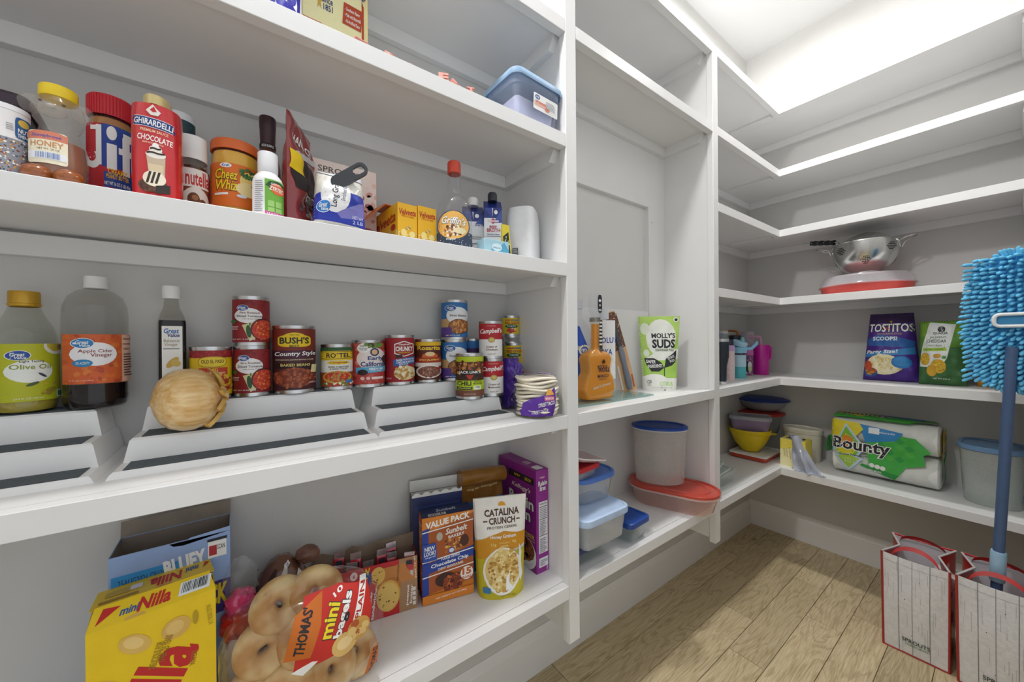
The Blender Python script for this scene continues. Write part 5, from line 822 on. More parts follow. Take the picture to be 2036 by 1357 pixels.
carton((.594, .72, Z0), (.6345, .72, Z0), .168, hb, '8a2285', {'left': RB, 'front': [R(.5, .5, 1, 1, '8f2a8a'), T('Raisin', .54, .87, .74, .05, BLK, 3), T('Raisin', .54, .87, .72, .048, W0, 1.2), T('Bran', .54, .82, .5, .05, BLK, 3), T('Bran', .54, .82, .48, .048, W0, 1.2), T("Kellogg's", .5, .925, .4, .022, 'f0d8d8', .8, .3), R(.56, .44, .74, .50, 'e6e4e8'), T('Nutrition Facts', .56, .67, .6, .02, '333333', .8), R(.56, .64, .66, .006, '333333'), R(.56, .52, .66, .006, '333333'), R(.56, .36, .66, .006, '333333'), R(.56, .10, .74, .09, 'e6e4e8'), R(.86, .03, .12, .04, 'd0a8cc')] + LINES(.56, .58, .62, .1, 6, '8a8a92') + LINES(.56, .44, .62, .14, 9, '8a8a92', 7) + LINES(.56, .27, .62, .14, 8, '8a8a92', 9) + LINES(.56, .10, .6, .06, 4, '8a8a92', 2), 'top': [T('Raisin Bran', .5, .4, .6, .14, 'e8c8e0', .8, 0, 90), RR(.5, .12, .6, .16, 'e6e4e8')]}, 'tall purple raisin bran box against the divider', name='cereal_box')
# ================================================================ middle bay, upper shelf
Z1 = LV[1]
gb = obj('glass_board', M().loft([rr(.36, .125, .004, 0), rr(.36, .125, .004, .005)], clear('bfd6d2', .12, .03), 1, 1)); gb.location = (.893, .755, Z1 + .0005)
tag(gb, 'clear glass board under the guitar-shaped bottle', 'glass board')
ZB = Z1 + .006
AMB = clear('f0a810', .6, .05); GLS = clear('fbf4e6', .02, .03)
def half(z):      # guitar outline: half width against height
    pts = [(0, .040), (.006, .050), (.035, .0575), (.06, .052), (.083, .041), (.1, .042), (.12, .046), (.135, .040), (.146, .022), (.152, .0125), (.24, .0115)]
    for (a, p), (b_, q) in zip(pts, pts[1:]):
        if a <= z <= b_: k = (z - a) / (b_ - a); k = k * k * (3 - 2 * k); return (p + (q - p) * k) * (1.16 if z < .15 else 1)
    return .0115
t = thing('guitar_tequila_bottle', 'guitar-shaped glass bottle of amber mango tequila', 'bottle', (.846, .742, ZB), math.radians(-3))
zs = [.24 * i / 48 for i in range(49)]
def gring(z, inn): h = half(z) - inn; d = (.052 if z < .13 else .052 - (.052 - .023) * min(1, (z - .13) / .022)) - 2 * inn; return rr(2 * h, d, min(h, d / 2) * .48, z, 3)
obj('tequila', M().loft([gring(max(z, .003), .0025) for z in zs if z < .228], AMB, 1, 1), t)
obj('glass_body', M().loft([gring(z, 0) for z in zs], GLS, 1, 0), t)
obj('collar', M().loft([rr(.030, .030, .012, .232), rr(.030, .030, .012, .244)], mat('8d8a80', .3, metal=.6), 1, 1), t)
obj('glass_stopper', M().loft([rr(.020, .020, .008, .244), rr(.024, .02, .008, .252), rr(.040, .024, .009, .262), rr(.042, .024, .009, .305), rr(.034, .022, .009, .318)], clear('f2f4f6', .10, .04), 1, 1), t)
obj('headstock_print', decal(M(), s_plane((-.001, -.0128, .258), (.018, 0, 0), (0, 0, .054), (0, -1, 0)), [RR(.5, .5, 1, 1, '23262e', q=.3), E(.5, .68, .6, .16, W0), E(.5, .42, .3, .12, W0), R(.5, .16, .6, .07, W0)], asp=.35), t)
obj('front_print', decal(M(), lambda u, v, off: Vector(((u - .5) * .115, -.0264 - off - (0 if v < .53 else -(.0145) * min(1, (v - .53) / .09)), .244 * v)), [R(.60, .78, .12, .38, '1d1f26')] + [R(.60, .625 + .045 * i, .10, .022, 'e9e4d4') for i in range(8)] + [G('3a3226', (.5, .45), (.54, .49), (.56, .46), (.58, .50), (.6, .46), (.64, .48), (.6, .44), (.54, .44)), T('ROCK N', .52, .40, .34, .045, '2b2a3a', 1.2), T('ROLL', .60, .365, .4, .055, '2b2a3a', 1.6), T('MANGO', .54, .29, .4, .04, '2b2a3a', 1), T('TEQUILA', .52, .25, .3, .018, '2b2a3a', .5), T('Santa Fe Brewery', .5, .17, .66, .05, 'c9c4b4', .6, .3, 10)], asp=.41, big=.08), t)
# clear vodka bottles behind
x, y, r = cyl(1178, 1224, 660, .785); t = thing('vodka_bottle', 'clear vodka bottle with white label and blue lettering', 'bottle', (x, y, Z1), face(x, y)); h = .28
obj('glass_body', M().lathe([(.0001, 0), (r * .95, 0), (r, .006), (r, .19), (r * .8, .205), (r * .4, .215), (r * .38, .255)], clear('f6f8fa', .03, .03), 32), t)
obj('cap', M().lathe([(.0001, .25), (r * .42, .25), (r * .42, .285), (.0001, .285)], mat('d9dce0', .3), 24), t)
obj('label', decal(M(), s_cyl(r + .0006, .06, .245), [R(.62, .5, .7, 1, 'eef0f2'), T('ABSOLUT', .5, .66, 1.1, .10, '2450a4', 1.2), T('VODKA', .44, .46, .8, .10, '2450a4', 1.2)], asp=.3, big=.1), t)
x, y, r = cyl(1126, 1174, 660, .80); t = thing('liqueur_bottle', 'clear bottle with slanted blue sash half hidden by the divider', 'bottle', (x, y, Z1), face(x, y))
obj('glass_body', M().lathe([(.0001, 0), (r * .95, 0), (r, .006), (r, .21), (r * .7, .235), (r * .35, .25), (r * .33, .285)], clear('f4f6fa', .04, .03), 32), t)
obj('cap', M().lathe([(.0001, .28), (r * .38, .28), (r * .38, .305), (.0001, .305)], mat('c9ccd4', .3), 24), t)
obj('label', decal(M(), s_cyl(r + .0006, .06, .225), [G('2450b0', (.3, .0), (1, .0), (1, .42), (.3, .62)), G('2450b0', (.3, .66), (.9, .6), (.55, 1), (.3, 1)), E(.74, .56, .44, .2, 'e9e2c0'), E(.74, .56, .3, .14, '2c5aae'), T('VO', .74, .56, .18, .07, W0, 1.4)], asp=.4, big=.1), t)
# carded kitchen tool
t = thing('carded_knife', 'grey-handled kitchen tool on a food picture card', 'kitchen tool', (1.075, .792, Z1 + .003), math.radians(-34), ry=math.radians(-12)); CW, CHh = .050, .285
obj('backing_card', M().loft([[(x, y, z) for x, z in ((-.024, 0), (.03, 0), (.024, .15), (.015, CHh - .012), (.006, CHh), (-.018, CHh), (-.024, CHh - .01))] for y in (0, .0015)], mat('d8a070', .5), 1, 1), t)
obj('card_print', decal(M(), s_plane((-.024, -.0002, 0), (.054, 0, 0), (0, 0, CHh), (0, -1, 0)), [G('e0b080', (.0, 0), (1, 0), (.88, .55), (.72, .95), (.6, 1), (.1, 1), (0, .95)), G('6a4a3a', (0, .5), (.86, .55), (.74, .93), (.6, .99), (.1, .99), (0, .95)), SP(.4, .76, .7, .42, 110, .05, ['c9a080', '7a3a2a', 'e8d0b0', 'b5523f', '4a3a30', 'd9b8a0', '8a9a6a'], 5, 1, True), R(.86, .12, .1, .16, 'b5603a'), R(.1, .18, .1, .3, 'e8e4e0')], asp=.2), t)
obj('blade_cover', M().loft([rr(.016, .006, .003, .15, 3, .002, -.004), rr(.010, .004, .002, .235, 3, .0, -.003)], mat('4a4c52', .4), 1, 1), t)
obj('handle', M().loft([rr(.016, .013, .006, .008, 4, .004, -.008), rr(.022, .016, .007, .03, 4, .004, -.009), rr(.017, .014, .006, .09, 4, .003, -.008), rr(.020, .015, .006, .14, 4, .002, -.008), rr(.012, .01, .004, .16, 4, .002, -.006)], mat('7d828c', .45), 1, 1), t)
# dishwasher pod pouch
MOL = [R(.5, .5, 1, 1, 'eff2ea'), G('a9d45e', (0, .55), (.1, .9), (.0, 1), (1, 1), (1, .55), (.9, .9), (.55, .95), (.2, .86), (.1, .6)), G('b5d96c', (0, .40), (.1, .62), (.2, .84), (.5, .94), (.85, .9), (1, .7), (1, 1), (0, 1)), E(.52, .70, .76, .52, 'eff2ea'), E(.13, .83, .22, .16, 'e6eedd'), E(.13, .5, .14, .10, 'e9f0e0'), E(.2, .6, .08, .06, 'e9f0e0'), G('a9d45e', (0, .18), (0, .42), (.5, .40), (1, .42), (1, .16), (.6, .2), (.3, .24)), T("MOLLY'S", .58, .735, .60, .07, '2b2e34', 1.6), T('SUDS', .58, .625, .60, .12, '2b2e34', 2), T('DISHWASHER PODS', .60, .54, .48, .035, '4a5a3a', .9), G('2b2e34', (.06, .43), (.3, .43), (.5, .37), (.56, .30), (.42, .25), (.22, .25), (.1, .34)), G('2b2e34', (.57, .30), (.62, .42), (.78, .48), (.92, .54), (.9, .38), (.78, .33)), R(.575, .22, .022, .2, '2b2e34'), T('SAFER', .22, .385, .24, .045, W0, 1.4, 0, -4), T('INGREDIENTS', .32, .325, .38, .045, W0, 1.2, 0, 3), T('SOURCE', .76, .44, .2, .035, W0, 1, 0, 28), T('POD', .80, .395, .14, .035, W0, 1, 0, 20), E(.3, .13, .7, .18, 'eff2ea'), T('120', .14, .115, .12, .05, '2b2e34', 1), T('PODS', .14, .07, .1, .02, '2b2e34', .6), T('CITRUS', .62, .09, .38, .055, 'b5d98a', 1), T('NET WT 60 oz (1.7kg)', .62, .035, .34, .015, '6a6a6a', .4), E(.9, .95, .14, .07, 'e9f0e0'), E(.9, .95, .08, .04, '2b2e34'), R(.57, .0, .04, .03, '2b2e34')]
pouch((1.178, .806, Z1), (1.270, .732, Z1), zat(1.24, .77, 1305, 630) - Z1, .06, 'e9efe0', MOL, 'green and white dishwasher pod pouch', 'detergent_pouch', cat='pouch', topw=1.28, m=mat('e6ecdc', .35, var=.03), wrinkle=.002)
rb_ = obj('spice_tin', M().loft([rr(.03, .022, .004, 0), rr(.03, .022, .004, .075), rr(.026, .018, .004, .078)], mat('a8332f', .4, var=.5, scale=160), 1, 1)); rb_.location = (1.318, .805, Z1); rb_.rotation_euler = (0, 0, -.6); tag(rb_, 'small red speckled tin behind the detergent pouch', 'tin')

# ================================================================ middle bay, lowest shelf: food containers
Z0 = LV[0]
def tray(name, label, loc, rz, w, d, h, r, bodym, lidm, cat='container', taper=.9, lid_h=.012, over=.006, ry=0, rx=0, wall=True, lidr=None, step=.0):
    t = thing(name, label, cat, loc, rz, rx=rx, ry=ry)
    r0 = r * taper
    rings = [rr(w * taper * .93, d * taper * .93, r0 * .9, 0, 6), rr(w * taper, d * taper, r0, .004, 6), rr(w, d, r, h, 6)]
    obj('body', M().loft(rings, bodym, 1, 0), t)
    if wall: obj('inner_wall', M().loft([rr(w - .004, d - .004, r - .001, h, 6), rr(w * taper - .004, d * taper - .004, r0, .006, 6)], bodym, 0, 1), t)
    if lidm:
        W2, D2 = w + over, d + over; R2 = r + over / 2
        obj('lid', M().loft([rr(W2, D2, R2, h - lid_h, 6), rr(W2 + .001, D2 + .001, R2, h - lid_h + .002, 6), rr(W2, D2, R2, h + .002, 6), rr(W2 - .006, D2 - .006, R2 - .003, h + .004, 6), rr(W2 - .018, D2 - .018, R2 - .009, h + .004, 6), rr(W2 - .022, D2 - .022, R2 - .011, h + .001, 6)], lidm, 0, 1), t)
    return t
FRO = clear('f2f4f6', .26, .3); CLR = clear('f4f6f8', .14, .06); GLA = clear('f4f8f6', .025, .03); BLU = mat('1f4a9c', .35); SKY = mat('b7cdea', .4)
tray('glass_container', 'rectangular glass container at the bottom of the left stack', (.752, .722, Z0 + .0005), 0, .150, .105, .05, .016, GLA, mat('27386e', .4), taper=.86)
tray('plastic_bin', 'frosted plastic bin with pale blue lid in the left stack', (.770, .695, Z0 + .056), 0, .176, .122, .082, .022, FRO, SKY, taper=.88, lid_h=.014, over=.01)
tray('plastic_container', 'clear container with blue lid upon the frosted bin', (.800, .742, Z0 + .1435), 0, .172, .115, .070, .05, CLR, mat('4c78c8', .4, alpha=.95), taper=.80, lid_h=.008)
tray('plastic_container', 'small clear container with red lid upon the blue-lidded one', (.752, .730, Z0 + .219), .1, .125, .09, .030, .035, CLR, mat('c02f34', .4), taper=.82, lid_h=.006)
tray('shallow_dish', 'pinkish translucent shallow dish tilted on top of the left stack', (.768, .735, Z0 + .262), .12, .135, .10, .010, .02, mat('e6cfd0', .35, alpha=.75), None, cat='dish', taper=.86, ry=math.radians(14), rx=math.radians(5))
obj('rim', M().tube([(p[0], p[1], .010) for p in rr(.137, .102, .021, 0, 6)], .0022, mat('eee6e6', .4), 6, True), bpy.data.objects['shallow_dish'])
t = tray('glass_container', 'small rectangular glass container with navy lid', (.940, .694, Z0 + .0005), math.radians(3), .100, .076, .060, .013, GLA, BLU, taper=.84, lid_h=.012)
# long red-lidded container with the tall oval canister on it
RC = clear('f6dcd4', .26, .1)
t = thing('plastic_container', 'long clear container with translucent red lid', 'container', (1.256, .738, Z0 + .0005), math.radians(21)); t.scale = (1.12, 1.14, 1.06)
obj('body', M().loft([rr(.118, .225, .056, 0, 8), rr(.126, .233, .06, .004, 8), rr(.146, .262, .07, .058, 8)], RC, 1, 0), t)
obj('rim', M().loft([rr(.150, .266, .072, .052, 8), rr(.158, .274, .076, .054, 8), rr(.158, .274, .076, .060, 8)], clear('f2e4e0', .4, .2), 0, 0), t)
RL = mat('c84432', .3, alpha=.88, coat=.3)
obj('lid', M().loft([rr(.152, .268, .073, .056, 8), rr(.152, .268, .073, .066, 8), rr(.146, .262, .07, .0675, 8), rr(.134, .250, .065, .0675, 8), rr(.132, .248, .064, .0645, 8), rr(.104, .215, .05, .0645, 8), rr(.102, .213, .049, .0665, 8), rr(.085, .19, .04, .0665, 8), rr(.083, .188, .039, .0645, 8)], RL, 0, 1), t)
x, y, r = cyl(1258, 1367, 900, .785); zt = Z0 + .0725; H = zat(x, y, 1316, 846) - zt
t = thing('plastic_canister', 'tall oval clear canister with blue lid upon the red-lidded container', 'canister', (x, y, zt), math.radians(-50)); w = r * 2.08
obj('body', M().loft([el(w * .82, w * .56, 0, 40), el(w * .86, w * .60, .004, 40), el(w * .93, w * .66, H - .012, 40)], clear('f2eeea', .30, .12), 1, 0), t)
obj('rim', M().loft([el(w * .95, w * .67, H - .014, 40), el(w * .99, w * .71, H - .012, 40), el(w * .99, w * .71, H - .006, 40)], clear('eef2f6', .5, .2), 0, 0), t)
obj('lid', M().loft([el(w * .97, w * .69, H - .008, 40), el(w, w * .72, H - .007, 40), el(w, w * .72, H, 40), el(w * .96, w * .68, H + .003, 40), el(w * .86, w * .58, H + .003, 40), el(w * .84, w * .56, H - .001, 40)], mat('1a4aa6', .35), 0, 1), t)
# ================================================================ corner shelves
# ---- tumblers and bottles
Z1 = LV[1]
def lathe_thing(name, label, cat, xl, xr, Y, yt, z0, parts, off=0, yref=None):
    x, y, r = cyl(xl, xr, yref or yt + 40, Y); H = zat(x, y, (xl + xr) / 2, yt) - z0
    t = thing(name, label, cat, (x, y, z0), face(x, y, off))
    for nm, pr, m in parts: obj(nm, M().lathe([(a * r, c * H) for a, c in pr], m, 32), t)
    return t, r, H
NV = mat('27303c', .4); CLL = clear('eef0f2', .08, .05)
t, r, H = lathe_thing('tumbler', 'navy steel tumbler with clear lid next to the stile', 'tumbler', 1419, 1450, .700, 664, Z1, [('base', [(.0001, 0), (.62, 0), (.64, .06)], STEEL), ('body', [(.64, .06), (.72, .38), (.86, .46), (.97, .55), (1, .84)], NV), ('rim', [(1, .84), (1, .90), (.96, .90)], mat('d2d4d6', .3, metal=.6)), ('lid', [(.97, .90), (.98, .96), (.9, 1), (.0001, .98)], CLL)])
obj('slider', M().box(-r * .3, r * .3, -r * .9, -r * .2, H * .97, H * 1.01, mat('5a78a0', .4), .002), t)
t, r, H = lathe_thing('water_bottle', 'pale pink bottle with lilac collar beside the navy tumbler', 'bottle', 1438, 1461, .757, 676, Z1, [('body', [(.0001, 0), (.92, 0), (1, .04), (1, .72)], mat('e6cfd0', .45, var=.08, scale=120)), ('collar', [(1.02, .72), (1.04, .74), (1.04, .84), (.9, .86)], mat('c9a8d8', .4)), ('cap', [(.8, .86), (.8, .98), (.7, 1), (.0001, 1)], mat('2a3142', .4))])
t, r, H = lathe_thing('water_bottle', 'pale blue and aqua bottle with tilted lid and carry loop', 'bottle', 1455, 1484, .762, 690, Z1, [('body', [(.0001, 0), (.86, 0), (.95, .04), (.95, .32), (1.0, .42), (1.0, .72), (1.02, .74)], mat('b4d8ea', .45)), ('aqua_band', [(.88, .004), (.965, .04), (.965, .32), (.985, .37)], mat('56bcc6', .45)), ('collar', [(1.05, .80), (1.1, .82), (1.1, .98), (1.0, 1.0), (.0001, 1.0)], mat('8ccbe8', .4))])
o = obj('lid', M().loft([el(2.1 * r, 2.1 * r, 0, 32), el(2.2 * r, 2.2 * r, .004, 32), el(2.2 * r, 2.2 * r, .017, 32), el(1.9 * r, 1.9 * r, .022, 32)], mat('a4d2ec', .4), 1, 1), t); o.location = (0, -.006, H + .006); o.rotation_euler = (math.radians(8), math.radians(18), 0)
obj('spout', M().lathe([(r * .3, H), (r * .3, H + .034), (r * .2, H + .044), (.0001, H + .044)], mat('86cdd6', .4), 16, r * .5, .01), t)
obj('carry_loop', M().tube([(r * .95, 0, H * .93), (r * 1.7, 0, H * .95), (r * 2.3, 0, H * 1.08), (r * 2.45, 0, H * 1.17)], [.007, .0075, .0075, .005], mat('8cc8ea', .4), 10), t)
t, r, H = lathe_thing('water_bottle', 'purple patterned children bottle with penguin print', 'bottle', 1477, 1498, .790, 694, Z1, [('body', [(.0001, 0), (.94, 0), (1, .03), (1, .76)], mat('7a4a78', .45, var=.25, scale=60)), ('collar', [(1.02, .76), (1.03, .78), (1.03, .95), (.9, 1), (.0001, 1)], mat('c46aa8', .4))])
b = M(); decal(b, s_cyl(r + .0004, .004, H * .74), [SP(.5, .8, .9, .3, 14, .06, ['b586b8', 'd8a8d0', '5a3a68'], 3, 1, True), E(.5, .42, .62, .62, '262c3c', 10), E(.66, .5, .36, .4, 'e6e6e8'), E(.68, .3, .34, .3, 'c9d0a0'), SP(.5, .08, .9, .14, 20, .08, ['c98ab0', '8a5a8a', 'e6d0dc'], 5, 1, True)], asp=.5, big=.1); obj('print', b, t)
MG = mat('c4129a', .32, coat=.3)
t, r, H = lathe_thing('straw_tumbler', 'bright magenta tumbler with pink straw', 'tumbler', 1495, 1531, .765, 686, Z1, [('body', [(.0001, 0), (.86, 0), (.9, .02), (.95, .46), (1.0, .49), (1.02, .98), (.98, 1.0)], MG), ('lid', [(.98, .99), (.96, 1.01), (.5, 1.02), (.0001, 1.02)], mat('d8b0c0', .4, alpha=.8))])
obj('straw', M().tube([(.0, 0, H * 1.0), (.0, 0, H * 1.18), (-.004, .0, H * 1.245), (-.012, .002, H * 1.27), (-.03, .004, H * 1.275), (-.05, .006, H * 1.27)], .0075, mat('d6a8c6', .45), 10), t)
obj('handle', M().tube([(r * .96, -.004, H * .95), (r * 1.12, -.006, H * .9), (r * 1.1, -.006, H * .55), (r * .95, -.004, H * .5)], .004, MG, 8), t)
t, r, H = lathe_thing('straw_tumbler', 'tall pale lavender tumbler behind the blue bottle', 'tumbler', 1474, 1500, .845, 660, Z1, [('body', [(.0001, 0), (.8, 0), (.86, .5), (1, .56), (1.0, .96), (.95, 1)], mat('cfc6d2', .45)), ('lid', [(1.0, .95), (.96, .99), (.0001, 1.0)], mat('d4dcdc', .4))])
t, r, H = lathe_thing('straw_tumbler', 'dark tumbler with bent amber straw at the back', 'tumbler', 1448, 1474, .835, 666, Z1, [('body', [(.0001, 0), (.8, 0), (.86, .5), (1, .56), (1.0, .92)], mat('22252e', .4)), ('lid', [(1.02, .92), (1.0, .98), (.0001, 1.0)], mat('2a2d36', .35))])
obj('straw', M().tube([(r * .5, 0, H * .98), (r * .5, 0, H * 1.05), (r * .2, 0, H * 1.09), (-r * 1.0, 0, H * 1.10)], .006, mat('a8682c', .35), 10), t)
t, r, H = lathe_thing('tumbler', 'white-lidded tumbler in the far left back', 'tumbler', 1426, 1448, .835, 657, Z1, [('body', [(.0001, 0), (.8, 0), (1, .6), (1.0, .92)], mat('8a8f96', .4)), ('lid', [(1.02, .92), (1.0, .98), (.0001, 1.0)], mat('e2ddd2', .4))])

# ---- chip bags facing the aisle
def right_pouch(y0, y1, X, H, th, spec, label, m, rx=-.10, topw=1.0, **k): return pouch((X, y0, Z1 + .0005), (X, y1, Z1 + .0005), H, th, '000000', spec, label, 'chip_bag', m=m, stand=False, rx=rx, topw=topw, top_t=.006, **k)
TOS = [R(.5, .5, 1, 1, '4a2a88'), R(.5, .93, 1, .16, '3a2050'), G('2f62a8', (0, .60), (.3, .68), (.8, .62), (1, .58), (1, .48), (.6, .50), (0, .52)), T('TOSTITOS', .52, .78, .98, .13, '14121a', 4), T('TOSTITOS', .52, .78, .95, .125, W0, 1.2), G('d8b02c', (.50, .88), (.56, .88), (.53, .84)), E(.46, .77, .06, .04, 'c4302a'), T('RESTAURANT STYLE', .5, .69, .5, .025, 'c9a07a', .5), T('SCOOPS!', .42, .62, .5, .06, 'e6eef4', 1.4), G('3f8ac8', (0, .40), (.6, .46), (1, .50), (1, .40), (.6, .38), (0, .34)), T('Party Size!', .36, .42, .62, .07, W0, 1.4, .15, 3), E(.40, .24, .66, .30, 'efe2b4'), SP(.40, .24, .64, .28, 50, .055, ['e9d9a0', 'f3ebc8', 'd8c078'], 5), E(.72, .28, .36, .18, '2f7ac0'), E(.72, .285, .28, .13, '3f90d0'), E(.16, .12, .26, .14, '2f5f9c'), E(.16, .14, .22, .10, 'b5452a'), SP(.16, .14, .2, .1, 20, .03, ['d8602c', 'e0903a', '6a8a3a'], 4), E(.1, .22, .16, .14, 'c8502c')]
right_pouch(.396, .222, 2.195, .285, .10, TOS, 'purple tortilla chip bag on the corner shelf', mat('472a80', .25, coat=.6, var=.15, scale=25), topw=.74, wrinkle=.005, rx=-.06)
QUA = [R(.5, .5, 1, 1, '3a6a38'), R(.5, .85, 1, .34, '6f9a28'), G('5a8a2c', (0, .75), (1, .82), (1, .6), (0, .55)), G('e6e9e6', (.24, .98), (.80, .94), (.62, .42), (.48, .26), (.04, .28), (.06, .5)), RR(.5, .865, .16, .09, '33363a', q=.4), T('QUAKER', .48, .80, .32, .045, '3a3a3a', 1.2), T('JALAPENO', .43, .735, .36, .04, '4a5a3a', .5), T('CHEDDAR', .40, .68, .42, .05, '3a4a3a', .8), T('RICE CRISPS', .38, .61, .28, .022, '4a4a4a', .5), R(.36, .55, .5, .05, 'a8cf4a', 2), T('NATURALLY FLAVORED', .36, .55, .4, .02, '3a4a2a', .5, 0, 2), E(.16, .40, .22, .20, 'd2a82c'), SP(.16, .40, .2, .18, 20, .025, ['e3c24a', 'b8891f'], 3), E(.44, .29, .32, .22, 'd8ae2c'), SP(.44, .29, .3, .2, 30, .025, ['e8c850', 'b8891f'], 5), E(.30, .22, .22, .18, 'cfa028'), E(.42, .45, .16, .07, 'cf9a3a'), E(.56, .43, .1, .05, '5a9a4a'), T('NET WT 6.06 oz', .5, .1, .34, .025, 'dfe6d8', .5)]
right_pouch(.226, .104, 2.150, .245, .085, QUA, 'green cheddar rice crisp bag beside the purple chip bag', mat('3f7038', .22, coat=.7, var=.2, scale=20), topw=.95, wrinkle=.006, rx=-.05)
right_pouch(.085, -.022, 2.185, .20, .07, [R(.5, .5, 1, 1, 'b07a1c'), SP(.5, .3, .8, .4, 30, .06, ['d89a2c', '8a4a1a', 'e6c060'], 3), G('2a2420', (0, .6), (1, .7), (1, .9), (0, .85))], 'orange-brown chip bag behind the mop head', mat('a8741c', .25, coat=.6, var=.2, scale=25), wrinkle=.005)

# ---- colander on the cake carrier
Z2 = LV[2]; cyx, cyy = 2.172, .383
t = thing('cake_carrier', 'flat round carrier with red base and clear cover', 'cake carrier', (cyx, cyy, Z2 + .0005))
obj('base', M().lathe([(.0001, 0), (.136, 0), (.142, .004), (.149, .034), (.153, .038), (.150, .040), (.0001, .036)], mat('cf4a42', .35), 48), t)
obj('cover', M().lathe([(.156, .034), (.158, .038), (.152, .044), (.146, .066), (.138, .078), (.12, .083), (.0001, .083)], clear('f0eef4', .34, .12), 48), t)
zc = Z2 + .0845
t = thing('colander', 'stainless steel colander on the cake carrier', 'colander', (cyx, cyy, zc)); RC_ = .112; hc = .135
bp = [(.046, 0), (.047, .012), (.050, .014), (.068, .024), (.088, .045), (.102, .075), (.109, .10), (.111, .125), (RC_, hc)]
obj('bowl', M().lathe(bp + [(RC_ + .002, hc + .001), (RC_ + .0022, hc - .003), (RC_ - .001, hc - .003)], STEEL, 56), t)
obj('bowl_inside', M().lathe([(a - .0012, c) for a, c in bp[::-1][:-2]] + [(.0001, .014)], STEEL, 56), t)
def rz_(z):
    for (a, p), (b_, q) in zip(bp, bp[1:]):
        if p <= z <= q and q > p: return a + (b_ - a) * (z - p) / (q - p)
    return RC_
b = M(); hm = mat('1b1c1f', .6)
def dot(th, z):
    r = rz_(z) + .0006; n = Vector((math.cos(th), math.sin(th), -.25)).normalized(); c = Vector((r * math.cos(th), r * math.sin(th), z)); tx = Vector((-math.sin(th), math.cos(th), 0)); ty = n.cross(tx)
    b.add([c + n * .0004 + tx * (.0023 * math.cos(k * PI / 4)) + ty * (.0023 * math.sin(k * PI / 4)) for k in range(8)], [tuple(range(8))], hm)
for k in range(8):
    t0 = 2 * PI * k / 8 + .2
    for i in range(-3, 4):
        for j in range(0, 5):
            if abs(i) + abs(j - 2) <= 3: dot(t0 + i * .055, .088 + j * .0065 - abs(i) * .0 if k % 2 else .040 + j * .0065)
hl = obj('holes', b, t); hl['kind'] = 'stuff'
for s in (-1, 1):
    a = PI / 2 * s + .22 * s
    def hp(r_, dz, q): return ((r_) * math.cos(a) - q * math.sin(a), (r_) * math.sin(a) + q * math.cos(a), hc + dz)
    obj('handle', M().tube([hp(RC_ - .002, -.036, -.020), hp(RC_ + .006, -.016, -.022), hp(RC_ + .022, -.008, -.024), hp(RC_ + .045, 0, -.012), hp(RC_ + .050, .002, 0), hp(RC_ + .045, 0, .012), hp(RC_ + .022, -.008, .024), hp(RC_ + .006, -.016, .022), hp(RC_ - .002, -.036, .020)], .0024, STEEL, 8), t)
t = thing('mesh_strainer', 'fine mesh strainer with black grip lying upside down on the colander', 'strainer', (cyx, cyy - .012, zc + hc + .006), 0, rx=math.radians(7))
rs = .083
obj('rim', M().tube([(rs * math.cos(2 * PI * i / 40), rs * math.sin(2 * PI * i / 40), 0) for i in range(40)], .0026, STEEL, 8, True), t)
b = M()
for k in range(-13, 14):
    o = k * rs / 14
    for ax in (0, 1):
        L = math.sqrt(max(0, rs * rs - o * o)); pts = []
        for i in range(13):
            q = -L + 2 * L * i / 12; z = .040 * (1 - (q * q + o * o) / (rs * rs)); pts.append((q, o, z) if ax else (o, q, z))
        b.tube(pts, .0007, STEEL, 3)
ms = obj('wire_mesh', b, t); ms['kind'] = 'stuff'
obj('mesh_dome', M().lathe([(rs * .99 * math.sin(PI / 2 * (1 - i / 8)), .040 * (1 - math.sin(PI / 2 * (1 - i / 8)) ** 2) - .0006) for i in range(9)], clear('c8cacc', .5, .3), 40), t)
obj('handle_wire', M().tube([(-.006, rs - .002, 0), (-.007, rs + .03, .008), (-.008, rs + .13, .012), (0, rs + .142, .012), (.008, rs + .13, .012), (.007, rs + .03, .008), (.006, rs - .002, 0)], .0022, STEEL, 8), t)
obj('grip', M().tube([(0, rs + .028 + .092 * i / 16, .008 + .004 * i / 16) for i in range(17)], [.0105 + .0014 * math.sin(i * PI / 2) for i in range(17)], mat('23262e', .6), 12), t)
obj('rest_hook', M().tube([(.012, -rs, 0), (.010, -rs - .016, .006), (0, -rs - .02, .008), (-.010, -rs - .016, .006), (-.012, -rs, 0)], .0024, STEEL, 8), t)

# ---- lowest corner shelf: bowls and containers
Z0 = LV[0]
tray('glass_container', 'clear glass baking container with no lid next to the stile', (1.575, .742, Z0 + .0005), 0, .185, .105, .052, .014, GLA, None, taper=.86)
for i, (dx, dy, dz, ax, ay, lb) in enumerate(((0, .0, .060, .02, -.08, 'lowest clear glass lid leaning on the glass container'), (-.012, .012, .077, -.02, -.10, 'second clear glass lid of the leaning pile'), (-.02, .02, .094, .03, -.08, 'third clear glass lid of the leaning pile'), (-.016, .03, .111, -.02, -.03, 'fourth clear glass lid of the leaning pile'), (-.022, .032, .127, .03, .0, 'topmost clear glass lid of the leaning pile'))):
    t = thing('glass_cover', lb, 'lid', (1.545 + dx, .745 + dy, Z0 + dz), .2 * i, rx=ax, ry=ay, group='clear glass lids beside the stile')
    obj('pane', M().loft([rr(.14, .10, .02, 0), rr(.146, .106, .022, .004), rr(.12, .08, .018, .009)], clear('e2eeea', .16, .04), 1, 1), t); obj('seal', M().tube([(p[0], p[1], .002) for p in rr(.148, .108, .023, 0, 5)], .003, mat('dfe8e4', .35, alpha=.85), 6, True), t)
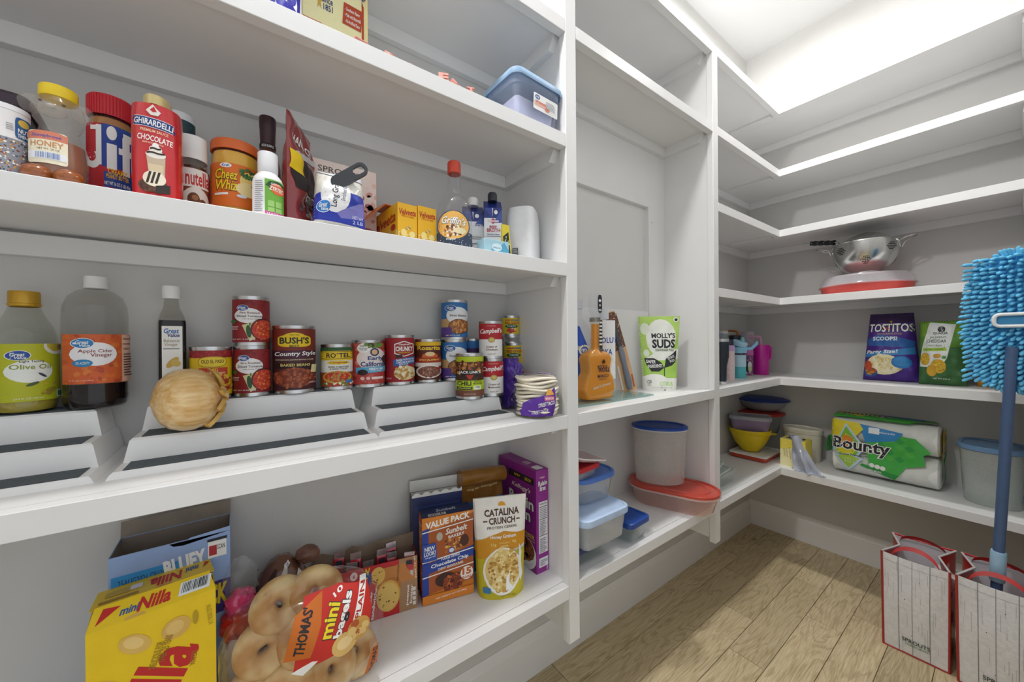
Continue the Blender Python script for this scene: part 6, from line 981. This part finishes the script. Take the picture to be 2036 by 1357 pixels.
t = tray('flat_container', 'flat orange-red container with white top', (2.105, .785, Z0 + .0005), 0, .215, .165, .026, .012, mat('c0472a', .4), mat('e3e2de', .4), taper=.97, lid_h=.005, over=.002)
YB = mat('e0c412', .38); x, y, r = cyl(1449, 1536, 868, .800); zb = Z0 + .0325; H = zat(x, y, 1490, 851) - zb
t = thing('mixing_bowl', 'yellow plastic bowl with flared rim', 'bowl', (x, y, zb), face(x, y))
obj('bowl', M().lathe([(.0001, .0), (r * .42, 0), (r * .46, .006), (r * .72, H * .35), (r * .90, H * .72), (r * .94, H * .8), (r * .99, H * .82), (r * 1.0, H * .85), (r * .95, H * .88), (r * .97, H * .96), (r * .95, H), (r * .90, H * .98), (r * .66, H * .36), (.0001, .012)], YB, 48), t)
obj('pour_lip', M().loft([el(.03, .03, H * .80, 16, r * .98, 0), el(.036, .036, H * .82, 16, r * 1.0, 0), el(.036, .036, H * .85, 16, r * 1.0, 0)], YB, 1, 1), t)
x2 = x - .01; t = tray('plastic_tub', 'lilac translucent tub with clear lid upon the yellow bowl', (x2, y - .004, zb + H * .86), face(x, y), r * 1.86, r * 1.2, zat(x, y, 1487, 826) - zb - H * .86, .022, mat('9c86a8', .3, alpha=.75), clear('d9e0e6', .4, .15), taper=.84, lid_h=.014)
x, y, r = cyl(1520, 1563, 870, .815); h1 = zat(x, y, 1542, 852) - Z0
t = tray('plastic_container', 'small clear container with bright blue lid beside the yellow bowl', (x + .03, y - .035, Z0 + .0275), face(x, y), r * 2.6, r * 2.2, h1 - .03, .04, clear('aab4bc', .3, .15), mat('2f7ac4', .35), taper=.9, lid_h=.008)
x, y, r = cyl(1464, 1562, 815, .822); zl = zat(x, y, 1512, 818) 
zb2 = Z0 + h1 + .003
t = thing('plastic_container', 'round clear container with red lid below the blue-lidded bowl', 'container', (x, y, zb2), 0)
obj('body', M().lathe([(.0001, 0), (r * .62, 0), (r * .70, .006), (r * .94, zl - zb2 - .008)], clear('c4c8cc', .3, .12), 40), t)
obj('lid', M().lathe([(r * .95, zl - zb2 - .012), (r, zl - zb2 - .01), (r, zl - zb2), (r * .95, zl - zb2 + .003), (.0001, zl - zb2 + .001)], mat('b8352a', .35), 44), t)
x3, y3, r3 = cyl(1464, 1573, 795, .818); zb3 = zl + .004; z4 = zat(x3, y3, 1518, 794); 
t = thing('mixing_bowl', 'large frosted bowl with domed navy lid topping the corner stack', 'bowl', (x3, y3, zb3), 0); hB = z4 - zb3
obj('bowl', M().lathe([(.0001, 0), (r3 * .45, 0), (r3 * .55, .006), (r3 * .78, hB * .4), (r3 * .90, hB * .95)], clear('c9ccd0', .55, .2), 44), t)
obj('lid', M().lathe([(r3 * .92, hB * .9), (r3, hB * .95), (r3 * 1.0, hB * 1.02), (r3 * .93, hB * 1.12), (r3 * .7, hB * 1.24), (r3 * .35, hB * 1.30), (.0001, hB * 1.31)], mat('1c3c94', .35), 44), t)
# cream oval canister
a0 = at(1556, 845, X=2.235); a1 = at(1638, 855, X=2.235); w = a0.y - a1.y; H = a0.z - Z0; CR = mat('d9d6c4', .4)
t = thing('oval_canister', 'cream oval plastic canister behind the yellow box', 'canister', (2.235, (a0.y + a1.y) / 2, Z0 + .0005), PI / 2)
obj('body', M().loft([el(w * .80, w * .46, 0, 40), el(w * .84, w * .50, .005, 40), el(w * .93, w * .55, H - .02, 40)], CR, 1, 1), t)
obj('lid', M().loft([el(w * .93, w * .56, H - .024, 40), el(w * .97, w * .60, H - .022, 40), el(w * .97, w * .60, H - .016, 40), el(w, w * .63, H - .012, 40), el(w, w * .63, H, 40), el(w * .95, w * .58, H + .002, 40), el(w * .9, w * .53, H - .003, 40)], mat('e0dccb', .4), 0, 1), t)
# trash bag box with a grey liner hanging out
hg = zat(2.048, .61, 1580, 876) - Z0
t, w = carton((2.048, .659, Z0), (2.046, .561, Z0), .082, hg, 'ecd95a', {'front': [G('f3ecb4', (0, 0), (1, 0), (1, .5), (.5, .7), (0, .6)), RR(.62, .62, .12, .36, 'c22a32'), T('GLAD', .62, .62, .32, .09, W0, 1.6, 0, -80), T('TALL KITCHEN BAGS', .40, .5, .56, .05, 'b0983a', .6, 0, -84), T('FOR ANY CAN', .28, .5, .4, .05, 'b0983a', .6, 0, -84), T('80 COUNT', .18, .5, .36, .05, 'b0983a', .6, 0, -84)] + [R(.72, .14 + .035 * i, .16, .02, '4a5a7a') for i in range(5)], 'top': [R(.5, .5, .7, .5, '3a3830'), R(.5, .1, .9, .1, 'e9e4d0')]}, 'small yellow trash bag box with its liner pulled out', name='trash_bag_box')
LIN = mat('a6abb8', .3, var=.12, scale=18, coat=.4)
def liner(u, v):
    s = v; px_ = -.012 + .088 * s ** 1.15; yy = .03 - .066 * s; zz = hg + .018 * math.sin(PI * min(1, s * 2)) - .10 * max(0, s - .28) ** 1.05 / .72 * (hg / .082)
    wd = .018 + .042 * s; return (px_ + (u - .5) * wd * 1.6 + .006 * math.sin(9 * u + 5 * s) + .004 * noise.noise(Vector((u * 5, s * 6, 1))), yy - .012 * math.sin(u * PI) - .006 * math.cos(u * 13) + .004 * math.sin(17 * s), max(.0015, zz + .007 * math.sin(u * 11 + 3 * s)))
b = M().grid(liner, 22, 26, LIN)
def liner2(u, v): q = liner(u, v); return (q[0] + .004, q[1] + .008, max(.001, q[2] - .003))
b.grid(liner2, 22, 26, LIN, True); obj('liner_bag', b, t, 25)
# paper towels
t = thing('paper_towel_pack', 'plastic-wrapped paper towel pack with green print', 'paper towels', (2.205, .330, Z0 + .0005), -PI / 2); PW, PD, PH = .325, .165, .258; WT = mat('ededea', .8, bump=.6, bscale=160)
for i in (-1, 1):
    for j in (0, 1):
        o = obj('roll', M().lathe([(.018, -.158), (.05, -.159), (.0585, -.153), (.0585, .153), (.05, .159), (.018, .158)], WT, 36), t); o.rotation_euler = (0, PI / 2, 0); o.location = (0, i * .020 + .002 * j, .063 + .127 * j)
def wrapf(u, v, off=0):
    a = 2 * PI * u; ct, st = math.cos(a), math.sin(a); q = 4.5; k = (abs(ct) ** q + abs(st) ** q) ** (-1 / q); s = (v - .5) * 2
    e = max(0, 1 - abs(s) ** 9) ** .33; wr = .0018 * noise.noise(Vector((u * 14, v * 16, 2))) + .003 * noise.noise(Vector((u * 5, v * 5, 7)))
    return Vector((s * PW / 2 * 1.01, -(ct * k * (PD / 2 + wr + off)) * (.5 + .5 * e), max(.0008, PH / 2 + st * k * (PH / 2 + wr + off) * (.55 + .45 * e))))
obj('wrap', M().grid(wrapf, 48, 36, clear('f4f6f4', .05, .1)), t)
def wfront(u, v, off):
    uu = u; zz = .006 + (PH - .016) * v; s = (uu - .5) * 2; e = max(0, 1 - abs(s) ** 9) ** .33; st = (zz - PH / 2) / (PH / 2); q = 4.5
    ct = max(0.02, 1 - abs(st) ** q) ** (1 / q); return Vector((s * PW / 2, -(PD / 2 + .002) * ct * (.5 + .5 * e) - off - .0012 - .003 * noise.noise(Vector((u * 6, v * 6, 1))), zz))
LG = ['3fae3f', '52b84a', '2f9e44']
BOU = [G('46b04a', (.40, .18), (.62, .05), (.72, .30), (.88, .38), (.86, .62), (.93, .60), (.80, .80), (.55, .82), (.35, .60)), G('2f9a44', (.33, .24), (.66, .14), (.62, .05), (.30, .20))] + [R(.50 + .085 * i, .42 + .10 * j, .06, .085, LG[(i + j) % 3], 40) for i in range(4) for j in range(4)] + [G('2f86c4', (.30, .93), (.70, .86), (.64, .72), (.36, .62)), G('e0cf2c', (.02, .96), (.30, .94), (.34, .84), (.16, .5), (.0, .6)), G('b9d4e6', (.02, .4), (.17, .92), (.36, .52), (.19, .12)), G('7cb83a', (.045, .4), (.17, .86), (.33, .52), (.19, .18)), G('d6cf2e', (.07, .40), (.17, .74), (.29, .5), (.19, .26)), E(.18, .60, .13, .2, 'e08a2c'), G('b9d4e6', (.05, .30), (.19, .06), (.34, .32), (.19, .38)), G('a8c83a', (.08, .30), (.19, .11), (.30, .31), (.19, .36)), T('Bounty', .31, .52, .585, .29, W0, 3.4, .06), T('Bounty', .31, .52, .56, .27, '20222c', 1.2, .06), T('Quicker Picker Upper', .24, .355, .28, .05, '3a3a34', .8, 0, 4), R(.44, .84, .10, .10, 'e6eef2'), T('select-a-size', .56, .83, .14, .03, W0, .6), E(.42, .24, .05, .08, W0), E(.47, .23, .05, .08, W0), E(.52, .22, .05, .08, W0), T('DO MORE.', .45, .145, .12, .03, W0, .9, 0, -4), T('USE LESS.', .45, .10, .12, .03, W0, .9, 0, -4)]
obj('front_print', decal(M(), wfront, BOU, asp=PW / PH, big=.04, off0=.001), t)
def wtop(u, v, off): s = (u - .5) * 2; return Vector((s * PW / 2 * .95, -PD / 2 * .75 + PD * .75 * v, PH + .0035 + off - .004 * abs(s) ** 4 - .010 * abs(2 * v - 1) ** 4))
obj('top_print', decal(M(), wtop, [G('3f9e3c', (0, 0), (.75, 0), (1, .5), (.9, 1), (0, 1)), G('c8c030', (0, .3), (.3, .1), (.4, .6), (.1, .9)), G('2468a8', (.42, .9), (.9, .7), (.85, .4), (.45, .5)), T('Bounty', .32, .42, .52, .5, W0, 3), T('Bounty', .32, .42, .5, .48, '20222c', 1.2)], asp=PW / PD, big=.05), t)
def wend(u, v, off): return Vector((PW / 2 * 1.0 + .003 + off, -PD * .40 + PD * .8 * u, .03 + (PH - .05) * v))
obj('end_print', decal(M(), wend, [G('e6c82a', (.0, .45), (.1, .95), (.9, 1.0), (.95, .6), (.5, .5)), RR(.34, .62, .36, .26, W0, 10), T('triple', .34, .66, .24, .08, BLK, .8), T('rolls', .36, .58, .24, .08, BLK, .8), T('=24', .78, .82, .26, .12, BLK, 1.2), G('3fae3f', (.1, .42), (.6, .5), (.95, .6), (.9, .48), (.3, .34)), G('46b04a', (.3, .0), (.9, .3), (.8, .05))], asp=.7, big=.08), t)
obj('wrap_tail', M().grid(lambda u, v: (-PW / 2 - .002 - .028 * v, (u - .5) * (.11 - .04 * v) + .008 * math.sin(v * 7), .06 + .13 * (1 - .2 * v) * (.5 + .35 * math.sin(u * PI * 2 + v * 4)) * .9), 16, 10, mat('3f9c50', .22, alpha=.8, coat=.6, var=.2, scale=30)), t, 25)
# large oval tub with blue lid
t = thing('oval_tub', 'large translucent tub with dusty blue lid at the right end', 'tub', (2.185, .052, Z0 + .0005), -PI / 2); H = .208; w, d = .158, .20
obj('body', M().loft([rr(w * .78, d * .78, .055, 0, 8), rr(w * .82, d * .82, .06, .005, 8), rr(w * .94, d * .94, .07, H - .012, 8)], clear('dfe6e2', .46, .2), 1, 0), t)
obj('lid', M().loft([rr(w * .96, d * .96, .07, H - .016, 8), rr(w, d, .074, H - .013, 8), rr(w, d, .074, H, 8), rr(w * .97, d * .97, .07, H + .003, 8), rr(w * .86, d * .88, .06, H + .003, 8), rr(w * .84, d * .86, .058, H - .002, 8)], mat('6f94bc', .4), 0, 1), t)
# ================================================================ floor: shopping bags and the mop
WV = mat('e4e5e8', .7, var=.06, scale=90, bump=.3, bscale=300); RDB = mat('b52a28', .4, var=.12, scale=20, coat=.2)
def shop_bag(x0, x1, y0, y1, H, label, rz=0, hd=1):
    cx, cy = (x0 + x1) / 2, (y0 + y1) / 2; t = thing('shopping_bag', label, 'bag', (cx, cy, 0.001), -PI / 2 + rz); w, d = y1 - y0, x1 - x0
    rnd = random.Random(int(w * 1e4))
    def side(ax, s):
        def g(u, v):
            bow = .008 * math.sin(PI * v) * math.sin(PI * u) + .0022 * noise.noise(Vector((u * 4, v * 5, s * 3 + ax)))
            if ax == 0: return ((u - .5) * w * (1 - .03 * (1 - v)), -s * (d / 2 * (1 - .06 * (1 - v)) - (0 if v < .97 else 0)) + -s * bow, v * H * (1 - .015 * math.sin(PI * u) * (v > .9)))
            fold = .030 * max(0, 1 - abs(2 * u - 1)) * v ** 1.5
            return (s * (w / 2 * (1 - .03 * (1 - v)) - fold), (u - .5) * d * (1 - .06 * (1 - v)), v * H)
        return g
    obj('front_panel', M().grid(side(0, 1), 16, 18, WV), t, 50); obj('back_panel', M().grid(side(0, -1), 16, 18, WV, True), t, 50)
    for s in (-1, 1): obj('side_gusset', M().grid(side(1, s), 16, 18, RDB, s < 0), t, 50)
    obj('bottom', M().box(-w / 2 * .97, w / 2 * .97, -d / 2 * .94, d / 2 * .94, 0, .003, WV), t)
    obj('inside_lining', M().grid(lambda u, v: ((u - .5) * w * .98, d / 2 * .955 * (1 - .06 * (1 - v)) - .0012, v * H * .99), 6, 6, mat('cfd0d6', .6)), t)
    f = side(0, 1)
    def sp(u, v, off): p = f(u, v); return Vector((p[0], p[1] - off - .0004, p[2]))
    rn = random.Random(3); pr = [R(x, .5, .012, 1.0, 'a9a9ad') for x in (.26, .47, .73)] + [R(.26, .5, .006, 1.0, '6f7076'), R(.73, .5, .006, 1.0, '6f7076')]
    for i in range(26): pr.append(R(rn.uniform(.04, .96), rn.uniform(.08, .92), .005, rn.uniform(.05, .2), 'b9b8ba'))
    pr += [E(.36, .58, .016, .010, '5a5658'), E(.58, .80, .014, .009, '5a5658'), E(.46, .22, .014, .01, '5a5658'), R(.5, .93, .98, .004, 'b0b0b2')]
    pr += [T('SPROUTS', .52, .155, .42, .040, '3c4a44', .7), T('FARMERS MARKET', .55, .115, .38, .02, '6a9a6a', .6)]
    obj('wood_print', decal(M(), sp, pr, asp=w / H, big=.05), t)
    for u in (0, 1):
        obj('edge_piping', M().tube([sp(u, i / 12, 0) for i in range(13)], .003, mat('a8302c', .5), 6), t)
    obj('hem_piping', M().tube([sp(i / 10, .0, 0) for i in range(11)], .003, mat('a8302c', .5), 6), t)
    for s in (-1, 1):
        obj('top_binding', M().tube([(s * (w / 2 - .030 * max(0, 1 - abs(2 * i / 10 - 1))), (i / 10 - .5) * d, H) for i in range(11)], .0032, mat('c7c3c2', .4), 6), t)
    obj('back_binding', M().tube([((i / 10 - .5) * w, d / 2, H - .004 * math.sin(PI * i / 10)) for i in range(11)], .0035, RDB, 6), t)
    # web handles
    for s, lean in ((-1, .4), (1, .75)):
        pts = []
        for i in range(15):
            a = PI * i / 14; pts.append((-w * .36 * math.cos(a), s * d / 2 * .98 - s * .035 * math.sin(a) * lean, H - .02 + .062 * math.sin(a) * (1 - .55 * lean)))
        b = M(); wd = .011
        b.loft([[(p[0] - wd * .3 * math.cos(PI * i / 14), p[1], p[2] - wd * .5) for i, p in enumerate(pts)], [(p[0], p[1] - s * .006, p[2] + wd * .6) for i, p in enumerate(pts)]], RDB, closed=False)
        b.loft([[(p[0], p[1] - s * .006 - .0015, p[2] + wd * .6) for i, p in enumerate(pts)], [(p[0] - wd * .3 * math.cos(PI * i / 14), p[1] - .0015, p[2] - wd * .5) for i, p in enumerate(pts)]], RDB, closed=False)
        obj('handle', b, t, 60)
    for s in (-1, 1):
        def gs(u, v, off, s=s): p = side(1, s)(u if s > 0 else 1 - u, v); return Vector((p[0] + s * (off + .0004), p[1], p[2]))
        obj('gusset_print', decal(M(), gs, [E(.35, .8, .2, .08, '23202a'), SP(.5, .6, .8, .6, 16, .10, ['8a1f20', 'd8a8a4', '3a1a20', 'c9443c'], 5, 1, True), T('TEXAS', .5, .35, .7, .10, 'e6d8d4', 1.4, 0, 80)], asp=d / H, big=.06), t)
    return t
shop_bag(1.757, 1.950, .122, .272, .318, 'white wood-print shopping bag with red trim, left of two')
shop_bag(1.742, 1.935, -.045, .108, .325, 'white wood-print shopping bag with red trim holding the mop')
# something white in the left bag
cp = obj('paper_cup', M().lathe([(.0001, 0), (.026, 0), (.034, .07), (.036, .072), (.033, .073), (.0001, .070)], mat('dcdcd8', .5), 28)); cp.location = (1.87, .165, .20); cp.rotation_euler = (.5, .2, 0); tag(cp, 'small white tub inside the left shopping bag', 'tub')
# mop standing on its handle end
h0 = Vector((1.80, .048, .012)); h1 = Vector((1.775, .006, 1.02)); ax = (h1 - h0).normalized()
t = thing('flat_mop', 'blue chenille flat mop standing head up in the shopping bag', 'mop', h0)
PB_ = mat('4a6288', .35, var=.05); Lh = (h1 - h0).length
obj('handle', M().tube([ax * s for s in (0, .3, Lh * .6, Lh)], .0115, PB_, 16), t)
obj('grip_sleeve', M().tube([ax * s for s in (.315, .318, .402, .405)], [.0145, .0155, .0155, .0145], mat('9cc0dc', .4), 20), t)
obj('end_cap', M().tube([ax * s for s in (-.006, .0, .02)], [.008, .0125, .0125], mat('9cc0dc', .4), 16), t)
MB = mat('66bfe8', .75, var=.18, scale=60); MB2 = mat('3f9ed6', .8, var=.15, scale=60)
hc_ = Vector((-.018, -.046, 1.085)); HW, HH = .089, .198       # head centre, half sizes; the pile faces -x
b = M(); b.loft([[(hc_.x + .012 + x, hc_.y + p[0], hc_.z + p[1]) for p in rr(HW * 2 * .86, HH * 2 * .94, .05, 0, 6)] for x in (0, .016)], MB2, 1, 1); obj('pad', b, t)
b = M(); rnd = random.Random(8); nz_ = 28; ny_ = 11
def noodle(p, d, L, r):
    d = d.normalized(); s = d.cross(Vector((.3, .2, 1))).normalized(); q = d.cross(s); rg = []
    for k, f in ((0, .7), (.25, 1.05), (.45, .85), (.7, 1.08), (.92, .75), (1.0, .25)):
        c = p + d * (L * k) + Vector((0, 0, -.004 * k * k)); rg.append([c + s * (r * f * math.cos(2 * PI * i / 6)) + q * (r * f * math.sin(2 * PI * i / 6)) for i in range(6)])
    b.loft(rg, MB, 1, 1)
for j in range(nz_):
    for i in range(ny_):
        u = -1 + 2 * (i + .5) / ny_ + rnd.uniform(-.03, .03); v = -1 + 2 * (j + .5) / nz_ + rnd.uniform(-.012, .012)
        if u * u * .9 + abs(v) ** 7 > 1.25: continue
        if abs(u + .0) < .34 and abs(v + .0) < .10: continue
        p = hc_ + Vector((.012, u * HW * .9, v * HH * .96))
        out = Vector((-.75, .55 * (u if abs(u) > .5 else u * .6) + rnd.uniform(-.12, .12) + .35, -.12 + v * .25 + rnd.uniform(-.1, .1)))
        noodle(p, out, rnd.uniform(.020, .028) * (1.15 if abs(u) > .8 else 1), .0052)
for k in range(84):
    a = 2 * PI * k / 84; p = hc_ + Vector((.014, HW * .88 * math.cos(a), HH * .95 * math.sin(a) if abs(math.sin(a)) < .98 else HH * .95 * math.sin(a)))
    noodle(p, Vector((-.25 + rnd.uniform(-.2, .2), math.cos(a) + rnd.uniform(-.2, .2), math.sin(a) + rnd.uniform(-.2, .2))), rnd.uniform(.022, .03), .005)
ch = obj('chenille_pile', b, t, 60); ch['kind'] = 'stuff'
fr = [(hc_.x - .018, hc_.y + p[0], hc_.z + p[1]) for p in rr(.070, .034, .012, 0, 5)]
obj('hinge_frame', M().tube(fr, .0048, mat('e6eaec', .4), 8, True), t)
obj('hinge_plate', M().box(hc_.x - .012, hc_.x - .004, hc_.y - .032, hc_.y + .032, hc_.z - .014, hc_.z + .014, mat('2f86b8', .5), .002), t)
